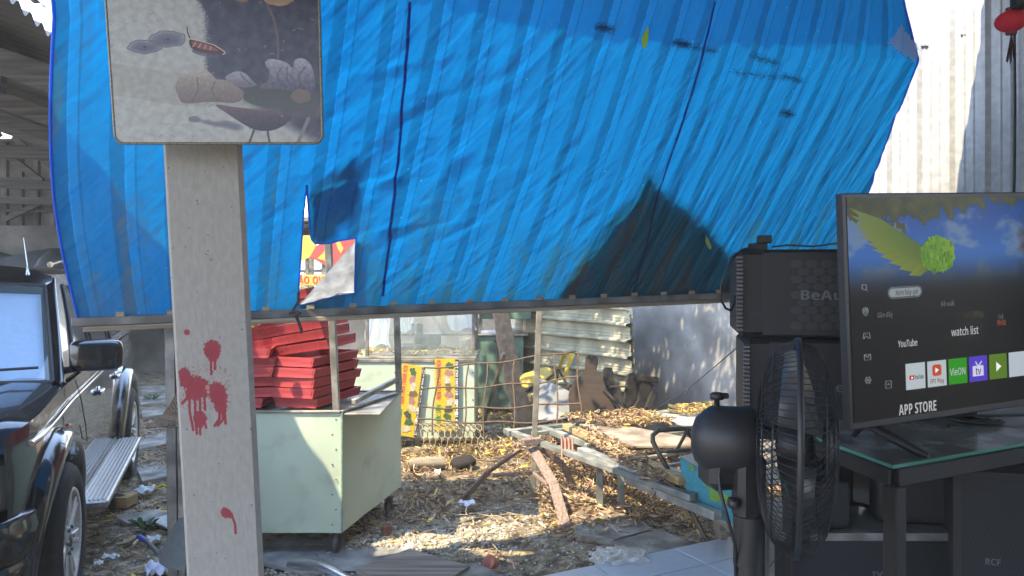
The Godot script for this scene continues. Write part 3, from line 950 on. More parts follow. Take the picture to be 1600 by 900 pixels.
func build_pole() -> void:
	var o := thing("concrete_pole", "grey concrete pole with dripping dark red paint blots, holding up the painted board", "pole", Vector3(-0.93, 0, -2.6))
	var st := S()
	var a := gd(370, 1190)
	a = Vector3(-0.945, 0, -2.62)
	var ring := func(px0: float, px1: float, py: float) -> Array:
		var l := pt(px0, py, 2.6)
		var r := pt(px1, py, 2.6)
		var c := 0.014
		return [l + Vector3(0, 0, -c), l + Vector3(c, 0, 0), r + Vector3(-c, 0, 0), r + Vector3(0, 0, -c), r + Vector3(-0.088, 0, -0.2), l + Vector3(0.01, 0, -0.2)]
	var rows := [-300.0, 222.0, 902.0, 1196.0]
	for i in 3:
		var y0: float = rows[i]
		var y1: float = rows[i + 1]
		var q0: Array = ring.call(252 + (y0 - 222) * 0.055, 376 + (y0 - 222) * 0.051, y0)
		var q1: Array = ring.call(252 + (y1 - 222) * 0.055, 376 + (y1 - 222) * 0.051, y1)
		for k in 6:
			var m := (k + 1) % 6
			var v0 := (y0 - 222) / 680.0
			var v1 := (y1 - 222) / 680.0
			var u0: float = [0.0, 0.05, 0.95, 1.0, 0.6, 0.2][k]
			var u1: float = [0.05, 0.95, 1.0, 0.98, 0.2, 0.02][k]
			quad(st, q0[k], q0[m], q1[m], q1[k], Vector2(u0, v0), Vector2(u1, v0), Vector2(u1, v1), Vector2(u0, v1))
	var m := M("pole_concrete", Color.WHITE, 0.9, 0.0, "")
	m.albedo_texture = pole_texture()
	m.heightmap_enabled = true; m.heightmap_texture = tex.fine; m.heightmap_scale = 0.3
	obj("shaft", st, m, o)
	# the board
	var d := 2.44
	var s := thing("painted_board", "scuffed glossy board with a lotus pond and boat painting, fixed to the pole", "sign", pt(340, 222, d))
	var k := d / F
	var xf := Transform3D(Basis(), pt(332, 23, d))
	var raw := rounded(324, 402, 14)
	var out := []
	for p in raw: out.append(Vector2(p.x + (p.y + 199) * -0.045 * (1.5 if p.x < 0 else 0.55) + 10, p.y) * k)
	st = S()
	prism(st, out, 0.006, xf, Rect2(Vector2(160 - 332, 23 - 226) * k, Vector2(345, 406) * k))
	var bm := M("board_print", Color.WHITE, 0.22, 0.0, "")
	bm.albedo_texture = sign_texture(); bm.metallic_specular = 0.35
	obj("printed_panel", st, bm, s)
	st = S()
	var rim := []
	for p in out: rim.append(xf * Vector3(p.x, p.y, -0.002))
	rim.append(rim[0])
	tube(st, rim, 0.0045, 6, false)
	obj("edge_trim", st, M("brass_trim", Color(0.3, 0.28, 0.2), 0.45, 0.5, "rust", 8.0), s)
	st = S()
	var tp := func(u: float, v: float) -> Vector3:
		var px := lerpf(172, 500, u)
		var py := lerpf(99, 146, u) + v * lerpf(52, 40, u) + 3.0 * sin(u * 13.0 + v * 4.0) * (v - 0.3)
		return pt(px, py, d) + Vector3(0, 0, 0.0025 + 0.0006 * sin(u * 19.0 + v * 4.0))
	grid(st, 90, 14, tp)
	var tape := pane("clear_tape", Color(0.6, 0.57, 0.5), 0.12, 0.06)
	tape.metallic_specular = 0.12
	obj("clear_tape", st, tape, s)
	for z in [0.06, 0.34]:
		st = S()
		bx(st, pt(320, 200 - z * 400, d) + Vector3(0, 0, -0.08), Vector3(0.26, 0.03, 0.13))
		obj("bracket", st, M("dull_steel", Color.WHITE, 0.5), s)

# ---------- car ----------
var car_x := Transform3D(Basis(Vector3(0.937, 0, -0.349), Vector3.UP, Vector3(0.349, 0, 0.937)), Vector3(-2.936, 0, -3.45))
const ARCH := 0.435
const AXLE := 0.37
const REAR := -2.74
func car_low(z: float) -> float:      # lower edge of the side
	var b := 0.40
	for c in [0.0, REAR]:
		var d := absf(z - c)
		if d < ARCH: b = maxf(b, AXLE + sqrt(ARCH * ARCH - d * d) * 0.99)
	return b
func car_belt(z: float) -> float:
	if z > -0.5: return 1.07 - 0.10 * pow((z + 0.5) / 1.3, 1.5)
	return 1.07 + 0.02 * (-0.5 - z)
func car_half(z: float, h: float) -> float:
	var w := 0.80 - 0.10 * pow(clampf((h - 0.72) / 0.42, -1.0, 1.0), 2) * (0.55 if h > 0.72 else 0.2)
	if z > 0.15: w -= 0.16 * pow((z - 0.15) / 0.68, 2.2)
	if z < -3.2: w -= 0.07 * pow((-3.2 - z) / 0.65, 2.0)
	# crease under the chrome strip
	w += 0.008 * exp(-pow((h - 0.97) / 0.02, 2))
	return w
func car_obj(n: String, st: SurfaceTool, m: Material, parent: Node) -> MeshInstance3D:
	var o := obj(n, st, m, parent)
	return o
func build_car() -> void:
	var o := thing("parked_car", "black off road station car with roof rails parked nose first at the left", "car")
	var paint := M("black_paint", Color(0.006, 0.0065, 0.008), 0.22, 0.0, "", 1.0, 0.0, 1.0)
	var dash := M("dashboard", Color(0.03, 0.03, 0.032), 0.7)
	var dark := M("car_black_plastic", Color(0.02, 0.02, 0.021), 0.55)
	var chrome := M("chrome", Color(0.62, 0.62, 0.62), 0.12, 1.0, "")
	var glass := M("car_glass", Color(0.012, 0.014, 0.016), 0.03, 0.0, "", 1.0, 0.0, 1.0)
	var silver := M("ribbed_aluminium", Color(0.42, 0.43, 0.43), 0.38, 0.7)
	# side panels
	var pieces := [["fender", 0.62, -0.56], ["front_door", -0.566, -1.53], ["rear_door", -1.536, -2.36], ["rear_quarter", -2.366, -3.78]]
	for sd in [1.0, -1.0]:
		for p in pieces:
			var st := S()
			var f := func(u: float, v: float) -> Vector3:
				var z: float = lerpf(p[1], p[2], u)
				var h := lerpf(car_low(z), car_belt(z), v)
				return Vector3(sd * car_half(z, h), h, z)
			grid(st, 40, 14, f, null, sd < 0)
			var d := obj(p[0], st, paint, o)
			if p[0].ends_with("door"):
				st = S()
				var zz: float = p[2] + 0.17
				lump(st, Transform3D(Basis(), Vector3(sd * (car_half(zz, 0.9) + 0.022), 0.9, zz)), Vector3(0.016, 0.022, 0.085), 0.6, 14, 8)
				lump(st, Transform3D(Basis(), Vector3(sd * (car_half(zz, 0.9) + 0.003), 0.895, zz)), Vector3(0.006, 0.04, 0.055), 0.8, 14, 8)
				obj("handle", st, chrome, d)
	# hood
	var hood := S()
	var hf := func(u: float, v: float) -> Vector3:
		var a := (u - 0.5) * 2.0
		var z := lerpf(-0.52, 0.74 - 0.22 * pow(absf(a), 2.4), v)
		var h := car_belt(z) + 0.045 * (1.0 - a * a) * (1.0 - 0.3 * v) - 0.09 * smoothstep(0.86, 1.0, v) + 0.012 * smoothstep(0.62, 0.7, absf(a)) * (1.0 - smoothstep(0.86, 0.98, absf(a)))
		return Vector3(a * car_half(z, car_belt(z)) * 0.995, h, z)
	grid(hood, 40, 24, hf, null, true)
	obj("hood", hood, paint, o)
	# nose: grille band and bumper follow a bowed plan
	var plan := func(a: float) -> Vector2:     # a from -1 to 1 across the front, in (lateral, z)
		var lat := sin(a * PI / 2 * 0.98)
		return Vector2(lat * 0.79, 0.80 - 0.46 * pow(absf(a), 3.2))
	var nose := func(rows: Array) -> SurfaceTool:
		var st := S()
		var f := func(u: float, v: float) -> Vector3:
			var k := v * (rows.size() - 1)
			var i := mini(int(k), rows.size() - 2)
			var r: Vector2 = rows[i].lerp(rows[i + 1], k - i)
			var c: Vector2 = plan.call((u - 0.5) * 2.0)
			var n := Vector2(c.x * 0.9, c.y + 0.2).normalized()
			return Vector3(c.x + n.x * r.y, r.x, c.y + n.y * r.y)
		grid(st, 60, (rows.size() - 1) * 3, f)
		return st
	obj("grille_panel", nose.call([Vector2(0.66, -0.05), Vector2(0.74, -0.045), Vector2(0.86, -0.065), Vector2(0.93, -0.11)]), paint, o)
	obj("bumper", nose.call([Vector2(0.27, -0.06), Vector2(0.31, 0.0), Vector2(0.45, 0.025), Vector2(0.47, 0.012), Vector2(0.49, 0.025), Vector2(0.60, 0.04), Vector2(0.655, 0.02), Vector2(0.672, -0.04)]), paint, o)
	for sd in [1.0, -1.0]:
		var st := S()
		var f := func(u: float, v: float) -> Vector3:
			var a: float = sd * lerpf(0.60, 0.94, u)
			var c: Vector2 = plan.call(a)
			var n := Vector2(c.x * 0.9, c.y + 0.2).normalized()
			var r := -0.035 - 0.03 * v + 0.02 * sin(PI * u) * sin(PI * v)
			return Vector3(c.x + n.x * r, lerpf(0.69 + 0.01 * u, 0.885 - 0.03 * u, v), c.y + n.y * r)
		grid(st, 14, 10, f, null, sd < 0)
		var hl := obj("headlight", st, M("headlight_housing", Color(0.45, 0.46, 0.44), 0.2, 0.85, "speck", 12.0), o)
		var st2 := S()
		var f2 := func(u: float, v: float) -> Vector3:
			var q: Vector3 = f.call(u, v)
			return q + Vector3(sd * 0.012, 0.002, 0.012)
		grid(st2, 14, 10, f2, null, sd < 0)
		obj("lens", st2, pane("headlight_lens", Color(0.9, 0.92, 0.9), 0.12, 0.02), hl)
		st = S()
		lump(st, Transform3D(Basis(), Vector3(sd * (car_half(-0.28, 0.86) + 0.006), 0.86, -0.28)), Vector3(0.012, 0.028, 0.032), 0.9, 12, 8)
		obj("side_indicator", st, M("indicator_red", Color(0.35, 0.06, 0.03), 0.2, 0.0, ""), o)
		# chrome strip along the side
		st = S()
		var strip := []
		for i in 41:
			var z := lerpf(0.42, -3.6, i / 40.0)
			var h := car_belt(z) - 0.085 + (0.02 if z < -2.0 else 0.0)
			strip.append(Vector3(sd * (car_half(z, h) + 0.006), h, z))
		tube(st, strip, 0.0135, 6)
		obj("chrome_strip", st, chrome, o)
		# flares
		for c in [0.0, REAR]:
			st = S()
			var ff := func(u: float, v: float) -> Vector3:
				var a := lerpf(-0.16, PI + 0.16, u)
				var b := v * PI
				var rr := ARCH + 0.05 - 0.065 * cos(b)
				var zz: float = c + cos(a) * rr
				var hh := AXLE + sin(a) * rr
				var out := 0.085 * sin(b) * (0.75 + 0.25 * sin(a))
				return Vector3(sd * (minf(car_half(zz, clampf(hh, 0.4, 1.0)), 0.80) - 0.015 + out), hh, zz)
			grid(st, 36, 9, ff, null, sd > 0)
			obj("fender_flare", st, paint, o)
			st = S()   # dark wheel well
			var wl := func(u: float, v: float) -> Vector3:
				var a := lerpf(-0.3, PI + 0.3, u)
				return Vector3(sd * lerpf(0.78, 0.42, v), AXLE + sin(a) * (ARCH + 0.005), c + cos(a) * (ARCH + 0.005))
			grid(st, 24, 2, wl)
			obj("wheel_well", st, M("wheel_well", Color(0.008, 0.008, 0.008), 0.9), o)
		# step board
		st = S()
		bx(st, Vector3(sd * 0.86, 0.40, -1.36), Vector3(0.19, 0.045, 1.78), Basis(), 0.012)
		for k in 7: bx(st, Vector3(sd * (0.795 + k * 0.022), 0.4245, -1.36), Vector3(0.011, 0.008, 1.74), Basis(), 0.003)
		obj("step_board", st, silver, o)
		st = S()
		bx(st, Vector3(sd * 0.72, 0.36, -1.36), Vector3(0.16, 0.2, 1.8), Basis(), 0.02)
		obj("sill", st, dark, o)
		# cabin side, its panes a little proud
		var cab := func(z: float, v: float) -> Vector3:
			var lean := lerpf(0.735, 0.56, v)
			return Vector3(sd * (lean + 0.012 * sin(PI * v)), lerpf(car_belt(z) - 0.01, 1.655, v), z)
		st = S()
		var cf := func(u: float, v: float) -> Vector3:
			var front := lerpf(-0.40, -1.16, v)
			return cab.call(lerpf(front, lerpf(-3.78, -3.55, v), u), v)
		grid(st, 40, 8, cf, null, sd < 0)
		obj("cabin_side", st, paint, o)
		for w in [[-0.86, -1.32, -1.50, -1.50], [-1.60, -1.60, -2.28, -2.28], [-2.42, -2.42, -3.50, -3.38]]:
			st = S()
			var wf := func(u: float, v: float) -> Vector3:
				var vv := lerpf(0.10, 0.88, v)
				var z := lerpf(lerpf(w[0], w[1], v), lerpf(w[2], w[3], v), u)
				return cab.call(z, vv) + Vector3(sd * 0.006, 0, 0)
			grid(st, 8, 6, wf, null, sd < 0)
			obj("side_window", st, glass, o)
			st = S()
			var rim := []
			for k in 4 * 8 + 1:
				var s := k / 8.0
				var uv := Vector2(fmod(s, 1), 0) if s < 1 else Vector2(1, s - 1) if s < 2 else Vector2(3 - s, 1) if s < 3 else Vector2(0, 4 - s)
				rim.append(wf.call(clampf(uv.x, 0, 1), clampf(uv.y, 0, 1)))
			tube(st, rim, 0.011, 5)
			obj("window_seal", st, dark, o)
		# rail on the roof
		st = S()
		var rail := []
		for i in 25:
			var t := i / 24.0
			rail.append(Vector3(sd * 0.50, 1.695 + 0.062 * pow(sin(PI * clampf(t, 0.02, 0.98)), 0.35), lerpf(-1.45, -3.45, t)))
		tube(st, rail, 0.02, 8)
		for z in [-2.1, -2.9]: bx(st, Vector3(sd * 0.50, 1.715, z), Vector3(0.035, 0.07, 0.09), Basis(), 0.006)
		obj("roof_rail", st, chrome, o)
		# mirror
		st = S()
		var mx := Transform3D(Basis(Vector3.UP, sd * 0.2), Vector3(sd * 0.88, 1.205, -0.60))
		lump(st, mx, Vector3(0.135, 0.088, 0.06), 0.45, 24, 14)
		var mir := obj("wing_mirror", st, paint, o)
		st = S()
		beam(st, Vector3(sd * 0.70, 1.12, -0.60), Vector3(sd * 0.82, 1.14, -0.60), 0.06, 0.035, Vector3.UP, 0.01)
		obj("mirror_arm", st, dark, mir)
	# screen, pillars, roof
	var scr := func(u: float, v: float) -> Vector3:
		var a := (u - 0.5) * 2.0
		return Vector3(a * lerpf(0.70, 0.535, v), lerpf(1.085, 1.585, v) + 0.02 * (1 - a * a), lerpf(-0.42, -1.10, v) + (0.10 - 0.04 * v) * (1 - a * a))
	var st := S()
	grid(st, 24, 14, scr)
	var wsh := obj("windscreen", st, pane("windscreen_glass", Color(0.72, 0.82, 0.86), 0.12, 0.015), o)
	st = S()
	var reflection_sheet := func(u: float, v: float) -> Vector3:
		return scr.call(0.03 + u * 0.94, 0.05 + v * 0.91) + Vector3(0, -0.035, -0.06)
	grid(st, 30, 10, reflection_sheet)
	var refl := obj("sun_shade", st, M("sky_reflection_blue", Color(0.38, 0.52, 0.72), 0.5, 0.1, "soft", 2.0), o)  # pale blue sheet added behind the glass to give the sky reflection
	st = S()
	grid(st, 4, 3, func(u: float, v: float) -> Vector3: return scr.call(0.66 + u * 0.11, 0.14 + v * 0.05) + Vector3(0, -0.008, -0.012))
	obj("sticker", st, M("pale_sticker", Color(0.55, 0.62, 0.65), 0.5, 0.0, ""), refl)
	st = S()
	bx(st, Vector3(0, 1.0, -0.62), Vector3(1.3, 0.12, 0.42), Basis(), 0.05)
	obj("dashboard", st, dash, o)
	for sx in [0.34, -0.34]:
		st = S()
		bx(st, Vector3(sx, 1.15, -1.75), Vector3(0.46, 0.62, 0.14), Basis(), 0.05)
		bx(st, Vector3(sx, 1.52, -1.78), Vector3(0.24, 0.15, 0.1), Basis(), 0.04)
		obj("seat", st, dash, o)
	st = S()
	for k in [[[0.0, 0.0], [0.0, 1.0]], [[1.0, 0.0], [1.0, 1.0]], [[0.0, 1.0], [1.0, 1.0]], [[0.0, 0.0], [1.0, 0.0]]]:
		var pl := []
		for i in 17: pl.append(scr.call(lerpf(k[0][0], k[1][0], i / 16.0), lerpf(k[0][1], k[1][1], i / 16.0)))
		tube(st, pl, 0.013, 7)
	obj("windscreen_frame", st, dark, wsh)
	st = S()
	for k in 2:
		var b: Vector3 = scr.call(0.30 + k * 0.42, 0.03) + Vector3(0, 0.03, 0.03)
		var e: Vector3 = scr.call(0.62 + k * 0.34, 0.09) + Vector3(0, 0.03, 0.03)
		tube(st, [b, b.lerp(e, 0.5) + Vector3(0, 0.01, 0.01), e], 0.008, 6)
	obj("wiper", st, dark, wsh)
	for sd in [1.0, -1.0]:
		st = S()
		var pf := func(u: float, v: float) -> Vector3:
			var e: Vector3 = scr.call(0.5 + sd * 0.5, v)
			var c: Vector3 = Vector3(sd * (lerpf(0.735, 0.555, v) + 0.012), lerpf(1.06, 1.64, v), lerpf(-0.46, -1.2, v))
			return e.lerp(c, u) + Vector3(sd * 0.03, 0.012, 0.02) * sin(PI * u)
		grid(st, 8, 14, pf, null, sd < 0)
		obj("windscreen_pillar", st, paint, o)
	st = S()
	var rf := func(u: float, v: float) -> Vector3:
		var a := (u - 0.5) * 2.0
		var z := lerpf(-1.06 - 0.08 * a * a, -3.58, v)
		return Vector3(a * 0.575, 1.715 - 0.10 * pow(absf(a), 4) - 0.10 * smoothstep(0.09, 0.0, v) * (1.0 - 0.2 * a * a) - 0.05 * smoothstep(0.9, 1.0, v), z)
	grid(st, 30, 24, rf, null, true)
	obj("roof", st, paint, o)
	st = S()
	grid(st, 20, 8, func(u: float, v: float) -> Vector3: return Vector3((u - 0.5) * lerpf(1.52, 1.14, v), lerpf(0.5, 1.66, v), -3.78 + 0.22 * v * v))
	obj("tailgate", st, paint, o)
	st = S()
	bx(st, Vector3(0, 0.55, -1.5), Vector3(1.2, 0.35, 4.2), Basis(), 0.05)
	obj("underbody", st, M("wheel_well", Color.BLACK, 0.9), o)
	st = S()
	tube(st, [Vector3(0.44, 1.65, -1.14), Vector3(0.43, 1.71, -1.17), Vector3(0.395, 1.88, -1.24)], [0.012, 0.003, 0.0014], 6)
	obj("aerial", st, chrome, o)
	st = S()
	tube(st, [Vector3(0.79, 1.08, -0.52), Vector3(0.82, 0.98, -0.5), Vector3(0.85, 0.84, -0.45), Vector3(0.86, 0.76, -0.43), Vector3(0.845, 0.79, -0.37), Vector3(0.835, 0.86, -0.36)], 0.003, 5)
	obj("hanging_wire", st, dark, o)
	# wheels
	for c in [0.0, REAR]:
		for sd in [1.0, -1.0]:
			var ax := Transform3D(Basis(Vector3(0, 0, -1), Vector3(sd, 0, 0), Vector3(0, -sd, 0)), Vector3(sd * 0.745, AXLE, c))
			st = S()
			lathe(st, [Vector2(0.245, -0.10), Vector2(0.31, -0.125), Vector2(0.352, -0.11), Vector2(0.37, -0.085), Vector2(0.372, 0.0), Vector2(0.37, 0.085), Vector2(0.352, 0.11), Vector2(0.315, 0.128), Vector2(0.262, 0.122), Vector2(0.245, 0.10)], 48, ax)
			var w := obj("wheel", st, M("tyre_rubber", Color(0.028, 0.026, 0.025), 0.85, 0.0, "blotch", 3.0), o)
			st = S()
			lathe(st, [Vector2(0.25, 0.105), Vector2(0.243, 0.118), Vector2(0.228, 0.112), Vector2(0.222, 0.05), Vector2(0.205, -0.06), Vector2(0.05, -0.07)], 40, ax)
			for k in 7:
				for j in [-0.11, 0.11]:
					var a = TAU * k / 7.0 + j + 0.2
					var a2 = TAU * k / 7.0 + j * 1.25 + 0.2
					beam(st, ax * Vector3(cos(a2) * 0.05, 0.085, sin(a2) * 0.05), ax * Vector3(cos(a) * 0.231, 0.095, sin(a) * 0.231), 0.024, 0.03, ax.basis.y, 0.006)
			lathe(st, [Vector2(0.085, 0.05), Vector2(0.08, 0.098), Vector2(0.05, 0.105), Vector2(0.0, 0.106)], 24, ax)
			obj("rim", st, M("alloy", Color(0.68, 0.68, 0.65), 0.35, 0.3), w)
			st = S()
			lathe(st, [Vector2(0.036, 0.104), Vector2(0.034, 0.112), Vector2(0.0, 0.114)], 18, ax)
			for k in 6: lathe(st, [Vector2(0.011, 0.09), Vector2(0.011, 0.113), Vector2(0, 0.115)], 8, ax * Transform3D(Basis(), Vector3(cos(TAU * k / 6.0) * 0.062, 0, sin(TAU * k / 6.0) * 0.062)))
			obj("hub_cap", st, M("hub_grey", Color(0.18, 0.18, 0.18), 0.35, 0.6), w)
	o.transform = car_x

# ---------- carts ----------
func build_near_cart() -> void:
	var c0 := Vector3(-1.0, 0, -4.53)            # corner nearest the camera, on the ground
	var fx := Vector3(-1, 0, 0)                  # along the front, to the left
	var sz := Vector3(0.29, 0, -0.957)           # along the right side, away
	var Ln := 0.95
	var W := 0.82
	var up := Vector3.UP
	var o := thing("food_cart", "pale green sheet metal food cart on castors, loaded with red wooden trays", "food cart", c0 + fx * Ln * 0.5 + sz * 0.42)
	var green := M("green_sheet", Color(0.48, 0.56, 0.43), 0.42, 0.0, "grime", 0.45)
	var steel := M("grey_angle_steel", Color(0.42, 0.39, 0.33), 0.5, 0.4, "stain", 2.0)
	# right side panel drops towards its far edge like the photograph's sagging sheet
	var panel := func(a: Vector3, b: Vector3, lo0: float, lo1: float, hi: float) -> SurfaceTool:
		var st := S()
		var t := (b - a).cross(up).normalized() * 0.012
		var f := func(u: float, v: float) -> Vector3:
			return a.lerp(b, u) + up * lerpf(lerpf(lo0, lo1, u), hi, v) + t * (0.3 * sin(u * 6.0) * sin(v * 5.0) + 0.35 * sin(u * 13.0 + v * 4.0) * sin(v * 9.0 + 1.0))
		grid(st, 24, 20, f)
		return st
	obj("front_panel", panel.call(c0 + fx * Ln, c0, 0.145, 0.14, 0.842), green, o)
	obj("side_panel", panel.call(c0, c0 + sz * W, 0.14, 0.20, 0.845), green, o)
	obj("rear_panel", panel.call(c0 + sz * W, c0 + sz * W + fx * Ln, 0.2, 0.2, 0.842), green, o)
	obj("left_panel", panel.call(c0 + sz * W + fx * Ln, c0 + fx * Ln, 0.2, 0.145, 0.842), green, o)
	var st := S()
	bx(st, c0 + fx * Ln * 0.5 + sz * W * 0.5 + up * 0.835, Vector3(Ln + 0.22, 0.012, W * 0.95), Basis(), 0.003)
	obj("counter", st, M("counter_zinc", Color(0.4, 0.37, 0.3), 0.5, 0.4, "stain", 1.6), o)
	st = S()
	for p in [[c0, c0 + fx * Ln], [c0, c0 + sz * W], [c0 + sz * W, c0 + sz * W + fx * Ln], [c0 + fx * Ln, c0 + fx * Ln + sz * W]]:
		beam(st, p[0] + up * 0.852, p[1] + up * 0.852, 0.03, 0.014)
	obj("counter_edge", st, steel, o)
	st = S()
	beam(st, c0 + Vector3(0.004, 0.15, 0.002), c0 + Vector3(0.004, 0.845, 0.002), 0.012, 0.012, Vector3.BACK, 0.002)
	obj("corner_strip", st, M("green_edge", Color(0.3, 0.43, 0.32), 0.5), o)
	for k in 8:
		for j in 2:
			if j == 1 and k > 0: continue
			var rp := c0 + fx * (0.03 if k % 2 else 0.052) + up * (0.19 + k * 0.088) + Vector3(0, 0, 0.003)
			st = S()
			lump(st, Transform3D(Basis(), rp), Vector3(0.005, 0.005, 0.0035), 1.0, 8, 5)
			obj("rivet", st, M("rivet", Color(0.12, 0.12, 0.1), 0.5, 0.3, ""), o)
	# frame of square tube: uprights and one slanting rail
	for p in [[c0 + Vector3(-0.03, 0, -0.02), Vector3(-0.05, 0, 0.02)], [c0 + sz * (W - 0.01) + Vector3(-0.01, 0, 0), Vector3(-0.03, 0, 0)], [c0 + fx * (Ln - 0.02), Vector3(0.01, 0, 0)], [c0 + sz * W + fx * (Ln - 0.02), Vector3(0.02, 0, 0)]]:
		st = S()
		beam(st, p[0] + up * 0.85, p[0] + p[1] + up * 1.93, 0.04, 0.04, Vector3.BACK, 0.004)
		obj("upright", st, steel, o)
	st = S()
	beam(st, c0 + sz * 0.15 + Vector3(0, 0.885, 0), c0 + sz * W + Vector3(-0.015, 0.94, 0), 0.03, 0.03)
	obj("side_rail", st, steel, o)
	st = S()
	beam(st, c0 + fx * Ln + up * 1.94, c0 + up * 1.94, 0.035, 0.03)
	beam(st, c0 + sz * W + fx * Ln + up * 1.94, c0 + sz * W + up * 1.94, 0.035, 0.03)
	bx(st, c0 + fx * Ln * 0.5 + sz * W * 0.5 + up * 1.965, Vector3(Ln + 0.2, 0.012, W + 0.1), Basis(), 0.002)
	obj("cart_roof", st, M("counter_zinc", Color.WHITE, 0.5), o)
	# castors
	for p in [c0 + Vector3(-0.035, 0, -0.05), c0 + sz * (W - 0.08) + Vector3(-0.05, 0, 0), c0 + fx * (Ln - 0.08) + Vector3(0, 0, -0.06)]:
		st = S()
		var ax := Transform3D(Basis(Vector3(0, 0, -1), Vector3(0.92, 0, 0.38), Vector3(0.3, -0.9, 0)).orthonormalized(), p + up * 0.065)
		lathe(st, [Vector2(0.0, -0.016), Vector2(0.052, -0.016), Vector2(0.066, -0.012), Vector2(0.066, 0.012), Vector2(0.052, 0.016), Vector2(0.0, 0.016)], 26, ax)
		var w := obj("castor", st, M("castor_rubber", Color(0.10, 0.095, 0.085), 0.8), o)
		st = S()
		for s in [-0.024, 0.024]: beam(st, p + up * 0.06 + ax.basis.y * s, p + up * 0.15 + ax.basis.y * s, 0.03, 0.004, ax.basis.y)
		bx(st, p + up * 0.143, Vector3(0.07, 0.01, 0.07))
		obj("fork", st, M("rusty_steel", Color(0.26, 0.17, 0.11), 0.85, 0.2, "rust", 4.0), w)

	# red trays: built once, then copied
	var red := M("red_painted_wood", Color(0.68, 0.075, 0.08), 0.6, 0.0, "wood", 2.2)
	var tray := thing("wooden_tray", "red wooden tray, lowest of the right hand pile on the cart", "tray", Vector3.ZERO, "red wooden trays piled on the cart")
	var H := 0.056
	for sgn in [1.0, -1.0]:
		st = S()
		prism(st, [Vector2(-0.15, H), Vector2(0.15, H), Vector2(0.135, 0.0), Vector2(-0.135, 0.0)], 0.012, Transform3D(Basis(), Vector3(0, 0, 0.27 * sgn)))
		obj("long_board", st, red, tray)
		st = S()
		var bl := func(u: float, v: float) -> Vector3: return Vector3(sgn * lerpf(0.136, 0.151, v), lerpf(0.002, H - 0.001, v), lerpf(-0.283, 0.272, u))
		grid(st, 1, 1, bl)
		var bl2 := func(u: float, v: float) -> Vector3: return bl.call(u, v) - Vector3(sgn * 0.011, 0, 0)
		grid(st, 1, 1, bl2)
		var q := [bl.call(0, 1), bl.call(1, 1), bl2.call(1, 1), bl2.call(0, 1)]
		quad(st, q[0], q[1], q[2], q[3])
		obj("end_board", st, red, tray)
	st = S()
	bx(st, Vector3(0, 0.008, -0.006), Vector3(0.268, 0.008, 0.53))
	obj("base_board", st, red, tray)
	st = S()
	for k in 3: lump(st, Transform3D(Basis(), Vector3(0.128, 0.014 + k * 0.016, 0.2705)), Vector3(0.0035, 0.0035, 0.002), 1.0, 8, 4)
	obj("nail_head", st, M("rivet", Color.WHITE, 0.5), tray)
	var base := c0 + Vector3(-0.23, 0.862, -0.33)
	var ord := ["lowest", "second from the bottom", "third from the bottom", "fourth from the bottom", "fifth from the bottom", "sixth from the bottom", "seventh from the bottom"]
	var yaw := atan2(0.29, -0.957) + PI
	var i := 0
	for k in 5:
		var xf := Transform3D(Basis(Vector3.UP, -0.28 + R(-0.05, 0.05)), base + Vector3(R(-0.015, 0.015), k * 0.0605, R(-0.02, 0.02)))
		if k == 0: tray.transform = xf
		else: copy(tray, "wooden_tray", "red wooden tray, %s in the level right hand pile on the cart" % ord[k], xf)
	tray.set_meta("label", "red wooden tray, lowest in the level right hand pile on the cart")
	for k in 6:
		var xf := Transform3D(Basis(Vector3.UP, 0.12 + R(-0.2, 0.2)), base + Vector3(-0.37 + R(-0.03, 0.02), k * 0.062 - (0.012 if k > 3 else 0.0), 0.02 + R(-0.04, 0.04)))
		copy(tray, "wooden_tray", "red wooden tray, %s in the left hand pile beside the pole" % ord[k], xf)
	# the leaning upper pile bridges both
	var names := ["lowest", "second from the bottom", "third from the bottom", "fourth from the bottom", "fifth from the bottom", "topmost"]
	for k in 6:
		var tilt := 0.17 + 0.012 * k
		var b := Basis(Vector3.UP, 1.18 + R(-0.05, 0.05)).rotated(Vector3(0, 0, 1), tilt)
		var c := base + Vector3(-0.06 - 0.022 * k + R(-0.012, 0.012), 0.318 + k * 0.0585, 0.02 + R(-0.02, 0.02))
		copy(tray, "wooden_tray", "red wooden tray, %s in the slanting pile atop the others" % names[k], Transform3D(b, c))
	# small yellow thing beside the pole and a stick above the trays
	st = S()
	lump(st, Transform3D(Basis(), pt(394, 504, 4.4)), Vector3(0.035, 0.022, 0.03), 0.7)
	solo("yellow_bottle", st, M("yellow_plastic", Color(0.75, 0.6, 0.02), 0.5), "small yellow plastic bottle end above the trays beside the pole", "bottle")
	st = S()
	beam(st, pt(380, 514, 4.7), pt(440, 490, 4.7), 0.02, 0.03)
	solo("stick", st, M("weathered_wood", Color.WHITE, 0.8), "short grey stick lying behind the yellow bottle on the trays", "stick")

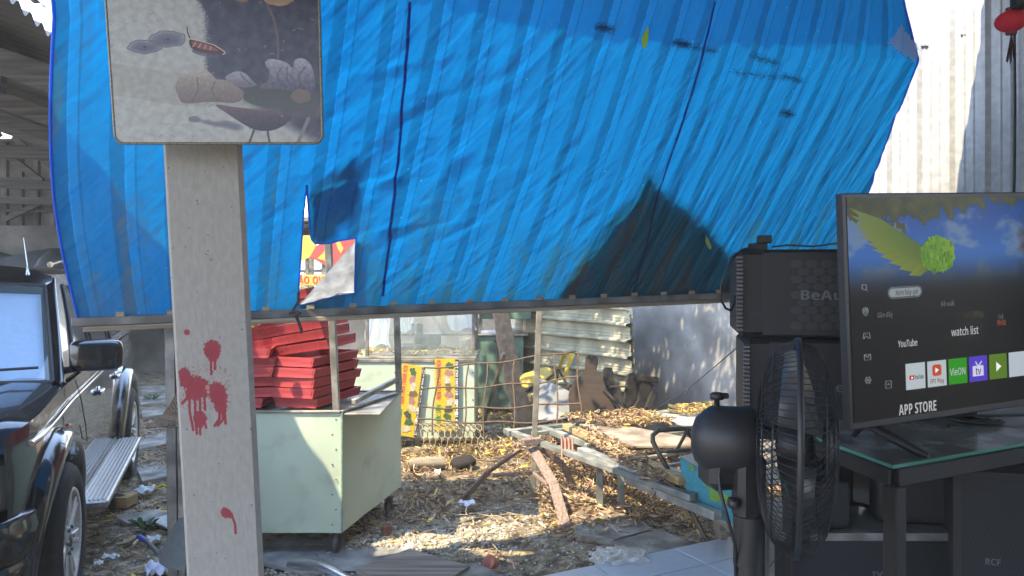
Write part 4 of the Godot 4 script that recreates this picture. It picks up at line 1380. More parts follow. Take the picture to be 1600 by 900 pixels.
func banner(c: Vector3, x: Vector3, y: Vector3, w: float, h: float, parent: Node) -> void:
	var z := x.cross(y).normalized()
	var b := Basis(x, y, z)
	var st := S()
	bx(st, c, Vector3(w, h, 0.002), b, 0.0)
	var p := obj("banner", st, M("banner_yellow", Color(0.72, 0.52, 0.04), 0.55, 0.0, "fine", 3.0), parent)
	st = S()
	bx(st, c + x * (w * 0.43) + z * 0.002, Vector3(w * 0.15, h * 0.98, 0.002), b, 0.0)
	obj("blue_strip", st, M("banner_navy", Color(0.035, 0.045, 0.1), 0.5), p)
	var turn := Basis(y, -x, z)
	letters("SHIP TẬN NƠI - ĐT: 0393 052 292", w * 0.105, M("white_ink", Color(0.75, 0.75, 0.72), 0.6, 0.0, ""), Transform3D(turn, c + x * (w * 0.43) + z * 0.004), p, "lettering", h * 0.92)
	letters("NEM CHUA THANH HÓA", w * 0.19, M("red_ink", Color(0.5, 0.03, 0.06), 0.6, 0.0, ""), Transform3D(turn, c + x * (-w * 0.33) + y * (h * 0.21) + z * 0.002), p, "lettering", h * 0.54)
	letters("ĐẶC SẢN", w * 0.17, M("green_ink", Color(0.03, 0.22, 0.06), 0.6, 0.0, ""), Transform3D(turn, c + x * (-w * 0.33) + y * (-h * 0.26) + z * 0.002), p, "lettering", h * 0.25)
	for k in 9:
		var pc := c + x * (w * (0.07 + R(-0.08, 0.08))) + y * (h * (0.40 - k * 0.1)) + z * (0.0015 + 0.0004 * k)
		st = S()
		var ring := []
		var ph := R(0, 6)
		for i in 16:
			var a := TAU * i / 16.0
			var r := 1.0 + 0.22 * sin(a * 2.0 + ph) + 0.16 * sin(a * 5.0 + ph * 2.0)
			ring.append(Vector2(cos(a) * w * R(0.13, 0.17) * r, sin(a) * h * 0.055 * r))
		prism(st, ring, 0.0003, Transform3D(b, pc))
		var tone: Array = [["dish_green", Color(0.06, 0.14, 0.06)], ["dish_cream", Color(0.62, 0.57, 0.42)], ["dish_pink", Color(0.45, 0.22, 0.2)], ["dish_brown", Color(0.2, 0.13, 0.07)], ["dish_dark", Color(0.07, 0.09, 0.07)]][[0, 2, 1, 3, 2, 1, 4, 0, 1][k]]
		obj("printed_picture", st, M(tone[0], tone[1], 0.6), p)

func build_far_carts() -> void:
	var green := M("green_sheet", Color.WHITE, 0.4)
	var steel := M("grey_angle_steel", Color.WHITE, 0.5)
	var d := 7.4
	var x0 := pt(552, 560, d).x
	var x1 := pt(742, 560, d).x
	var zf := -d
	var dep := 0.7
	var top := 0.865
	var o := thing("glass_cart", "green snack cart with a glass case and two yellow banners, behind the tray cart", "food cart", Vector3((x0 + x1) / 2, 0, zf - dep / 2))
	var st := S()
	var w := x1 - x0
	var xs := [x0, x0 + w * 0.36, x1]
	for k in 2:
		st = S()
		bx(st, Vector3((xs[k] + xs[k + 1]) / 2, 0.47, zf), Vector3(xs[k + 1] - xs[k] - 0.006, 0.76, 0.012))
		obj("front_panel", st, green, o)
	st = S()
	bx(st, Vector3(x1 - 0.006, 0.47, zf - dep / 2), Vector3(0.012, 0.76, dep - 0.02))
	obj("side_panel", st, green, o)
	st = S()
	bx(st, Vector3(x0 + 0.006, 0.47, zf - dep / 2), Vector3(0.012, 0.76, dep - 0.02))
	obj("side_panel", st, green, o)
	st = S()
	bx(st, Vector3((x0 + x1) / 2, top - 0.005, zf - dep / 2), Vector3(w + 0.03, 0.02, dep + 0.02))
	obj("counter", st, M("counter_zinc", Color.WHITE, 0.5), o)
	st = S()
	beam(st, Vector3(x0, top - 0.03, zf + 0.014), Vector3(x1, top - 0.03, zf + 0.014), 0.012, 0.03)
	beam(st, Vector3(x0, 0.085, zf + 0.012), Vector3(x1, 0.085, zf + 0.012), 0.014, 0.03)
	obj("trim", st, steel, o)
	for xx in [x0 + 0.02, x0 + 0.13, x1 - 0.015]:
		for z in [zf - 0.015, zf - dep + 0.02]:
			if xx < x0 + 0.1 and z > zf - 0.1: continue
			st = S()
			beam(st, Vector3(xx, top, z), Vector3(xx, 1.75, z), 0.03, 0.03, Vector3.BACK)
			obj("upright", st, steel, o)
	st = S()
	for z in [zf - 0.015, zf - dep + 0.02]:
		beam(st, Vector3(x0, 1.352, z), Vector3(x1, 1.342, z), 0.02, 0.018)
	beam(st, Vector3(x1 - 0.015, 1.35, zf), Vector3(x1 - 0.015, 1.35, zf - dep), 0.02, 0.018)
	beam(st, Vector3(x0, 1.03, zf - dep + 0.02), Vector3(x1, 1.03, zf - dep + 0.02), 0.02, 0.02)
	bx(st, Vector3((x0 + x1) / 2, 1.76, zf - dep / 2), Vector3(w + 0.1, 0.02, dep + 0.1))
	obj("case_frame", st, steel, o)
	var gl := pane("case_glass", Color(0.86, 0.92, 0.88), 0.1, 0.02)
	st = S()
	bx(st, Vector3((x0 + x1) / 2 + 0.07, 1.11, zf - 0.012), Vector3(w - 0.2, 0.46, 0.004), Basis(), 0.0)
	obj("pane", st, gl, o)
	for xx in [x0 + w * 0.5, x0 + w * 0.72]:
		st = S()
		bx(st, Vector3(xx, 1.10, zf - dep * 0.5), Vector3(0.004, 0.46, dep - 0.1), Basis(), 0.0)
		obj("pane", st, gl, o)
	# paper and cloth hung inside the case
	var wsh := func(n: String, px0: float, px1: float, py0: float, py1: float, z: float, c: Color, key: String) -> void:
		var s := S()
		var f := func(u: float, v: float) -> Vector3:
			var q := pt(lerpf(px0, px1, u) + 4.0 * sin(v * 5.0 + px0) * v, lerpf(py0, py1, v) + 3.0 * sin(u * 7.0), -z)
			return q + Vector3(0, 0, 0.02 * sin(u * 14.0 + v * 3.0))
		grid(s, 24, 12, f)
		obj(n, s, cloth_mat(key, c, Color(1, 1, 0.95)), o)
	wsh.call("paper_sheet", 573, 610, 482, 540, zf - 0.45, Color(0.66, 0.66, 0.62), "white_paper")
	wsh.call("plastic_sheet", 700, 742, 480, 515, zf - 0.35, Color(0.6, 0.62, 0.62), "plastic_sheet")
	wsh.call("paper_sheet", 624, 648, 482, 518, zf - 0.5, Color(0.6, 0.63, 0.54), "white_paper2")
	st = S()
	bx(st, pt(652, 508, d + 0.45) + Vector3(0, -0.04, 0), Vector3(0.11, 0.12, 0.1), Basis(), 0.01)
	bx(st, pt(668, 530, d + 0.45), Vector3(0.26, 0.12, 0.16), Basis(), 0.01)
	obj("grey_tray", st, M("dull_steel", Color.WHITE, 0.5), o)
	# things in the case
	var tin := thing("metal_tin", "dented silver tin standing at the right end of the glass case", "tin", pt(729, 556, d + 0.12))
	st = S()
	var tp := tin.position
	lathe(st, [Vector2(0, 0), Vector2(0.055, 0), Vector2(0.058, 0.03), Vector2(0.054, 0.09), Vector2(0.06, 0.15), Vector2(0.056, 0.16), Vector2(0.05, 0.155), Vector2(0.05, 0.02)], 22, Transform3D(Basis(Vector3.FORWARD, -0.06), Vector3(tp.x, top + 0.006, tp.z)))
	obj("body", st, M("tin_metal", Color(0.55, 0.53, 0.48), 0.35, 0.8, "stain", 6.0), tin)
	st = S()
	var bag := func(u: float, v: float) -> Vector3:
		var a := u * TAU
		var b := v * PI
		var r := 1.0 + 0.25 * sin(a * 3.0 + v * 7.0) * sin(b)
		return Vector3(pt(638, 545, d + 0.25).x + 0.17 * cos(a) * sin(b) * r, top + 0.05 + 0.055 * cos(b) * r, zf - 0.3 + 0.1 * sin(a) * sin(b) * r)
	grid(st, 26, 14, bag)
	solo("plastic_bag", st, M("dark_tarp", Color.BLACK, 0.5), "crumpled dark plastic bag among the leaves in the glass case", "plastic bag")
	# banners on the front
	banner(pt(640, 626, d - 0.04) + Vector3(0, 0, 0.0), Vector3(0.985, -0.17, 0).normalized() * 1.0, Vector3(0.12, 0.985, 0).normalized(), 0.225, 0.68, o)
	banner(pt(698, 617, d - 0.04), Vector3(1, 0.0, 0), Vector3(0.0, 1, 0), 0.225, 0.69, o)
	for k in 9:
		st = S()
		lump(st, Transform3D(Basis(), Vector3([xs[1] - 0.02, xs[1] + 0.03, x1 - 0.02][k % 3], 0.2 + (k / 3) * 0.26, zf + 0.008)), Vector3(0.007, 0.007, 0.004), 1.0, 8, 4)
		obj("rivet", st, M("rivet", Color.WHITE, 0.5), o)
	for xx in [x0 + 0.12, x1 - 0.1]:
		st = S()
		lathe(st, [Vector2(0, -0.016), Vector2(0.04, -0.016), Vector2(0.045, 0), Vector2(0.04, 0.016), Vector2(0, 0.016)], 18, Transform3D(Basis(Vector3.BACK, PI / 2), Vector3(xx, 0.05, zf - 0.1)))
		obj("castor", st, M("castor_rubber", Color.WHITE, 0.8), o)
	# third cart, behind the tree
	var d3 := 9.0
	var y0 := pt(746, 480, d3).x
	var y1 := pt(822, 480, d3).x
	var o3 := thing("green_cart", "shaded green cart with a raised green box, behind the leaning tree", "food cart", Vector3((y0 + y1) / 2, 0, -d3 - 0.3))
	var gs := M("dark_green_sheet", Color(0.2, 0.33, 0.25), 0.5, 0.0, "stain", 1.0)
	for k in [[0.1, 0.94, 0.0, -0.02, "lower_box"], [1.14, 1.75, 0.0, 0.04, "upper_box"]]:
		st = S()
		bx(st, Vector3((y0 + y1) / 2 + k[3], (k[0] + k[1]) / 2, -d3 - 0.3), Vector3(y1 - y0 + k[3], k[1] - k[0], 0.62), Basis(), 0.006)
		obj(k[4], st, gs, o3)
	st = S()
	bx(st, Vector3((y0 + y1) / 2, 0.955, -d3 - 0.3), Vector3(y1 - y0 + 0.05, 0.02, 0.68))
	for xx in [y0 + 0.02, y1 - 0.02]:
		for z in [-d3 - 0.02, -d3 - 0.58]: beam(st, Vector3(xx, 0.96, z), Vector3(xx, 1.15, z), 0.03, 0.03, Vector3.BACK)
	obj("shelf_frame", st, steel, o3)
	st = S()
	beam(st, Vector3(y0 + 0.24, 0.2, -d3 + 0.012), Vector3(y0 + 0.24, 0.93, -d3 + 0.012), 0.014, 0.012, Vector3.BACK)
	bx(st, Vector3(y0 + 0.22, 0.88, -d3 + 0.02), Vector3(0.06, 0.03, 0.02))
	obj("door_edge", st, M("castor_rubber", Color.WHITE, 0.8), o3)
	for k in [[y0 + 0.08], [y1 - 0.08]]:
		st = S()
		beam(st, Vector3(k[0], 0.0, -d3 - 0.25), Vector3(k[0], 0.12, -d3 - 0.25), 0.05, 0.05, Vector3.BACK)
		obj("leg", st, steel, o3)
	# what shows through the tear: a painted stall sign
	var ds := 8.2
	var sg := thing("stall_sign", "painted stall sign with yellow disc and red striped cone, seen through the awning's tear", "sign", pt(500, 400, ds))
	st = S()
	var dis := []
	for k in 30: dis.append(Vector2(cos(TAU * k / 30.0), sin(TAU * k / 30.0)) * 27.0 * ds / F)
	prism(st, dis, 0.03, Transform3D(Basis(), pt(466, 381, ds)))
	obj("yellow_disc", st, M("sign_yellow", Color(0.72, 0.55, 0.09), 0.6), sg)
	st = S()
	var poly := func(pts: Array, z: float, dp: float) -> SurfaceTool:
		var s := S()
		var q := []
		for p in pts: q.append(Vector2((p[0] - 500) * ds / F, -(p[1] - 400) * ds / F))
		prism(s, q, dp, Transform3D(Basis(), pt(500, 400, ds) + Vector3(0, 0, z)))
		return s
	obj("red_cone", poly.call([[484, 402], [494, 384], [520, 372], [560, 366], [575, 390], [550, 430], [515, 418]], 0.004, 0.03), M("sign_red", Color(0.58, 0.09, 0.07), 0.6), sg)
	obj("yellow_stripe", poly.call([[496, 404], [508, 392], [511, 380], [516, 377], [517, 398], [513, 409]], 0.008, 0.01), M("sign_yellow", Color.WHITE, 0.6), sg)
	obj("yellow_stripe", poly.call([[524, 375], [529, 374], [537, 388], [533, 396], [528, 388]], 0.008, 0.01), M("sign_yellow", Color.WHITE, 0.6), sg)
	st = S()
	beam(st, pt(480, 470, ds) + Vector3(0, -0.95, -0.03), pt(478, 380, ds) + Vector3(0, 0, -0.06), 0.03, 0.03, Vector3.BACK)
	beam(st, pt(507, 470, ds) + Vector3(0, -0.95, -0.03), pt(505, 410, ds) + Vector3(0, 0, -0.06), 0.05, 0.03, Vector3.BACK)
	beam(st, pt(455, 424, ds) + Vector3(0, 0, -0.09), pt(530, 422, ds) + Vector3(0, 0, -0.09), 0.02, 0.03)
	obj("support", st, steel, sg)
	var ys := thing("shop_board", "small yellow board with red letters low in the awning's tear", "sign", pt(490, 438, 7.9))
	st = S()
	bx(st, pt(490, 438, 7.9), Vector3(0.34, 0.11, 0.02))
	obj("panel", st, M("sign_yellow", Color.WHITE, 0.6), ys)
	letters("ĂO OV", 0.075, M("red_ink", Color.WHITE, 0.6), Transform3D(Basis(), pt(486, 438, 7.9) + Vector3(0, 0, 0.0125)), ys, "lettering", 0.26)
	st = S()
	beam(st, pt(470, 446, 7.85) + Vector3(0, -0.02, 0), pt(500, 462, 7.85), 0.05, 0.04)
	beam(st, pt(462, 470, 7.85), pt(500, 455, 7.85), 0.04, 0.03)
	beam(st, pt(478, 450, 7.85) + Vector3(0, 0, 0.03), pt(478, 450, 7.85) + Vector3(0, -1.5, 0.03), 0.04, 0.03, Vector3.BACK)
	obj("bracket", st, M("weathered_wood", Color.WHITE, 0.8), ys)
	st = S()
	var gt := func(u: float, v: float) -> Vector3:
		return pt(lerpf(440, 530, u), lerpf(333, 347, v), 8.6) + Vector3(0, 0, 0.09 * sin(PI * v))
	grid(st, 6, 8, gt)
	beam(st, pt(440, 347, 8.6), pt(530, 347, 8.6), 0.05, 0.012)
	beam(st, pt(505, 350, 8.64), pt(505, 350, 8.64) + Vector3(0, -2.2, 0), 0.06, 0.06, Vector3.BACK)
	solo("roof_gutter", st, M("white_gutter", Color(0.7, 0.7, 0.66), 0.5), "white roof gutter on a post, seen through the awning's tear", "gutter")

# ---------- tree and yard ----------
func leaf_mesh(key: String, curl: float) -> ArrayMesh:
	var st := S()
	var f := func(u: float, v: float) -> Vector3:
		var w := sin(PI * pow(clampf(v * 0.96 + 0.02, 0, 1), 0.75)) * 0.16
		var a := (u - 0.5) * 2.0
		return Vector3(a * w * cos(a * curl), absf(a) * w * sin(curl) * 0.9 + 0.16 * curl * pow(v - 0.5, 2) * 2.0, v - 0.5)
	grid(st, 2, 5, f)
	st.generate_normals(); st.index()
	var m := st.commit()
	var mm := StandardMaterial3D.new()
	mm.resource_name = key
	mm.vertex_color_use_as_albedo = true; mm.roughness = 0.8
	mm.backlight_enabled = true; mm.backlight = Color(0.35, 0.35, 0.35)
	m.surface_set_material(0, mm)
	return m

func build_tree() -> void:
	var base := gd(822, 664)
	var o := thing("leaning_tree", "slender brown tree trunk leaning left beside the green cart, its crown above the awning", "tree", base)
	var top := pt(776, 455, -base.z - 0.3)
	var pts := [base + Vector3(0.02, -0.1, 0), base + Vector3(0.0, 0.03, 0), base.lerp(top, 0.3) + Vector3(-0.03, 0, 0), base.lerp(top, 0.65) + Vector3(-0.02, 0, 0), top, top + Vector3(-0.15, 0.8, 0.35), top + Vector3(-0.3, 1.6, 0.8), top + Vector3(-0.25, 2.4, 1.2)]
	var st := S()
	var fine := []
	for i in pts.size() - 1:
		for k in 5: fine.append(pts[i].lerp(pts[i + 1], k / 5.0) + Vector3(R(-0.006, 0.006), 0, R(-0.006, 0.006)))
	fine.append(pts[-1])
	var rad := []
	for i in fine.size(): rad.append((0.155 if i < 4 else 0.125) - 0.0022 * i + R(-0.004, 0.004))
	tube(st, fine, rad, 16)
	obj("trunk", st, M("tree_bark", Color(0.6, 0.45, 0.32), 0.92, 0.0, "blotch", 1.6, 1.0), o)
	var ends := []
	for i in 20:
		st = S()
		var a: Vector3 = pts[5].lerp(pts[7], (i % 5) / 4.0)
		var e := Vector3(R(-1.9, 1.7), R(3.5, 5.3), R(-8.2, -5.5))
		if i > 16: e = Vector3(R(-0.5, 1.0), R(3.9, 5.0), R(-6.3, -4.9))
		var mid := a.lerp(e, 0.5) + Vector3(R(-0.2, 0.2), 0.2, R(-0.2, 0.2))
		tube(st, [a, a.lerp(mid, 0.5) + Vector3(0, 0.08, 0), mid, e], [0.06, 0.045, 0.03, 0.012], 7)
		obj("limb", st, mats["tree_bark"], o)
		for k in 7: ends.append(e.lerp(mid, R(0, 0.7)) + Vector3(R(-0.45, 0.45), R(-0.3, 0.35), R(-0.45, 0.45)))
	var xfs := []
	var cols := []
	for e in ends:
		for k in 34:
			var p: Vector3 = e + Vector3(rng.randfn(0, 0.24), rng.randfn(0, 0.17), rng.randfn(0, 0.24))
			var b := Basis.from_euler(Vector3(R(-1.1, 0.5), R(0, TAU), R(-0.5, 0.5))).scaled(Vector3.ONE * R(0.13, 0.2))
			xfs.append(Transform3D(b, p))
			var g := R(0.7, 1.3)
			cols.append(Color(0.05 * g, 0.105 * g, 0.025 * g))
	many("crown", leaf_mesh("green_leaves", 0.3), xfs, cols, o)
	# palm whose fronds show in the tear
	var pb := Vector3(-3.0, 0, -11.2)
	var palm := thing("palm", "green palm fronds showing at the top of the awning's tear", "palm", pb)
	st = S()
	tube(st, [pb, pb + Vector3(0.05, 1.3, 0), pb + Vector3(0.08, 2.2, 0)], [0.1, 0.08, 0.06], 10)
	obj("trunk", st, mats["tree_bark"], palm)
	for k in 9:
		st = S()
		var a := TAU * k / 9.0
		var dir := Vector3(cos(a), 0, sin(a))
		var sidev := Vector3(-sin(a), 0, cos(a))
		for j in 26:
			var t := j / 25.0
			var p := pb + Vector3(0.08, 2.2, 0) + dir * (t * 1.3) + Vector3.UP * (0.75 * t - 0.95 * t * t)
			for s in [-1.0, 1.0]:
				var ln := 0.34 * sin(PI * (0.12 + t * 0.85))
				var tip: Vector3 = p + sidev * s * ln + dir * ln * 0.5 + Vector3.DOWN * ln * 0.45
				tri(st, p - dir * 0.014, p + dir * 0.014, tip)
		obj("frond", st, cloth_mat("palm_green", Color(0.06, 0.13, 0.04), Color(0.5, 0.7, 0.2)), palm)

func wall_s(px: float) -> float:       # where along the side wall a column of the photograph meets it
	# x / d = k: 1.55 + .42 s = k (7.5 - .907 s)
	var k := (px - 800.0) / F
	return (k * 7.5 - 1.55) / (0.42 + 0.907 * k)

func build_yard() -> void:
	var rusty := M("rusty_steel", Color(0.26, 0.17, 0.11), 0.85, 0.2, "rust", 4.0)
	# cream ribbed sheets leaning on the wall
	var st := S()
	var a0 := pt(990, 640, 7.0)      # right end, low
	var a1 := pt(984, 484, 7.25)
	var b0 := pt(800, 612, 9.6)
	var b1 := pt(806, 468, 9.75)
	var f := func(u: float, v: float) -> Vector3:
		var p := a0.lerp(b0, u).lerp(a1.lerp(b1, u), v)
		var k := fposmod(v * 6.0 + 0.1, 1.0)
		var r := smoothstep(0.0, 0.06, k) * smoothstep(0.26, 0.2, k)
		r += 0.12 * smoothstep(0.5, 0.53, k) * smoothstep(0.6, 0.57, k)
		return p + Vector3(-0.89, 0.1, 0.45) * (r * 0.046 + 0.004 * sin(u * 5.0 + v * 2.0)) + Vector3(0, 0.003 * sin(u * 8.0), 0)
	grid(st, 24, 144, f)
	var cream := M("cream_sheet", Color(0.64, 0.58, 0.38), 0.7, 0.0, "stain", 0.8)
	solo("ribbed_sheet", st, cream, "cream ribbed metal sheet leaning sideways against the grey wall", "metal sheet")
	st = S()
	var fb := func(u: float, v: float) -> Vector3: return f.call(u * 0.97 + 0.01, v * 0.97) + Vector3(0.045, 0.035, -0.02)
	grid(st, 16, 144, fb)
	solo("ribbed_sheet", st, cream, "second ribbed sheet half hidden behind the cream one against the wall", "metal sheet")
	# rusted bar grid standing between carts and tree
	var g := thing("bar_grid", "rusty welded bar grid standing upright in front of the leaning tree", "wire panel", pt(780, 690, 6.9))
	var c00 := pt(652, 655, 6.75)
	var c01 := pt(663, 574, 6.9)
	var c10 := pt(908, 655, 6.4)
	var c11 := pt(902, 548, 6.6)
	var at := func(u: float, v: float) -> Vector3:
		return c00.lerp(c10, u).lerp(c01.lerp(c11, u), v) + Vector3(0, -0.02 * sin(PI * u), 0.05 * sin(PI * u + v))
	for v in [0.0, 0.24, 0.60, 1.0]:
		st = S()
		var p := []
		for i in 13: p.append(at.call(i / 12.0, v + 0.02 * sin(i * 1.3 + v * 9.0)))
		tube(st, p, 0.008, 6)
		obj("bar", st, rusty, g)
	for u in [0.0, 0.10, 0.30, 0.42, 0.60, 0.86, 1.0]:
		st = S()
		var p := []
		for i in 7: p.append(at.call(u + 0.008 * sin(i * 1.1 + u * 20.0), lerpf(-0.28 if u < 0.9 else 0.02, 1.0, i / 6.0)))
		tube(st, p, 0.0075, 6)
		obj("bar", st, rusty, g)
	# roll of hexagonal wire at its foot
	st = S()
	var rc := pt(708, 676, 7.2)
	var hexp := func(u: float, v: float) -> Vector3:
		var a := PI * (0.02 + 0.96 * v)
		return Vector3(rc.x + (u - 0.5) * 0.60 + 0.02 * sin(v * 9.0), maxf(0.02, 0.02 + 0.25 * sin(a)), rc.z + 0.17 * cos(a) + 0.02 * sin(u * 7.0))
	var nu := 11
	var nv := 8
	for j in nv:
		for i in nu:
			var off := 0.5 if j % 2 else 0.0
			var u := (i + off) / nu
			if u > 1.0: continue
			var v := float(j) / nv
			var dv := 1.0 / nv
			var du := 0.5 / nu
			var n0: Vector3 = hexp.call(u, v + dv * 0.33)
			tube(st, [hexp.call(u, v - dv * 0.33 if v > 0 else 0.0), n0], 0.005, 4, false)
			if u + du <= 1.01: tube(st, [n0, hexp.call(u + du, v + dv * 0.67)], 0.0046, 4, false)
			if u - du >= -0.01: tube(st, [n0, hexp.call(u - du, v + dv * 0.67)], 0.0046, 4, false)
	solo("wire_netting", st, M("galvanised_wire", Color(0.62, 0.52, 0.36), 0.6, 0.5, "rust", 6.0), "bent roll of hexagonal wire netting lying at the foot of the bar grid", "wire netting")
	# pale prop leaning by the tree
	st = S()
	beam(st, gd(752, 672), pt(788, 552, 7.6), 0.035, 0.03)
	solo("prop", st, M("grey_angle_steel", Color.WHITE, 0.5), "pale slanting metal prop leaning left of the tree trunk", "prop")
	# grey board on the ground
	st = S()
	var bo := func(px: float, py: float, d: float) -> Vector3: return pt(px, py, d)
	var q := [bo.call(842, 590, 7.6), bo.call(872, 602, 7.3), bo.call(911, 623, 7.1), bo.call(905, 650, 6.95), bo.call(868, 656, 6.95), bo.call(840, 656, 7.1)]
	var ctr := Vector3.ZERO
	for p in q: ctr += p / 6.0
	for i in 6:
		var n := (i + 1) % 6
		tri(st, ctr, q[i], q[n])
		var dn := Vector3(0.006, -0.008, -0.012)
		tri(st, ctr + dn, q[n] + dn, q[i] + dn)
		quad(st, q[i], q[i] + dn, q[n] + dn, q[n])
	solo("grey_board", st, M("grey_hardboard", Color(0.34, 0.34, 0.33), 0.8, 0.0, "stain", 1.0), "light grey broken board propped behind the bar grid, right of the tree", "board")
	# yellow chair seat and back tipped against the sheet
	var ch := thing("yellow_chair", "yellow moulded chair lying tipped behind the bar grid", "chair", pt(855, 600, 7.6))
	st = S()
	var o3 := pt(868, 588, 7.7)
	var back := func(u: float, v: float) -> Vector3:
		return o3 + Vector3(lerpf(-0.02, 0.10, u) + v * 0.10, v * 0.24 - 0.02, -0.05 * sin(PI * u) - v * 0.05)
	var bk := func(u: float, v: float) -> bool: return u < 0.3 or u > 0.7 or v > 0.8 or v < 0.1
	grid(st, 12, 12, back, bk)
	grid(st, 12, 12, func(u: float, v: float) -> Vector3: return back.call(u, v) + Vector3(0, -0.004, -0.014), bk)
	obj("backrest", st, M("yellow_moulding", Color(0.62, 0.42, 0.04), 0.5), ch)
	st = S()
	lump(st, Transform3D(Basis.from_euler(Vector3(0.5, 0.2, 0.35)), pt(838, 590, 7.75)), Vector3(0.17, 0.02, 0.12), 0.5)
	obj("seat", st, mats["yellow_moulding"], ch)
	for k in [[822, 612, 845, 590], [846, 600, 870, 580], [866, 610, 872, 578]]:
		st = S()
		tube(st, [pt(k[0], k[1], 7.6), pt(k[2], k[3], 7.65)], 0.013, 7)
		obj("leg", st, M("black_tube", Color(0.02, 0.02, 0.02), 0.5, 0.2), ch)
	st = S()
	tube(st, [pt(873, 578, 7.4), pt(888, 604, 7.3), pt(884, 622, 7.2)], 0.014, 7)
	tube(st, [pt(872, 618, 7.3), pt(888, 604, 7.3), pt(914, 592, 7.5)], 0.013, 7)
	tube(st, [pt(876, 628, 7.3), pt(912, 618, 7.2)], 0.012, 7)
	solo("forked_branch", st, M("dark_wood", Color(0.028, 0.022, 0.018), 0.85, 0.0, "wood", 1.5), "dark forked branch lying right of the yellow chair", "branch")
	# dark necked slabs leaning on the sheets
	for k in [[919, 652, 6.9, 1.0, 0.0, "dark brown bottle shaped slab of wood, front one leaning on the ribbed sheet"], [954, 648, 7.1, 0.9, 0.12, "black necked wooden slab standing behind the brown bottle shaped one"]]:
		st = S()
		var s: float = k[3] * k[2] / F
		var outl := []
		for p in [[-30, 0], [-34, 34], [-28, 54], [-14, 66], [-10, 74], [-9, 94], [-4, 97], [8, 96], [10, 88], [8, 74], [20, 62], [28, 40], [44, 10], [52, 0]]:
			outl.append(Vector2(p[0], p[1]) * s * (1.0 if k[4] == 0.0 else 0.85))
		prism(st, outl, 0.035, Transform3D(Basis.from_euler(Vector3(-0.22, -0.35, k[4])), pt(k[0], k[1], k[2])))
		solo("wooden_slab", st, M("dark_wood" if k[4] > 0 else "brown_slab", Color(0.05, 0.028, 0.016), 0.8, 0.0, "wood", 1.2), k[5], "wooden slab")
	var hp := thing("scrap_heap", "heap of dark scrap timber against the wall at the sheet's right end", "scrap heap", pt(1000, 640, 6.7))
	for k in [[985, 640, 992, 588, 0.16], [1002, 640, 1010, 586, 0.10], [990, 590, 1028, 594, 0.05], [992, 640, 1018, 600, 0.05], [1012, 640, 1022, 612, 0.06], [975, 642, 1000, 610, 0.04], [1015, 636, 1006, 606, 0.03]]:
		st = S()
		beam(st, pt(k[0], k[1], 6.7 + R(-0.1, 0.1)), pt(k[2], k[3], 6.85), k[4], 0.03, Vector3(0.5, 0.3, 1))
		obj("scrap_board", st, M("dark_wood", Color.BLACK, 0.8), hp)
	st = S()
	beam(st, pt(953, 604, 6.8), pt(981, 604, 6.75), 0.03, 0.016)
	tube(st, [pt(944, 610, 6.9), pt(975, 640, 6.7)], 0.016, 6)
	obj("lath", st, M("dark_wood", Color.BLACK, 0.8), hp)
	# twigs on the ribbed sheet
	st = S()
	for k in 40:
		var p := f.call(R(0.1, 0.9), 1.0) as Vector3
		tube(st, [p, p + Vector3(R(-0.1, 0.1), R(0.0, 0.08), R(-0.1, 0.1)), p + Vector3(R(-0.2, 0.2), R(-0.02, 0.1), R(-0.2, 0.2))], 0.005, 4, false)
	solo("twigs", st, M("dry_twig", Color(0.33, 0.25, 0.12), 0.9), "dry twigs heaped along the top edge of the ribbed sheet", "twigs").set_meta("kind", "stuff")
	# line from wall to scrap
	st = S()
	var l0 := pt(1160, 536, 5.0)
	var l1 := pt(1022, 640, 6.5)
	var lm := l0.lerp(l1, 0.55)
	tube(st, [l0, l0.lerp(lm, 0.5) + Vector3(0, -0.02, 0), lm + Vector3(0, -0.035, 0), lm.lerp(l1, 0.5) + Vector3(0, -0.02, 0), l1], 0.004, 5)
	tube(st, [lm + Vector3(0, -0.033, 0), lm + Vector3(-0.02, -0.08, 0.0)], 0.006, 5)
	solo("slack_wire", st, M("grey_rope", Color.BLACK, 0.9), "thin slack wire slanting across the grey wall down to the scrap heap", "wire")
	# rusty stand with spread legs and the upright beside it
	var hub := pt(822, 690, 5.55)
	st = S()
	beam(st, gd(832, 776), pt(843, 470, 5.75), 0.042, 0.042, Vector3.BACK)
	solo("pipe_upright", st, M("pale_post", Color(0.42, 0.38, 0.30), 0.6, 0.2, "stain", 1.5), "tall pale square post rising from the ground to the bar, mid yard", "post")
	var sx := thing("rusty_stand", "rusty three legged steel stand splayed at the foot of the pale post", "stand", Vector3(hub.x, 0, hub.z))
	for k in [[gd(888, 836), pt(832, 700, 5.6), 0.07], [gd(719, 784), pt(814, 702, 5.5), 0.055], [gd(898, 762), pt(846, 700, 5.9), 0.05]]:
		st = S()
		var mid: Vector3 = k[0].lerp(k[1], 0.5) + Vector3(0.03 if k[0].x > 0 else -0.01, 0.03, 0)
		beam(st, k[0], mid, 0.016, k[2], Vector3(1, 0.35, -0.3))
		beam(st, mid, k[1], 0.015, k[2] * 0.98, Vector3(1, 0.35, -0.3))
		obj("leg", st, M("pink_rust", Color(0.47, 0.33, 0.26), 0.85, 0.1, "rust", 3.0), sx)
	st = S()
	bx(st, hub + Vector3(0.03, 0, 0), Vector3(0.13, 0.05, 0.05), Basis(Vector3.UP, 0.4), 0.006)
	obj("hub", st, mats["pink_rust"], sx)
	st = S()
	beam(st, pt(770, 742, 5.5), pt(845, 738, 5.6), 0.022, 0.022)
	obj("brace", st, mats["pink_rust"], sx)
	st = S()
	beam(st, pt(832, 738, 5.6), pt(856, 758, 5.3), 0.025, 0.02)
	obj("brace", st, mats["pink_rust"], sx)
	st = S()
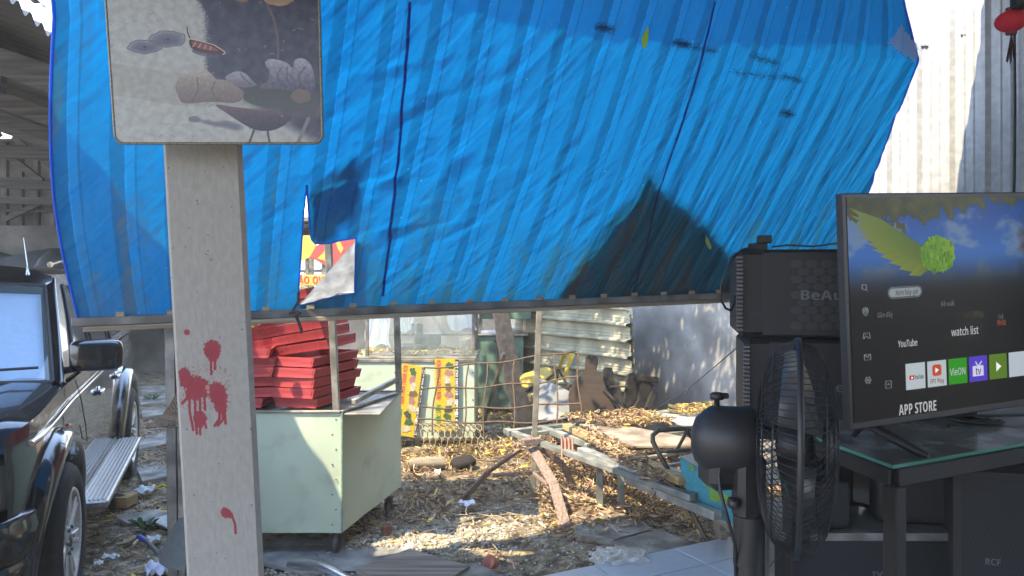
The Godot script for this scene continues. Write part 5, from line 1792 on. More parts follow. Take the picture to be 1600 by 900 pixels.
	for k in 7:
		var c := pt(844, 752 + k * 5, 5.45)
		var ring := []
		for i in 9: ring.append(c + Vector3(cos(TAU * i / 8.0) * 0.008, sin(TAU * i / 8.0) * 0.013, 0.0).rotated(Vector3.UP, k * 1.5))
		tube(st, ring, 0.003, 5, false)
	obj("chain", st, rusty, sx)

func build_platform() -> void:
	# low stall platform: a steel frame with boards, laths and leaves on it
	var Ap := gd(800, 676, 0.40)
	var Bp := gd(1120, 637, 0.42)
	var Cp := gd(1075, 775, 0.36)
	var ex := Bp - Ap
	var ey := Cp - Ap
	var o := thing("stall_platform", "low collapsed stall platform of grey bars covered in boards and dead leaves", "platform", Vector3(Ap.x, 0, Ap.z))
	var bar := M("worn_grey_bar", Color(0.36, 0.37, 0.33), 0.65, 0.1, "stain", 1.6)
	var at := func(u: float, v: float, h := 0.0) -> Vector3: return Ap + ex * u + ey * v + Vector3(0, h, 0)
	for k in [[0, -0.05, 0, 1.02, 0.05, 0.04], [0.13, 0.0, 0.13, 0.98, 0.05, 0.05], [-0.02, 0.0, 1.0, 0.0, 0.06, 0.05], [1, 0, 1, 1, 0.05, 0.04], [0, 1, 1, 1, 0.04, 0.04], [0.05, 0.06, 1.0, 0.05, 0.035, 0.03]]:
		var st := S()
		beam(st, at.call(k[0], k[1]), at.call(k[2], k[3]), k[4], k[5])
		obj("frame_bar", st, bar, o)
	for v in [0.34, 0.48, 0.60, 0.72, 0.84, 0.93]:
		var st := S()
		beam(st, at.call(0.1, v, 0.012), at.call(1.0, v + 0.02, 0.012), 0.03, 0.022)
		obj("slat", st, M("pale_bar", Color(0.5, 0.5, 0.45), 0.5, 0.3, "stain", 2.0), o)
	for k in [[0.04, 0.12], [0.96, 0.1], [0.05, 0.5], [0.95, 0.9], [0.1, 0.55]]:
		var st := S()
		var p: Vector3 = at.call(k[0], k[1])
		beam(st, Vector3(p.x, 0, p.z), p, 0.045, 0.045, Vector3.BACK)
		obj("leg", st, bar, o)
	var st := S()
	beam(st, at.call(0.02, 0.7, -0.05), at.call(0.0, 1.12, -0.05), 0.06, 0.05)
	beam(st, at.call(0.03, 0.42, 0.03), at.call(0.02, 0.80, 0.02), 0.07, 0.035)
	obj("loose_bar", st, M("pale_bar", Color.WHITE, 0.5), o)
	# boards on it
	var board := func(pts: Array, h: float, m: Material, label: String) -> void:
		var s := S()
		var q := []
		for p in pts: q.append(gd(p[0], p[1], h))
		var n := q.size()
		for i in n - 2:
			tri(s, q[0], q[i + 1], q[i + 2])
			var dn := Vector3(0, -0.012, 0)
			tri(s, q[0] + dn, q[i + 2] + dn, q[i + 1] + dn)
		for i in n: quad(s, q[i], q[i] + Vector3(0, -0.012, 0), q[(i + 1) % n] + Vector3(0, -0.012, 0), q[(i + 1) % n])
		solo("board", s, m, label, "board")
	board.call([[905, 662], [975, 664], [1098, 688], [1090, 697], [988, 697]], 0.455, M("tan_plywood", Color(0.47, 0.36, 0.26), 0.8, 0.0, "stain", 1.2), "tan plywood sheet lying on the platform, nearer the camera than the white one")
	board.call([[1000, 645], [1062, 638], [1120, 652], [1120, 668], [1090, 670]], 0.47, M("white_board", Color(0.6, 0.58, 0.53), 0.7, 0.0, "stain", 1.2), "whitish board lying on the far right of the platform")
	board.call([[1030, 641], [1118, 634], [1120, 640], [1060, 643]], 0.49, M("pale_plank", Color(0.5, 0.46, 0.33), 0.8, 0.0, "wood", 1.2), "narrow pale plank at the platform's far edge by the wall")
	st = S()
	beam(st, gd(885, 666, 0.45), gd(1068, 752, 0.43), 0.07, 0.045)
	solo("timber", st, M("yellow_timber", Color(0.58, 0.42, 0.19), 0.75, 0.0, "wood", 1.4), "long yellow timber laid across the platform under the plywood sheet", "timber")
	# folded pink fabric strip
	st = S()
	var cl := func(u: float, v: float) -> Vector3:
		var p := gd(lerpf(876, 896, u), 690.0, 0.45) + Vector3(0, 0, 0)
		return p + Vector3(0, 0.03 - v * 0.13, 0.06 * v) + Vector3(0, 0, 0.02 * sin(u * 22.0))
	grid(st, 30, 6, cl)
	solo("pink_rag", st, cloth_mat("pink_cloth", Color(0.45, 0.26, 0.2), Color(0.5, 0.3, 0.25)), "pinkish rag hanging over the near left bar of the platform", "rag")
	# bent tube leg of a folding table
	var t := thing("folding_frame", "bent grey tube frame of a folding table standing at the platform's near corner", "table frame", gd(1105, 852))
	st = S()
	var d := 4.75
	tube(st, [gd(1112, 858), pt(1070, 780, d), pt(1026, 702, d + 0.05), pt(1020, 690, d + 0.07), pt(1020, 680, d + 0.08), pt(1028, 673, d + 0.1), pt(1040, 671, d + 0.12), pt(1110, 668, d + 0.2), pt(1130, 672, d + 0.22)], 0.0155, 10)
	obj("tube_frame", st, M("brown_grey_tube", Color(0.19, 0.16, 0.13), 0.45, 0.5, "stain", 3.0), t)
	st = S()
	beam(st, pt(1040, 706, d + 0.05), pt(1102, 700, d + 0.15), 0.03, 0.02)
	tube(st, [pt(1058, 702, d + 0.1), pt(1072, 676, d + 0.14)], 0.011, 7)
	tube(st, [pt(1072, 672, d + 0.14), pt(1098, 706, d + 0.16)], 0.013, 7)
	obj("cross_bar", st, mats["brown_grey_tube"], t)
	st = S()
	lump(st, Transform3D(Basis(), pt(1058, 780, d - 0.03)), Vector3(0.025, 0.03, 0.02), 0.7)
	tube(st, [pt(1018, 764, d), pt(1030, 752, d), pt(1044, 748, d)], 0.004, 5)
	tube(st, [pt(1022, 776, d), pt(1026, 764, d), pt(1022, 752, d)], 0.004, 5)
	obj("black_tie", st, M("grey_rope", Color.BLACK, 0.9), t)
	# turquoise printed box
	var b := thing("printed_box", "turquoise children's box with green leaf prints and a patterned lid, tipped by the fan", "box", gd(1110, 850))
	var teal := M("turquoise_print", Color(0.07, 0.33, 0.40), 0.5, 0.0, "fine", 2.0)
	var sdp := [pt(1062, 714, 4.6), pt(1066, 752, 4.6), pt(1076, 772, 4.58), pt(1150, 828, 4.35), pt(1166, 800, 4.3), pt(1160, 772, 4.3)]
	st = S()
	var inw := Vector3(0.012, 0, -0.02)
	for i in range(1, 5):
		tri(st, sdp[0], sdp[i], sdp[i + 1])
		tri(st, sdp[0] + inw, sdp[i + 1] + inw, sdp[i] + inw)
	for i in 6: quad(st, sdp[i], sdp[i] + inw, sdp[(i + 1) % 6] + inw, sdp[(i + 1) % 6])
	obj("side_panel", st, teal, b)
	st = S()
	var lidf := func(u: float, v: float) -> Vector3:
		var p: Vector3 = sdp[0].lerp(sdp[5], u)
		return p + Vector3(0.36, 0.012 * sin(PI * u), -0.30) * v + Vector3(0, 0.004, 0)
	grid(st, 10, 6, lidf)
	grid(st, 10, 6, func(u: float, v: float) -> Vector3: return lidf.call(u, v) + Vector3(0, -0.01, 0))
	obj("lid", st, M("pale_lid", Color(0.55, 0.5, 0.42), 0.6), b)
	for k in [[0.30, 0.2], [0.52, 0.22], [0.74, 0.2], [0.42, 0.52], [0.66, 0.55]]:
		st = S()
		var c := lidf.call(k[0], k[1]) as Vector3
		var px := (lidf.call(k[0] + 0.07, k[1]) as Vector3) - c
		var py := (lidf.call(k[0], k[1] + 0.11) as Vector3) - c
		var upv := Vector3(0, 0.004, 0)
		quad(st, c - px - py + upv, c + px - py + upv, c + px + py + upv, c - px + py + upv)
		obj("printed_brick", st, M("brick_print" if k[1] < 0.4 else "green_print", Color(0.42, 0.17, 0.13) if k[1] < 0.4 else Color(0.2, 0.34, 0.17), 0.6), b)
	for k in [[0.44, 0.30, 0.05], [0.62, 0.52, 0.075], [0.78, 0.42, 0.06], [0.2, 0.14, 0.03]]:
		st = S()
		var c: Vector3 = sdp[0].lerp(sdp[5], k[0]).lerp(sdp[1].lerp(sdp[3], k[0]), k[1]) + Vector3(-0.003, 0, 0.006)
		var x: Vector3 = (sdp[5] - sdp[0]).normalized()
		var y := Vector3.UP
		var ring := []
		for i in 26:
			var a := TAU * i / 26.0
			var r := 1.0 + 0.3 * cos(a * 3.0 + k[0] * 9.0)
			ring.append(Vector2(cos(a), sin(a) * 0.55) * k[2] * 0.75 * r)
		var z := x.cross(y).normalized()
		prism(st, ring, 0.003, Transform3D(Basis(x, z.cross(x), z), c))
		obj("printed_leaf", st, M("leaf_print", Color(0.2, 0.36, 0.04), 0.6), b)
	st = S()
	beam(st, gd(1128, 848), pt(1122, 805, 4.6), 0.04, 0.12, Vector3.BACK)
	beam(st, pt(1085, 778, 4.62), pt(1165, 842, 4.3), 0.02, 0.06, Vector3(0, 1, 0.4))
	obj("support", st, M("weathered_wood", Color.WHITE, 0.8), b)

# ---------- fan, loudspeakers, table, television ----------
func build_fan() -> void:
	var d := 1.9
	var c := pt(1245, 697, d)                 # middle of the cage
	var ax := Vector3(0.945, -0.012, 0.315).normalized()
	var o := thing("stand_fan", "black pedestal fan seen from the side, turned towards the right", "fan", Vector3(c.x - 0.1, 0.05, c.z))
	var blk := M("fan_black", Color(0.014, 0.014, 0.015), 0.5, 0.0, "", 1.0)
	var wirem := M("cage_wire", Color(0.02, 0.02, 0.021), 0.4, 0.5, "")
	var y := ax
	var x := Vector3.UP.cross(y).normalized()
	var xf := Transform3D(Basis(x, y, x.cross(y)), c)
	# cage: two domes of wire that meet at a rim
	var Rr := 0.262
	var dome := func(r: float, front: float) -> Vector2:    # radius, height along the axis
		var t := r / Rr
		return Vector2(r, (0.09 if front > 0 else -0.095) * sqrt(maxf(0.0, 1.0 - pow(t, 3.0))))
	for fr in [1.0, -1.0]:
		var st := S()
		for k in 92:
			var a := TAU * k / 92.0
			var p := []
			for i in 9:
				var q: Vector2 = dome.call(lerpf(0.06, Rr, pow(i / 8.0, 0.7)), fr)
				var aa := a + 0.35 * (1.0 - i / 8.0)
				p.append(xf * Vector3(cos(aa) * q.x, q.y, sin(aa) * q.x))
			tube(st, p, 0.0013, 4, false)
		obj("front_guard" if fr > 0 else "rear_guard", st, wirem, o)
		st = S()
		for r in [0.10, 0.17, 0.225]:
			var q: Vector2 = dome.call(r, fr)
			var p := []
			for k in 49: p.append(xf * Vector3(cos(TAU * k / 48.0) * r, q.y, sin(TAU * k / 48.0) * r))
			tube(st, p, 0.0018, 4, false)
		obj("guard_ring", st, wirem, o)
	var st := S()
	lathe(st, [Vector2(Rr - 0.003, -0.007), Vector2(Rr + 0.003, -0.007), Vector2(Rr + 0.005, 0.0), Vector2(Rr + 0.003, 0.007), Vector2(Rr - 0.003, 0.007), Vector2(Rr - 0.003, -0.007)], 72, xf)
	obj("rim", st, blk, o)
	st = S()
	lathe(st, [Vector2(0.0, 0.082), Vector2(0.05, 0.08), Vector2(0.062, 0.07), Vector2(0.062, 0.062)], 30, xf)
	obj("badge", st, blk, o)
	for k in 3:
		st = S()
		var bl := func(u: float, v: float) -> Vector3:
			var r := lerpf(0.05, 0.235, v)
			var a: float = TAU * k / 3.0 + (u - 0.5) * lerpf(0.7, 1.25, v) + v * 0.3
			return xf * Vector3(cos(a) * r, (u - 0.5) * -0.085 * (1.1 - 0.4 * v), sin(a) * r)
		grid(st, 14, 12, bl)
		obj("blade", st, M("fan_blade", Color(0.045, 0.047, 0.05), 0.25, 0.0, ""), o)
	st = S()
	lathe(st, [Vector2(0.0, 0.04), Vector2(0.03, 0.038), Vector2(0.05, 0.02), Vector2(0.05, -0.045), Vector2(0.0, -0.05)], 26, xf)
	obj("hub", st, blk, o)
	# motor housing
	st = S()
	lathe(st, [Vector2(0.0, -0.255), Vector2(0.03, -0.252), Vector2(0.055, -0.243), Vector2(0.073, -0.224), Vector2(0.086, -0.205), Vector2(0.088, -0.11), Vector2(0.07, -0.09), Vector2(0.0, -0.085)], 40, xf)
	var mo := obj("motor_housing", st, blk, o)
	st = S()
	var down := xf * Vector3(0, -0.16, 0) + Vector3(0, -0.07, 0)
	bx(st, down, Vector3(0.14, 0.09, 0.10), Basis(Vector3.UP, 0.2), 0.02)
	obj("gear_box", st, blk, mo)
	st = S()
	var kn := xf * Vector3(0, -0.19, 0) + Vector3(0, 0.09, 0)
	lathe(st, [Vector2(0.007, -0.01), Vector2(0.007, 0.012), Vector2(0.017, 0.013), Vector2(0.018, 0.025), Vector2(0.012, 0.03), Vector2(0, 0.031)], 16, Transform3D(Basis(), kn))
	bx(st, kn + Vector3(0.012, 0.022, 0), Vector3(0.035, 0.014, 0.014))
	obj("knob", st, blk, mo)
	# neck and post
	var nx := pt(1170, 760, d)
	st = S()
	bx(st, nx + Vector3(0.0, 0.0, 0), Vector3(0.075, 0.16, 0.06), Basis(Vector3.UP, 0.2), 0.02)
	lump(st, Transform3D(Basis(), pt(1146, 786, d - 0.03)), Vector3(0.014, 0.014, 0.02), 0.8)
	obj("neck", st, blk, o)
	st = S()
	var pb := Vector3(nx.x, 0.05, nx.z)
	tube(st, [pb, Vector3(nx.x, nx.y - 0.06, nx.z)], 0.032, 16)
	tube(st, [Vector3(nx.x, nx.y - 0.19, nx.z), Vector3(nx.x, nx.y - 0.07, nx.z)], 0.038, 16)
	lathe(st, [Vector2(0.0, 0.0), Vector2(0.2, 0.0), Vector2(0.2, 0.015), Vector2(0.05, 0.04), Vector2(0.032, 0.06)], 36, Transform3D(Basis(), pb))
	obj("post", st, blk, o)
	st = S()
	tube(st, [Vector3(nx.x + 0.062, 0.2, nx.z - 0.03), Vector3(nx.x + 0.062, nx.y - 0.1, nx.z - 0.03)], 0.011, 10)
	obj("inner_tube", st, M("dull_steel", Color.WHITE, 0.5), o)
	st = S()
	tube(st, [pt(1122, 735, d), pt(1126, 770, d - 0.02), pt(1138, 815, d - 0.04), pt(1148, 850, d - 0.03), pt(1150, 900, d)], 0.0045, 6)
	obj("cord", st, blk, o)
	st = S()
	tube(st, [pt(1220, 862, d), pt(1212, 874, d), pt(1202, 886, d)], 0.0016, 4)
	obj("dangling_thread", st, blk, o)

func build_sound_corner() -> void:
	var blk := M("speaker_black", Color(0.017, 0.0185, 0.021), 0.6, 0.0, "speck", 3.0)
	var gr := M("grille_black", Color(0.018, 0.018, 0.02), 0.55, 0.2, "")
	var frame := M("black_frame", Color(0.01, 0.01, 0.011), 0.45, 0.2, "fine", 4.0)
	# two loudspeakers on their stand
	var d := 2.9
	var L0 := pt(1150, 528, d)
	var wd := 0.80
	var hz := Vector3(0.97, 0.0, -0.24).normalized()
	hz = Vector3(0.97, 0.0, 0.2).normalized()
	var zz := hz.cross(Vector3.UP).normalized()
	var b := Basis(hz, Vector3.UP, zz)
	var spk := func(name_px: float, y0: float, y1: float, label: String, word: String, dx: float, hexes: bool) -> void:
		var lo := pt(name_px, y0, d)
		var hi := pt(name_px, y1, d)
		var h := hi.y - lo.y
		var ctr := lo + hz * (wd / 2) + Vector3(0, h / 2, 0) - zz * 0.2
		var o := thing("loudspeaker", label, "loudspeaker", Vector3(ctr.x, lo.y, ctr.z))
		var st := S()
		bx(st, ctr, Vector3(wd, h, 0.40), b, 0.02)
		obj("cabinet", st, blk, o)
		st = S()
		bx(st, ctr + zz * 0.204 + hz * 0.03, Vector3(wd - 0.12, h - 0.02, 0.012), b, 0.004)
		var g := obj("grille", st, gr, o)
		if hexes:
			st = S()
			for r in 9:
				for c in 7:
					var p := ctr + zz * 0.2115 + hz * (-0.19 + c * 0.052 + (0.026 if r % 2 else 0.0)) + Vector3(0, -0.118 + r * 0.0285, 0)
					var ring := []
					for k in 6: ring.append(Vector2(cos(TAU * k / 6.0), sin(TAU * k / 6.0) * 0.7) * 0.023)
					prism(st, ring, 0.004, Transform3D(b, p))
			obj("grille_cell", st, M("grille_cell", Color(0.032, 0.034, 0.037), 0.5, 0.2, ""), g).set_meta("kind", "stuff")
		st = S()
		for k in 19:
			var p := lo + zz * 0.004 + hz * 0.008 + Vector3(0, 0.03 + k * (h - 0.06) / 18.0, 0)
			bx(st, p, Vector3(0.022, 0.008, 0.03), b, 0.001)
		obj("corner_ribs", st, M("rib_grey", Color(0.12, 0.12, 0.12), 0.5, 0.2, ""), o)
		letters(word, 0.034, M("dim_lettering", Color(0.12, 0.125, 0.135), 0.5, 0.3, ""), Transform3D(b, ctr + zz * 0.2185 + hz * dx + Vector3(0, -0.005, 0)), o, "lettering", 0.235)
	spk.call(1152, 527, 390, "black loudspeaker with honeycomb grille, upper of two stacked beside the screen", "BeAudio", -0.06, true)
	spk.call(1163, 668, 529, "black loudspeaker under the honeycomb one, half hidden behind the fan", "Relaxing", 0.0, false)
	var st := S()
	var s0 := pt(1163, 668, d)
	var stn := thing("speaker_stand", "black steel stand carrying the two stacked loudspeakers", "stand", Vector3(s0.x + 0.3, 0.05, s0.z))
	bx(st, s0 + hz * 0.42 - zz * 0.2 + Vector3(0, -0.02, 0), Vector3(0.86, 0.036, 0.44), b, 0.004)
	obj("top", st, frame, stn)
	for k in [[0.03, -0.02], [0.82, -0.02], [0.03, -0.38], [0.82, -0.38]]:
		st = S()
		var p = s0 + hz * k[0] + zz * k[1]
		beam(st, Vector3(p.x, 0.05, p.z), p + Vector3(0, -0.02, 0), 0.03, 0.03, Vector3.BACK)
		obj("leg", st, frame, stn)
	# little box and its leads
	var ab := thing("power_adapter", "small black adapter box on top of the upper loudspeaker", "adapter", pt(1188, 390, d - 0.03))
	st = S()
	bx(st, pt(1184, 386, d + 0.10), Vector3(0.068, 0.028, 0.05), b, 0.003)
	obj("base", st, blk, ab)
	st = S()
	bx(st, pt(1194, 374, d + 0.10), Vector3(0.052, 0.03, 0.05), b, 0.003)
	obj("plug", st, blk, ab)
	st = S()
	tube(st, [pt(1180, 386, 2.84), pt(1160, 390, 2.82), pt(1146, 402, 2.8), pt(1136, 420, 2.8), pt(1127, 445, 2.8), pt(1126, 468, 2.8), pt(1134, 482, 2.8), pt(1142, 485, 2.82), pt(1147, 476, 2.85), pt(1148, 462, 2.9)], 0.0042, 7)
	solo("speaker_lead", st, M("cable_black", Color(0.01, 0.01, 0.01), 0.5, 0.0, ""), "black lead looping off the left side of the upper loudspeaker", "cable")
	st = S()
	tube(st, [pt(1206, 386, 2.86), pt(1230, 383, 2.84), pt(1270, 385, 2.84), pt(1310, 380, 2.8), pt(1340, 378, 2.7)], 0.0035, 6)
	solo("speaker_lead", st, M("cable_black", Color.BLACK, 0.5), "thin lead lying along the top of the upper loudspeaker to the screen", "cable")
	# table with a glass top
	var th := 1.15
	var p0 := gd(1395, 727, th)
	var p1 := p0 + Vector3(0.53, 0, -0.275) * 2.4
	var bk := Vector3(-0.09, 0, -0.52)
	var p3 := p0 + bk
	var p2 := p1 + bk
	var t := thing("glass_table", "tall black table with a green edged glass top, carrying the screen", "table", Vector3(p0.x, 0.05, p0.z))
	st = S()
	var up := Vector3(0, 0.01, 0)
	var q := [p0, p1, p2, p3]
	quad(st, p0, p1, p2, p3)
	quad(st, p0 - up, p3 - up, p2 - up, p1 - up)
	var gt := obj("glass_top", st, M("dusty_reflection_glass", Color(0.33, 0.325, 0.29), 0.14, 0.0, "stain", 1.5), t)  # grey mixes dust with a daylight reflection put into the colour
	st = S()
	for i in 4: quad(st, q[i] - up, q[(i + 1) % 4] - up, q[(i + 1) % 4], q[i])
	obj("glass_edge", st, M("green_glass_edge", Color(0.03, 0.16, 0.11), 0.05, 0.0, "", 1.0, 0.0, 0.6), gt)
	st = S()
	var ins := func(a: Vector3, k: float) -> Vector3: return a.lerp((p0 + p2) * 0.5, k) + Vector3(0, -0.034, 0)
	var r := [ins.call(p0, 0.015), ins.call(p1, 0.015), ins.call(p2, 0.015), ins.call(p3, 0.015)]
	for i in 4:
		st = S()
		beam(st, r[i], r[(i + 1) % 4], 0.03, 0.046)
		obj("apron", st, frame, t)
	for i in 4:
		st = S()
		beam(st, Vector3(r[i].x, 0.05, r[i].z), r[i] + Vector3(0, -0.02, 0), 0.042, 0.042, Vector3(0.53, 0, -0.275), 0.004)
		obj("leg", st, frame, t)
	# coiled cable on the glass
	st = S()
	var cc := gd(1520, 662, th)
	var coil := []
	for k in 120:
		var a := k * 0.19
		coil.append(cc + Vector3(cos(a) * (0.075 + 0.012 * sin(k * 0.37)) + 0.02 * sin(k * 0.05), 0.007 + 0.004 * (k / 20) * 0.6, sin(a) * (0.05 + 0.01 * sin(k * 0.5))))
	coil.append(cc + Vector3(0.2, 0.02, -0.05))
	coil.append(cc + Vector3(0.4, 0.02, -0.12))
	tube(st, coil, 0.0048, 6)
	solo("coiled_cable", st, M("cable_black", Color.BLACK, 0.5), "coil of black cable lying on the glass table under the screen", "cable")
	# big cabinet under the table
	var bc := thing("bass_speaker", "large black bass cabinet, its top sheen painted in as grey, under the glass table", "loudspeaker", Vector3(1.25, 0.05, -2.75))
	var hh := 0.80
	st = S()
	var k0 := gd(1160, 832, hh)
	var k1 := gd(1490, 832, hh)
	var k2 := gd(1500, 810, hh)
	var k3 := gd(1470, 782, hh)
	var k4 := gd(1200, 782, hh)
	var topo := [Vector2(k0.x, k0.z), Vector2(k1.x, k1.z), Vector2(k2.x, k2.z), Vector2(k3.x, k3.z), Vector2(k4.x, k4.z)]
	prism(st, topo, 0.72, Transform3D(Basis(Vector3.RIGHT, Vector3.BACK, Vector3.UP), Vector3(0, hh - 0.025, 0)))
	obj("cabinet", st, blk, bc)
	st = S()
	var rim := []
	for p in topo: rim.append(Vector2(p.x, p.y) + (Vector2(p.x, p.y) - Vector2(1.22, -2.75)).normalized() * 0.015)
	prism(st, rim, 0.025, Transform3D(Basis(Vector3.RIGHT, Vector3.BACK, Vector3.UP), Vector3(0, hh, 0)))
	obj("top_board", st, M("painted_sheen_top", Color(0.25, 0.245, 0.23), 0.3, 0.0, "stain", 2.0), bc)  # black top coloured grey to carry the daylight it reflects
	letters("IXDIG", 0.035, M("dim_lettering", Color.WHITE, 0.5), Transform3D(Basis(Vector3.BACK, 0.0), Vector3(gd(1372, 892, 0.65).x, 0.655, k0.z + 0.006)), bc, "lettering", 0.1)
	# equipment cases on it
	var lb := thing("equipment_case", "black box with rounded corners right of the table leg, ribbed on top", "box", gd(1425, 820, hh))
	st = S()
	var c2 := gd(1428, 815, hh)
	lump(st, Transform3D(Basis(Vector3.UP, -0.2), c2 + Vector3(0.0, 0.095, -0.06)), Vector3(0.125, 0.095, 0.11), 0.22, 32, 16)
	obj("body", st, blk, lb)
	st = S()
	for k in 6: bx(st, c2 + Vector3(-0.08 + k * 0.03, 0.19, -0.07), Vector3(0.012, 0.012, 0.14), Basis(Vector3.UP, -0.2), 0.003)
	obj("top_ribs", st, frame, lb)
	st = S()
	bx(st, c2 + Vector3(-0.075, 0.1, -0.075), Vector3(0.11, 0.16, 0.19), Basis(Vector3.UP, 0.55), 0.02)
	obj("front_cover", st, M("smoked_cover", Color(0.02, 0.02, 0.018), 0.12, 0.0, ""), lb)
	st = S()
	var c3 := gd(1285, 826, hh)
	lump(st, Transform3D(Basis(Vector3.UP, 0.1), c3 + Vector3(0, 0.085, -0.05)), Vector3(0.085, 0.085, 0.08), 0.25, 28, 14)
	solo("equipment_case", st, blk, "black box with rounded corners standing close behind the fan cage", "box")
	st = S()
	var c4 := gd(1300, 790, hh)
	prism(st, [Vector2(-0.10, 0), Vector2(0.10, 0), Vector2(0.095, 0.17), Vector2(0.07, 0.205), Vector2(0.03, 0.22), Vector2(-0.10, 0.22)], 0.12, Transform3D(Basis(), c4))
	solo("equipment_case", st, blk, "black case with a sloping shoulder at the back, beside the fan cage", "box")
	st = S()
	bx(st, gd(1449, 770, 0.9) + Vector3(0, 0.05, -0.1), Vector3(0.11, 0.07, 0.06), Basis(Vector3.UP, 0.3), 0.004)
	solo("red_packet", st, M("red_packet", Color(0.5, 0.02, 0.03), 0.4), "bright red packet glimpsed behind the ribbed black box under the table", "packet")
	# perforated loudspeaker at the right edge
	var fr := gd(1490, 1000, 0.05)
	fr = Vector3(1.395, 0.05, -2.45)
	var rs := thing("tall_speaker", "tall black loudspeaker with perforated front under the table at the right edge", "loudspeaker", fr)
	var fz := Vector3(-0.275, 0, -0.53).normalized() * -1.0
	var fxx := Vector3(0.95, 0, 0.3).normalized()
	var fb := Basis(fxx, Vector3.UP, fxx.cross(Vector3.UP))
	var sc := fr + fxx * 0.34 + Vector3(0, 0.5, 0) - fb.z * 0.12
	st = S()
	bx(st, sc, Vector3(0.66, 1.0, 0.2), fb, 0.02)
	obj("cabinet", st, blk, rs)
	st = S()
	for j in 62:
		for i in 44:
			var p := sc + fb.z * 0.1035 + fxx * (-0.3 + i * 0.014 + (0.007 if j % 2 else 0.0)) + Vector3(0, -0.44 + j * 0.0145, 0)
			for k in 6:
				var a0 := TAU * k / 6.0
				var a1 := TAU * (k + 1) / 6.0
				quad(st, p + fb * Vector3(cos(a0) * 0.0052, sin(a0) * 0.0052, 0), p + fb * Vector3(cos(a0) * 0.0078, sin(a0) * 0.0078, 0), p + fb * Vector3(cos(a1) * 0.0078, sin(a1) * 0.0078, 0), p + fb * Vector3(cos(a1) * 0.0052, sin(a1) * 0.0052, 0))
	obj("perforated_grille", st, M("perforated_steel", Color(0.035, 0.037, 0.04), 0.4, 0.4, ""), rs).set_meta("kind", "stuff")
	letters("RCF", 0.02, M("dim_lettering", Color.WHITE, 0.5), Transform3D(fb, sc + fb.z * 0.108 + fxx * -0.225 + Vector3(0, 0.20, 0)), rs, "lettering", 0.042)
	# lantern under the eave
	var ld := 3.3
	var lp := pt(1580, 33, ld)
	var lan := thing("red_lantern", "round red paper lantern with dark tassel hanging at the upper right", "lantern", lp)
	st = S()
	var prof := []
	for i in 15:
		var t2 := PI * i / 14.0
		prof.append(Vector2(maxf(0.018, sin(t2) * 0.063 * (1.0 + 0.015 * (i % 2))), -cos(t2) * 0.045))
	lathe(st, prof, 26, Transform3D(Basis(Vector3.BACK, 0.05), lp))
	obj("paper_globe", st, cloth_mat("red_paper", Color(0.62, 0.06, 0.09), Color(1, 0.35, 0.4)), lan)
	st = S()
	for s in [-1.0, 1.0]: lathe(st, [Vector2(0, s * 0.04), Vector2(0.022, s * 0.04), Vector2(0.022, s * 0.056), Vector2(0, s * 0.056)], 16, Transform3D(Basis(), lp))
	obj("cap", st, M("dark_red", Color(0.25, 0.03, 0.05), 0.6), lan)
	st = S()
	tube(st, [lp + Vector3(0, 0.05, 0), lp + Vector3(0.003, 0.5, 0)], 0.0015, 4)
	for k in 26:
		var a := TAU * k / 26.0
		tube(st, [lp + Vector3(0, -0.055, 0), lp + Vector3(cos(a) * 0.008, -0.10, sin(a) * 0.008), lp + Vector3(cos(a) * 0.016 + R(-0.006, 0.006), -0.165 + R(-0.02, 0.02), sin(a) * 0.014)], 0.0013, 4, false)
	obj("tassel", st, M("dark_tassel", Color(0.05, 0.02, 0.04), 0.8), lan)
	# dark lamp housing above it and the pipe on the wall
	st = S()
	bx(st, pt(1596, 2, 3.2), Vector3(0.07, 0.06, 0.06), Basis(), 0.01)
	beam(st, pt(1602, -10, 3.2), pt(1602, -150, 3.2), 0.02, 0.02, Vector3.BACK)
	solo("eave_fitting", st, blk, "black fitting under the eave just above the red lantern", "fitting")
	st = S()
	tube(st, [wp(wall_s(1594), 3.6, 0.06), wp(wall_s(1596), 2.6, 0.06), wp(wall_s(1595), 2.2, 0.06), wp(wall_s(1592), 1.9, 0.06)], 0.008, 7)
	solo("wall_cable", st, M("cable_black", Color.BLACK, 0.5), "dark cable running down the white ribbed wall at the right edge", "cable")

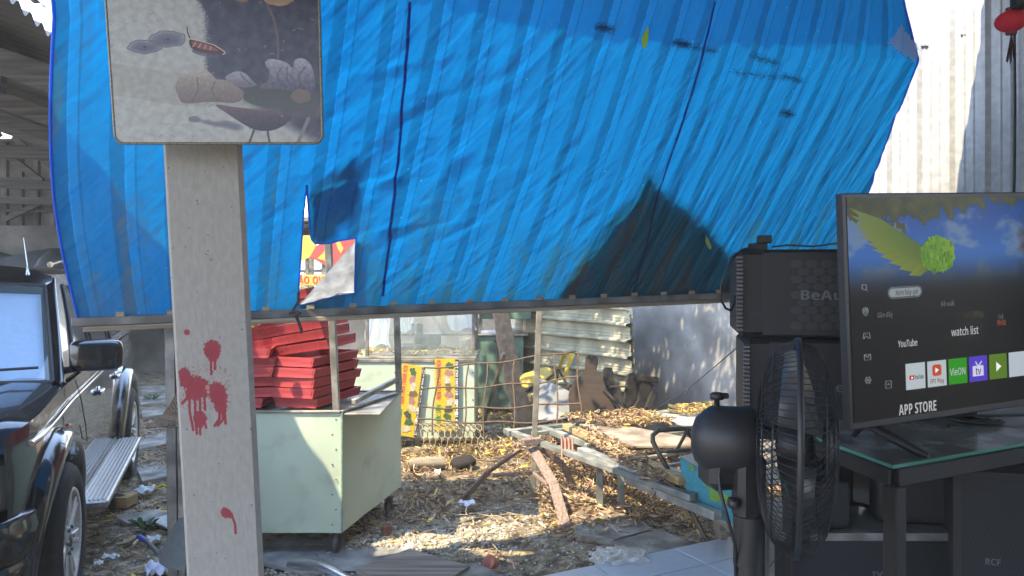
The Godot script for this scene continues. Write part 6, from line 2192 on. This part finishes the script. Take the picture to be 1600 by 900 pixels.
func screen_texture() -> ImageTexture:
	# photo columns 1320 to 1720, rows as on the panel: 800 x 600
	var w := 840
	var h := 480
	var im := Image.create(w, h, false, Image.FORMAT_RGB8)
	var n := FastNoiseLite.new()
	n.frequency = 0.01; n.fractal_octaves = 5; n.seed = 44
	for y in h:
		var v := (y + 0.5) / h
		for x in w:
			var u := (x + 0.5) / w
			var sky := Color(0.08, 0.20, 0.42).lerp(Color(0.20, 0.40, 0.66), clampf(v * 2.4, 0, 1))
			sky = sky.lerp(Color(0.42, 0.47, 0.53), clampf(n.get_noise_2d(x * 0.8, y * 1.3) * 1.6, 0, 0.6))
			# leaves along the top and a brown trunk on the right
			var fo := n.get_noise_2d(x * 2.2 + 200, y * 2.2)
			if v < 0.07 + 0.10 * fo + 0.05 * sin(u * 9.0): sky = Color(0.16, 0.19, 0.13).lerp(Color(0.24, 0.25, 0.15), fo + 0.5)
			sky = sky.lerp(Color(0.22, 0.16, 0.14), smoothstep(0.58, 0.72, u + 0.06 * fo + 0.06 * sin(v * 7.0)))
			# lower half fades to the menu's black by design
			var t := smoothstep(0.24, 0.46, v)
			im.set_pixel(x, y, sky.lerp(Color(0.075, 0.085, 0.095), t))
	var fill := func(pts: Array, c: Color, c2: Color) -> void:
		var p := PackedVector2Array()
		for q in pts: p.append(Vector2(q[0], q[1]))
		var lo := p[0]
		var hi := p[0]
		for q in p: lo = lo.min(q); hi = hi.max(q)
		for y in range(maxi(0, int(lo.y)), mini(h, int(hi.y) + 1)):
			for x in range(maxi(0, int(lo.x)), mini(w, int(hi.x) + 1)):
				if Geometry2D.is_point_in_polygon(Vector2(x, y), p): im.set_pixel(x, y, c.lerp(c2, (x - lo.x) / (hi.x - lo.x + 1)))
	# a plain green wing of feathers: no creature
	for k in 11:
		var t := k / 10.0
		var root := Vector2(190 + t * 30, 112 + t * 36)
		var tip := Vector2(6 + t * t * 150, 22 + t * 150)
		var d := (tip - root).normalized()
		var s := Vector2(-d.y, d.x) * 13.0
		fill.call([[root.x - s.x * 0.4, root.y - s.y * 0.4], [root.lerp(tip, 0.6).x - s.x, root.lerp(tip, 0.6).y - s.y], [tip.x, tip.y], [root.lerp(tip, 0.6).x + s.x, root.lerp(tip, 0.6).y + s.y], [root.x + s.x * 0.4, root.y + s.y * 0.4]], Color(0.36, 0.40, 0.20).lerp(Color(0.42, 0.45, 0.18), t), Color(0.24, 0.33, 0.11))
	var body := []
	for k in 40: body.append([236 + cos(TAU * k / 40.0) * (46 + 2.5 * (k % 3)), 128 + sin(TAU * k / 40.0) * (38 + 2.5 * (k % 2))])
	fill.call(body, Color(0.25, 0.42, 0.10), Color(0.40, 0.52, 0.13))
	for k in 150:
		var a := R(0, TAU)
		var r := sqrt(R(0.02, 1.05))
		var c := Vector2(236 + cos(a) * 47 * r, 128 + sin(a) * 40 * r)
		var s := R(5, 11)
		var g := R(0.8, 1.25)
		fill.call([[c.x - s * 0.35, c.y - s * 0.5], [c.x + s * 0.35, c.y - s * 0.5], [c.x + s * 0.2, c.y + s * 0.4], [c.x, c.y + s], [c.x - s * 0.25, c.y + s * 0.4]], Color(0.24, 0.40, 0.10) * g, Color(0.36, 0.48, 0.13) * g)
	# picture behind the second heading
	for y in range(262, 330):
		for x in range(262, 362):
			var k := n.get_noise_2d(x * 6, y * 6) * 0.5 + 0.5
			im.set_pixel(x, y, im.get_pixel(x, y).lerp(Color(0.16, 0.2, 0.22) if y > 276 else Color(0.42, 0.38, 0.2), 0.5 * k * smoothstep(262, 340, x)))
	for b in [[138, 402, Color(0.62, 0.66, 0.68)], [197, 402, Color(0.62, 0.66, 0.68)], [256, 402, Color(0.14, 0.50, 0.10)], [315, 402, Color(0.27, 0.20, 0.66)], [374, 402, Color(0.30, 0.42, 0.13)], [433, 402, Color(0.62, 0.66, 0.70)], [492, 402, Color(0.1, 0.3, 0.5)], [551, 402, Color(0.6, 0.6, 0.6)], [610, 402, Color(0.45, 0.1, 0.1)], [669, 402, Color(0.1, 0.35, 0.5)]]:
		for y in range(366, 424):
			for x in range(b[0], b[0] + 53): im.set_pixel(x, y, b[2])
	var rect := func(x0: int, y0: int, x1: int, y1: int, c: Color) -> void:
		for y in range(y0, y1):
			for x in range(x0, x1): im.set_pixel(x, y, c)
	rect.call(148, 393, 161, 402, Color(0.62, 0.10, 0.09))
	fill.call([[153, 395], [153, 400], [158, 397.5]], Color.WHITE, Color.WHITE)
	for y in range(374, 400):
		for x in range(210, 236):
			if Vector2(maxf(absf(x - 223.0) - 6, 0), maxf(absf(y - 387.0) - 6, 0)).length() < 6.5: im.set_pixel(x, y, Color(0.66, 0.25, 0.14))
	fill.call([[219, 381], [219, 393], [229, 387]], Color(0.85, 0.85, 0.85), Color(0.85, 0.85, 0.85))
	rect.call(325, 388, 357, 412, Color(0.72, 0.72, 0.8))
	fill.call([[332, 378], [335, 377], [342, 388], [338, 388]], Color(0.72, 0.72, 0.8), Color(0.72, 0.72, 0.8))
	fill.call([[350, 377], [353, 379], [344, 388], [341, 387]], Color(0.72, 0.72, 0.8), Color(0.72, 0.72, 0.8))
	fill.call([[395, 384], [395, 406], [410, 395]], Color(0.85, 0.85, 0.85), Color(0.85, 0.85, 0.85))
	# pill button
	for y in range(194, 222):
		for x in range(96, 190):
			var q := Vector2(maxf(absf(x - 143.0) - 33, 0), y - 208.0).length()
			if q < 12.5: im.set_pixel(x, y, Color(0.47, 0.50, 0.52) if q < 9.6 or q > 11.4 else Color(0.16, 0.18, 0.2))
	# side icons, drawn in thin lines
	var ln := func(pts: Array) -> void:
		for i in pts.size() - 1:
			for k in 24:
				var q := Vector2(pts[i][0], pts[i][1]).lerp(Vector2(pts[i + 1][0], pts[i + 1][1]), k / 24.0)
				im.set_pixel(int(q.x), int(q.y), Color(0.5, 0.53, 0.55)); im.set_pixel(int(q.x) + 1, int(q.y), Color(0.42, 0.45, 0.47))
	var circ := func(cx: float, cy: float, r: float) -> Array:
		var a := []
		for k in 17: a.append([cx + cos(TAU * k / 16.0) * r, cy + sin(TAU * k / 16.0) * r])
		return a
	ln.call(circ.call(37, 192, 6)); ln.call([[41, 197], [46, 202]])
	ln.call(circ.call(38, 243, 7)); ln.call(circ.call(38, 243, 3)); ln.call([[31, 243], [35, 243]]); ln.call([[41, 243], [45, 243]]); ln.call([[38, 236], [38, 240]])
	rect.call(33, 251, 44, 254, Color(0.15, 0.4, 0.2))
	ln.call([[32, 290], [46, 290], [48, 302], [43, 302], [40, 297], [36, 297], [33, 302], [30, 302], [32, 290]]); ln.call([[35, 293], [38, 293]])
	ln.call([[31, 336], [47, 336], [47, 348], [31, 348], [31, 336]]); ln.call([[31, 336], [39, 343], [47, 336]])
	ln.call(circ.call(39, 392, 6)); ln.call(circ.call(39, 392, 2))
	for k in 6: ln.call([[39 + cos(k * 1.047) * 6, 392 + sin(k * 1.047) * 6], [39 + cos(k * 1.047) * 9, 392 + sin(k * 1.047) * 9]])
	ln.call([[84, 404], [84, 398], [98, 398], [98, 414], [84, 414], [84, 409]]); ln.call([[80, 406], [93, 406], [90, 403]])
	return ImageTexture.create_from_image(im)

func build_television() -> void:
	var lm := pt(1324, 488, 2.17)
	var rm := pt(1600, 467, 2.42)
	var x := (rm - lm).normalized()
	var y := (Vector3.UP - x * x.y).normalized()
	var z := x.cross(y)
	var b := Basis(x, y, z)
	var W := 1.23
	var H := 0.668
	var c := lm + x * (W / 2)
	var o := thing("television", "large dark flat screen showing a menu of app tiles, on the glass table", "television", Vector3(c.x, 1.15, c.z))
	var st := S()
	bx(st, c - z * 0.018, Vector3(W, H, 0.03), b, 0.003)
	bx(st, c - z * 0.05 - y * 0.08, Vector3(W * 0.6, H * 0.6, 0.05), b, 0.015)
	obj("casing", st, M("screen_casing", Color(0.018, 0.02, 0.024), 0.4), o)
	st = S()
	var hw := W / 2 - 0.012
	var hh := H / 2 - 0.012
	var e := c + z * -0.0015
	quad(st, e - x * hw + y * hh, e + x * hw + y * hh, e + x * hw - y * (hh - 0.008), e - x * hw - y * (hh - 0.008))
	var m := StandardMaterial3D.new()
	m.resource_name = "screen_picture"
	m.albedo_color = Color(0.01, 0.01, 0.011); m.roughness = 0.2; m.metallic_specular = 0.22
	m.emission_enabled = true; m.emission_texture = screen_texture(); m.emission = Color.BLACK
	m.emission_operator = BaseMaterial3D.EMISSION_OP_ADD
	m.emission_energy_multiplier = 0.46
	var s := obj("screen", st, m, o)
	# words on the screen
	var at := func(px: float, py: float) -> Transform3D:   # in the picture's 840 x 480
		return Transform3D(b, e + x * ((px / 840.0 - 0.5) * 2.0 * hw) + y * (hh - py / 480.0 * (2.0 * hh - 0.008)) + z * 0.0006)
	var k := 2.0 * hw / 840.0
	var wh := glow("screen_words", Color(0.80, 0.83, 0.85), 0.22)
	var dim := glow("screen_dim_words", Color(0.6, 0.62, 0.65), 0.07)
	var dk := glow("screen_dark_words", Color(0.1, 0.1, 0.11), 0.1)
	for t in [["Xem bây giờ", 148, 208, 11, 62, dk], ["Gần đây", 88, 254, 10, 40, dim], ["Đề xuất", 259, 240, 10, 38, dim], ["YouTube", 146, 320, 14, 52, wh], ["watch list", 306, 305, 17, 78, wh], ["YouTube", 174, 397, 9, 24, dk], ["FPT Play", 223, 411, 10, 38, glow("screen_orange_words", Color(0.6, 0.2, 0.05), 0.25)], ["VieON", 282, 395, 15, 44, wh], ["tv", 341, 399, 16, 16, glow("screen_violet_words", Color(0.2, 0.12, 0.5), 0.2)], ["Thể", 412, 280, 10, 16, dim], ["PHIM", 414, 294, 12, 24, glow("screen_orange_words", Color.BLACK, 0.2)]]:
		letters(t[0], t[3] * k, t[5], at.call(t[1], t[2]), s, "lettering", t[4] * k, "Droid Sans Regular", 0.0003)
	letters("APP STORE", 21 * k, wh, at.call(168, 466), s, "lettering", 102 * k, "Droid Sans", 0.0003)
	# feet
	for fx in [0.14, 1.08]:
		st = S()
		var f0 = lm + x * fx - y * (H / 2 - 0.01)
		var ft := Vector3(f0.x, 1.162, f0.z)
		tube(st, [f0 + Vector3(-0.06, 0.0, -0.03), f0.lerp(ft, 0.4) + Vector3(-0.02, -0.005, 0.0), Vector3(ft.x + 0.03, 1.166, ft.z + 0.10), Vector3(ft.x + 0.045, 1.16, ft.z + 0.13)], [0.012, 0.016, 0.012, 0.008], 8)
		tube(st, [f0 + Vector3(-0.05, 0.0, -0.03), Vector3(ft.x - 0.04, 1.162, ft.z - 0.14)], [0.013, 0.009], 8)
		obj("foot", st, M("fan_black", Color.BLACK, 0.4), o)

# ---------- litter and leaves ----------
func slab(pts: Array, h: float, th: float, m: Material, n: String, label: String, cat: String) -> void:
	var st := S()
	var q := []
	for p in pts: q.append(gd(p[0], p[1], h))
	var out := []
	for p in q: out.append(Vector2(p.x, -p.z))
	prism(st, out, th, Transform3D(Basis(Vector3.RIGHT, Vector3.FORWARD, Vector3.UP), Vector3(0, h, 0)))
	solo(n, st, m, label, cat)

func build_litter() -> void:
	var conc := M("broken_concrete", Color(0.36, 0.33, 0.27), 0.9, 0.0, "stain", 1.4, 0.6)
	slab([[556, 888], [640, 857], [734, 884], [700, 905], [600, 910]], 0.045, 0.03, M("pinkish_plank", Color(0.45, 0.37, 0.30), 0.85, 0.0, "wood", 0.8), "plank", "pale plank lying in front of the green cart's castor, partly sunlit", "plank")
	slab([[380, 872], [430, 840], [560, 838], [660, 852], [560, 892], [470, 892]], 0.025, 0.02, M("grey_hardboard", Color.WHITE, 0.9), "hardboard_sheet", "grey hardboard sheet lying under the near cart's castor", "board")
	slab([[640, 905], [700, 878], [745, 880], [800, 905]], 0.03, 0.05, conc, "broken_slab", "broken grey slab at the bottom of the frame left of the red cup", "slab")
	slab([[928, 806], [1005, 816], [1020, 826], [960, 842], [900, 836], [895, 822]], 0.03, 0.05, conc, "broken_slab", "broken pale slab in the sunlit strip, nearest the rusty stand's foot", "slab")
	slab([[960, 846], [1030, 826], [1085, 850], [1062, 860], [1010, 872]], 0.035, 0.05, conc, "broken_slab", "broken shaded slab beside the edge of the tiled floor", "slab")
	slab([[895, 800], [955, 796], [985, 806], [930, 815]], 0.045, 0.02, M("tan_plywood", Color.WHITE, 0.8), "flat_board", "small tan board behind the sunlit slab", "board")
	for k in [[[[198, 690], [262, 676], [272, 690], [215, 702]], "cracked flagstone beside the car's rear wheel, nearer one"], [[[180, 806], [270, 792], [280, 806], [200, 818]], "flat grey stone slab in the lane, beside the step board"], [[[212, 728], [250, 722], [272, 742], [222, 752]], "cracked flagstone in the lane level with the rear tyre"], [[[222, 640], [262, 636], [266, 646], [222, 652]], "pale flagstone in the lane behind the woven mat"], [[[218, 620], [262, 617], [264, 628], [220, 632]], "pale flagstone in the lane, second behind the woven mat"], [[[220, 604], [260, 602], [262, 611], [220, 614]], "pale flagstone in the lane, farthest behind the woven mat"]]:
		slab(k[0], 0.035, 0.05, M("lane_stone", Color(0.40, 0.38, 0.34), 0.9, 0.0, "stain", 1.2, 0.5), "flagstone", k[1], "flagstone")
	# white and grey scraps
	for k in [[226, 768, 26, 12, 0.1, Color(0.55, 0.58, 0.62), "square grey paper scrap lying in the lane below the rear tyre"], [172, 874, 24, 6, -0.1, Color(0.6, 0.65, 0.66), "pale blue plastic shard beside the front tyre"], [244, 892, 30, 18, 0.5, Color(0.62, 0.64, 0.78), "crumpled white paper at the bottom by the dustpan"], [155, 884, 12, 6, 0.2, Color(0.75, 0.75, 0.75), "small white scrap close to the front tyre"], [240, 846, 20, 8, 0.3, Color(0.6, 0.63, 0.65), "white shard in the lane beside the blue handle"], [729, 790, 26, 9, 0.06, Color(0.62, 0.60, 0.66), "small white carton lying among leaves in front of the stand"], [684, 740, 9, 7, 0.2, Color(0.75, 0.72, 0.64), "white scrap on the leaves right of the green cart"]]:
		var st := S()
		var c := gd(k[0], k[1], 0.035)
		var s: float = -c.z / F
		var f := func(u: float, v: float) -> Vector3:
			return c + Vector3((u - 0.5) * k[2] * s, 0.02 + 0.025 * sin(u * 9.0 + k[0]) * sin(v * 7.0) * (k[3] / 12.0), (v - 0.5) * k[3] * s * 2.6).rotated(Vector3.UP, k[4])
		grid(st, 8, 8, f)
		solo("paper_scrap", st, cloth_mat("paper%d" % k[0], k[5], Color(0.5, 0.5, 0.5)), k[6], "paper scrap")
	var tile_m := M("white_tile_shard", Color(0.66, 0.68, 0.68), 0.4, 0.0, "fine", 2.0)
	slab([[233, 812], [285, 797], [290, 812], [262, 824]], 0.05, 0.012, tile_m, "tile_shard", "white tile fragment lying beside the pole above the dustpan", "tile fragment")
	var st := S()
	tube(st, [gd(252, 796, 0.06), gd(274, 793, 0.07), gd(288, 797, 0.05)], [0.006, 0.013, 0.004], 8)
	solo("yellow_peel", st, M("yellow_plastic", Color.WHITE, 0.5), "yellow peel above the white tile fragment beside the pole", "peel")
	st = S()
	tube(st, [gd(238, 764, 0.05), gd(254, 758, 0.06), gd(268, 764, 0.05)], [0.004, 0.013, 0.004], 8)
	solo("yellow_peel", st, M("yellow_plastic", Color.WHITE, 0.5), "yellow peel in the lane right of the grey paper square", "peel")
	# wood chunk with a hole
	var wc := thing("timber_offcut", "tan sawn timber offcut lying in the lane below the step board", "offcut", gd(188, 785))
	st = S()
	var w0 := gd(170, 788, 0.05)
	beam(st, w0, gd(190, 780, 0.06), 0.09, 0.08)
	obj("block", st, M("dark_wood", Color.BLACK, 0.8), wc)
	st = S()
	beam(st, gd(188, 786, 0.06), gd(206, 776, 0.06), 0.09, 0.07)
	obj("sawn_end", st, M("yellow_timber", Color.WHITE, 0.7), wc)
	# dustpan
	var dp := thing("dustpan", "dark grey plastic dustpan with a blue tipped handle, leaning by the pole's foot", "dustpan", gd(276, 890))
	st = S()
	var pf := []
	for p in [[250, 868], [262, 822], [268, 811], [276, 809], [300, 812], [302, 888], [270, 886], [256, 880]]:
		pf.append(Vector2((p[0] - 276), -(p[1] - 850)) * 3.75 / F)
	prism(st, pf, 0.02, Transform3D(Basis.from_euler(Vector3(-0.5, -0.2, 0)), pt(276, 850, 3.75)))
	obj("pan", st, M("grey_plastic", Color(0.13, 0.15, 0.15), 0.45), dp)
	st = S()
	tube(st, [pt(252, 868, 3.8), pt(229, 846, 4.0)], 0.012, 9)
	obj("handle", st, M("grey_plastic", Color.WHITE, 0.4), dp)
	st = S()
	tube(st, [pt(229, 846, 4.0), pt(217, 838, 4.08)], 0.014, 9)
	obj("blue_grip", st, M("blue_plastic", Color(0.04, 0.07, 0.4), 0.4), dp)
	st = S()
	tube(st, [gd(214, 838, 0.04), gd(198, 848, 0.04), gd(182, 852, 0.05)], [0.012, 0.013, 0.009], 7)
	solo("stick", st, M("dry_twig", Color(0.33, 0.25, 0.12), 0.9), "brown stick lying in the lane left of the blue handle", "stick")
	# woven mat held at the post
	st = S()
	for r in 2:
		for k in 16:
			var p := []
			for i in 9:
				var u := i / 8.0
				var v := k / 15.0
				if r == 1: var tmp := u; u = v; v = tmp
				var a := pt(228, 668, 3.6).lerp(pt(278, 612, 3.55), u)
				var bb := pt(264, 664, 3.45).lerp(pt(292, 648, 3.45), u)
				p.append(a.lerp(bb, v) + Vector3(0, -0.03 * sin(PI * u) + 0.0025 * (1 if (i + k + r) % 2 else -1), 0))
			tube(st, p, 0.0042, 4, false)
	solo("woven_mat", st, M("woven_cane", Color(0.2, 0.15, 0.10), 0.8, 0.0, "wood", 3.0), "curled woven cane mat sticking out beside the left post", "mat")
	# clear bag near the tiles
	st = S()
	var bc := gd(968, 872, 0.06)
	var bg := func(u: float, v: float) -> Vector3:
		var a := u * TAU
		var b := v * PI
		var r := 1.0 + 0.18 * sin(a * 5.0 + v * 11.0) * sin(b) + 0.1 * sin(a * 11.0 - v * 23.0) * sin(b)
		return bc + Vector3(cos(a) * sin(b) * 0.15 * r, 0.055 * cos(b) * r, sin(a) * sin(b) * 0.1 * r)
	grid(st, 48, 28, bg)
	solo("clear_bag", st, pane("clear_bag", Color(0.85, 0.84, 0.8), 0.3, 0.14), "crumpled clear plastic bag beside the tiled floor's edge", "plastic bag")
	# pinkish cup
	st = S()
	var cu := gd(772, 880, 0.03)
	lathe(st, [Vector2(0, 0), Vector2(0.03, 0.0), Vector2(0.036, 0.055), Vector2(0.038, 0.057), Vector2(0.034, 0.055), Vector2(0.03, 0.01), Vector2(0, 0.012)], 24, Transform3D(Basis.from_euler(Vector3(0.9, 0.4, 0.9)), cu))
	solo("plastic_cup", st, cloth_mat("pink_cup", Color(0.55, 0.3, 0.24), Color(0.8, 0.5, 0.4)), "crushed pinkish cup lying in front of the gravel", "cup")
	# small brick by the castor
	var br := thing("brick_piece", "small reddish brick piece on the ground behind the near castor", "brick", gd(605, 838))
	st = S()
	bx(st, gd(605, 836, 0.03) + Vector3(0, 0.03, 0), Vector3(0.055, 0.07, 0.06), Basis(Vector3.UP, 0.3), 0.006)
	obj("body", st, M("brick_red", Color(0.4, 0.18, 0.12), 0.85, 0.0, "rust", 3.0, 0.5), br)
	st = S()
	bx(st, gd(605, 842, 0.0) + Vector3(0, 0.012, 0), Vector3(0.06, 0.03, 0.07), Basis(Vector3.UP, 0.2), 0.004)
	obj("chipped_base", st, M("green_edge", Color.WHITE, 0.5), br)
	# bent metal trim by the castor
	st = S()
	var tr := func(u: float, v: float) -> Vector3:
		var a := gd(448, 872, 0.07).lerp(gd(566, 905, 0.05), u) + Vector3(0.0, 0.03 * sin(PI * minf(u * 1.2, 1.0)), 0)
		return a + Vector3(0.01, 0.0, 0.045 * v) + Vector3(0, -0.03 * pow(v, 2), 0)
	grid(st, 24, 5, tr)
	solo("metal_trim", st, M("bare_aluminium", Color(0.6, 0.6, 0.6), 0.25, 0.9, "fine", 4.0), "bent shiny metal strip lying at the foot of the pole", "metal strip")
	# log piece under the leaves
	st = S()
	tube(st, [gd(640, 726, 0.05), gd(660, 724, 0.06), gd(694, 722, 0.06)], [0.05, 0.055, 0.05], 9)
	solo("grey_log", st, M("weathered_wood", Color.WHITE, 0.8), "short weathered grey log half buried in leaves behind the near cart", "log")
	st = S()
	lump(st, Transform3D(Basis.from_euler(Vector3(0.2, 0.5, 0.1)), gd(724, 728, 0.03) + Vector3(0, 0.03, 0)), Vector3(0.11, 0.045, 0.08), 0.75)
	solo("dark_stump", st, M("dark_wood", Color.BLACK, 0.8), "dark rotten stump among the leaves right of the grey log", "stump")
	# weed sprouts in the lane
	for k in [[228, 832, "small green weed sprouting in the lane beside the blue handle"], [238, 628, "small green weed growing between the pale flagstones"]]:
		st = S()
		var c := gd(k[0], k[1])
		for i in 18:
			var a := R(0, TAU)
			var r := R(0.03, 0.10)
			var p := c + Vector3(cos(a) * r, R(0.03, 0.09), sin(a) * r)
			var s := Vector3(-sin(a), 0.2, cos(a)) * 0.016
			tri(st, c + Vector3(cos(a) * 0.01, 0.02, sin(a) * 0.01), p + s, p + Vector3(cos(a), 0.1, sin(a)) * 0.03)
			tri(st, c + Vector3(cos(a) * 0.01, 0.02, sin(a) * 0.01), p + Vector3(cos(a), 0.1, sin(a)) * 0.03, p - s)
		solo("weed", st, M("weed_green", Color(0.07, 0.15, 0.05), 0.7), k[2], "weed")

	# gravel
	st = S()
	st.set_smooth_group(-1)
	var nz := FastNoiseLite.new()
	nz.seed = 4
	var gf := func(u: float, v: float) -> Vector3:
		var a := u * TAU
		var b := (v - 0.5) * PI
		var r := 1.0 + 0.22 * sin(a * 2.0 + 1.0) * cos(b) + 0.15 * cos(a * 3.0)
		return Vector3(cos(a) * cos(b) * r, sin(b) * 0.7, sin(a) * cos(b) * r * 0.8)
	for j in 4:
		for i in 7:
			quad(st, gf.call(i / 7.0, j / 4.0), gf.call((i + 1) / 7.0, j / 4.0), gf.call((i + 1) / 7.0, (j + 1) / 4.0), gf.call(i / 7.0, (j + 1) / 4.0))
	st.generate_normals()
	var gm := st.commit()
	var gmat := StandardMaterial3D.new()
	gmat.resource_name = "gravel"; gmat.vertex_color_use_as_albedo = true; gmat.roughness = 0.9
	gm.surface_set_material(0, gmat)
	var xfs := []
	var cols := []
	var tone := func() -> Color:
		var g := R(0.2, 0.46)
		return Color(g, g * R(0.86, 0.95), g * R(0.66, 0.85))
	var stone := func(x: float, z: float, s: float) -> void:
		xfs.append(Transform3D(Basis.from_euler(Vector3(R(-0.5, 0.5), R(0, TAU), R(-0.5, 0.5))).scaled(Vector3(s, s * R(0.6, 1.0), s)), Vector3(x, gh(x, z) + s * 0.25, z)))
		cols.append(tone.call())
	for i in 1700:      # the heap in the sunlit strip
		var x := rng.randfn(-0.50, 0.32)
		stone.call(x, -4.78 - (x + 0.5) * 0.45 + rng.randfn(0, 0.13), R(0.004, 0.015) if i % 14 else R(0.016, 0.028))
	for i in 2600:      # at the pole's foot
		stone.call(rng.randfn(-1.1, 0.3), rng.randfn(-4.02, 0.14), R(0.005, 0.016))
	for i in 4200:      # the lane beside the car
		var z := R(-9.0, -3.5)
		stone.call(lerpf(-1.85, -4.1, (-3.5 - z) / 5.5) + rng.randfn(0, 0.32), z, R(0.003, 0.011) if i % 40 else R(0.012, 0.032))
	for i in 3400:
		stone.call(R(-1.0, 2.0), R(-5.6, -4.2), R(0.003, 0.012))
	many("gravel", gm, xfs, cols, self, "loose grey gravel and rubble strewn over the yard")

	# dead leaves
	xfs = []
	cols = []
	var meshes := leaf_mesh("dead_leaves", 0.9)
	var pal := [Color(0.28, 0.19, 0.11), Color(0.38, 0.27, 0.15), Color(0.22, 0.14, 0.085), Color(0.44, 0.33, 0.2), Color(0.33, 0.22, 0.16), Color(0.50, 0.38, 0.13), Color(0.55, 0.42, 0.08), Color(0.18, 0.12, 0.08), Color(0.41, 0.31, 0.23)]
	var patchy := FastNoiseLite.new()
	patchy.seed = 77; patchy.frequency = 0.8
	var drop := func(p: Vector3, s: float, yellow := 0.1, flat := 0.5) -> void:
		var b := Basis.from_euler(Vector3(rng.randfn(0, flat), R(0, TAU), rng.randfn(0, flat)))
		xfs.append(Transform3D(b.scaled(Vector3.ONE) * Basis.from_scale(Vector3(s * R(0.6, 1.2), s * R(0.7, 1.5), s)), p))
		var c: Color = pal[rng.randi_range(5, 6)] if R(0, 1) < yellow else pal[[0, 1, 2, 3, 4, 7, 8][rng.randi_range(0, 6)]]
		cols.append(c * R(0.85, 1.6))
	var n := 0
	while n < 21000:
		var x := R(-1.3, 2.2)
		var z := R(-10.5, -4.75)
		var edge := -5.3 - x * 0.42           # leaves thin out towards the sunlit strip
		var w := smoothstep(edge + 0.15, edge - 0.5, z) * (0.42 + 1.2 * patchy.get_noise_2d(x, z))
		if x > 0.2: w = maxf(w, 0.75 * smoothstep(-4.95 - (x - 0.9) * 0.5, -5.3 - (x - 0.9) * 0.5, z))
		if R(0, 1) > w: continue
		n += 1
		drop.call(Vector3(x, gh(x, z) + 0.008 + R(0, 0.045), z), R(0.025, 0.075) if R(0, 1) < 0.8 else R(0.08, 0.12), 0.05 if z > -6.6 or x > 0.0 else 0.3)
	for i in 380:
		var x := R(-1.2, 2.0)
		var z := R(-5.3, -4.3)
		drop.call(Vector3(x, gh(x, z) + 0.012, z), R(0.03, 0.08), 0.2, 0.3)
	for i in 700:
		var z := R(-9.0, -3.6)
		var x := lerpf(-1.8, -4.1, (-3.6 - z) / 5.4) + rng.randfn(0, 0.3)
		drop.call(Vector3(x, gh(x, z) + 0.012, z), R(0.03, 0.1), 0.16, 0.3)
	var stem := S()
	tube(stem, [Vector3(-0.5, 0, 0), Vector3(-0.15, 0.05, 0.06), Vector3(0.2, 0.02, -0.04), Vector3(0.5, 0.06, 0.03)], [0.018, 0.02, 0.014, 0.008], 4, false)
	stem.generate_normals()
	var stem_mesh := stem.commit()
	stem_mesh.surface_set_material(0, gmat)
	var sx := []
	var sc := []
	for i in 900:
		var x := R(-1.3, 2.1)
		var z := R(-9.0, -4.6)
		var s := R(0.06, 0.24)
		sx.append(Transform3D(Basis.from_euler(Vector3(R(-0.3, 0.3), R(0, TAU), R(-0.15, 0.15))).scaled(Vector3.ONE * s), Vector3(x, gh(x, z) + 0.03, z)))
		var g := R(0.15, 0.4)
		sc.append(Color(g, g * 0.78, g * 0.55))
	many("dry_stems", stem_mesh, sx, sc, self, "dry stems and twigs scattered through the dead leaves")
	many("leaf_litter", meshes, xfs, cols, self, "carpet of curled dead leaves over the yard floor")
	xfs.clear()
	cols.clear()
	var place := func(quadp: Array, h: float, count: int, yel: float) -> void:
		for i in count:
			var u := R(0, 1)
			var v := R(0, 1)
			var a := Vector2(quadp[0][0], quadp[0][1]).lerp(Vector2(quadp[1][0], quadp[1][1]), u)
			var b := Vector2(quadp[3][0], quadp[3][1]).lerp(Vector2(quadp[2][0], quadp[2][1]), u)
			var q := a.lerp(b, v)
			drop.call(gd(q.x, q.y, h) + Vector3(0, R(0, 0.05), 0), R(0.035, 0.08), yel, 0.4)
	place.call([[870, 655], [1000, 645], [1060, 664], [960, 668]], 0.46, 900, 0.2)
	place.call([[890, 672], [930, 674], [1052, 752], [1012, 756]], 0.43, 520, 0.02)
	place.call([[1042, 642], [1118, 636], [1118, 646], [1066, 648]], 0.49, 260, 0.6)
	place.call([[960, 760], [1050, 780], [1100, 830], [1000, 800]], 0.03, 500, 0.15)
	many("platform_leaves", meshes, xfs, cols, self, "dead leaves heaped on the collapsed platform and its boards")
	xfs.clear()
	cols.clear()
	for i in 420:
		drop.call(Vector3(pt(R(560, 738), 560, 7.4).x, 0.88 + R(0, 0.03), R(-8.0, -7.43)), R(0.05, 0.1), 0.75 if R(0, 1) < 0.5 else 0.15, 0.35)
	many("counter_leaves", meshes, xfs, cols, self, "yellow and brown leaves lying on the glass cart's counter")
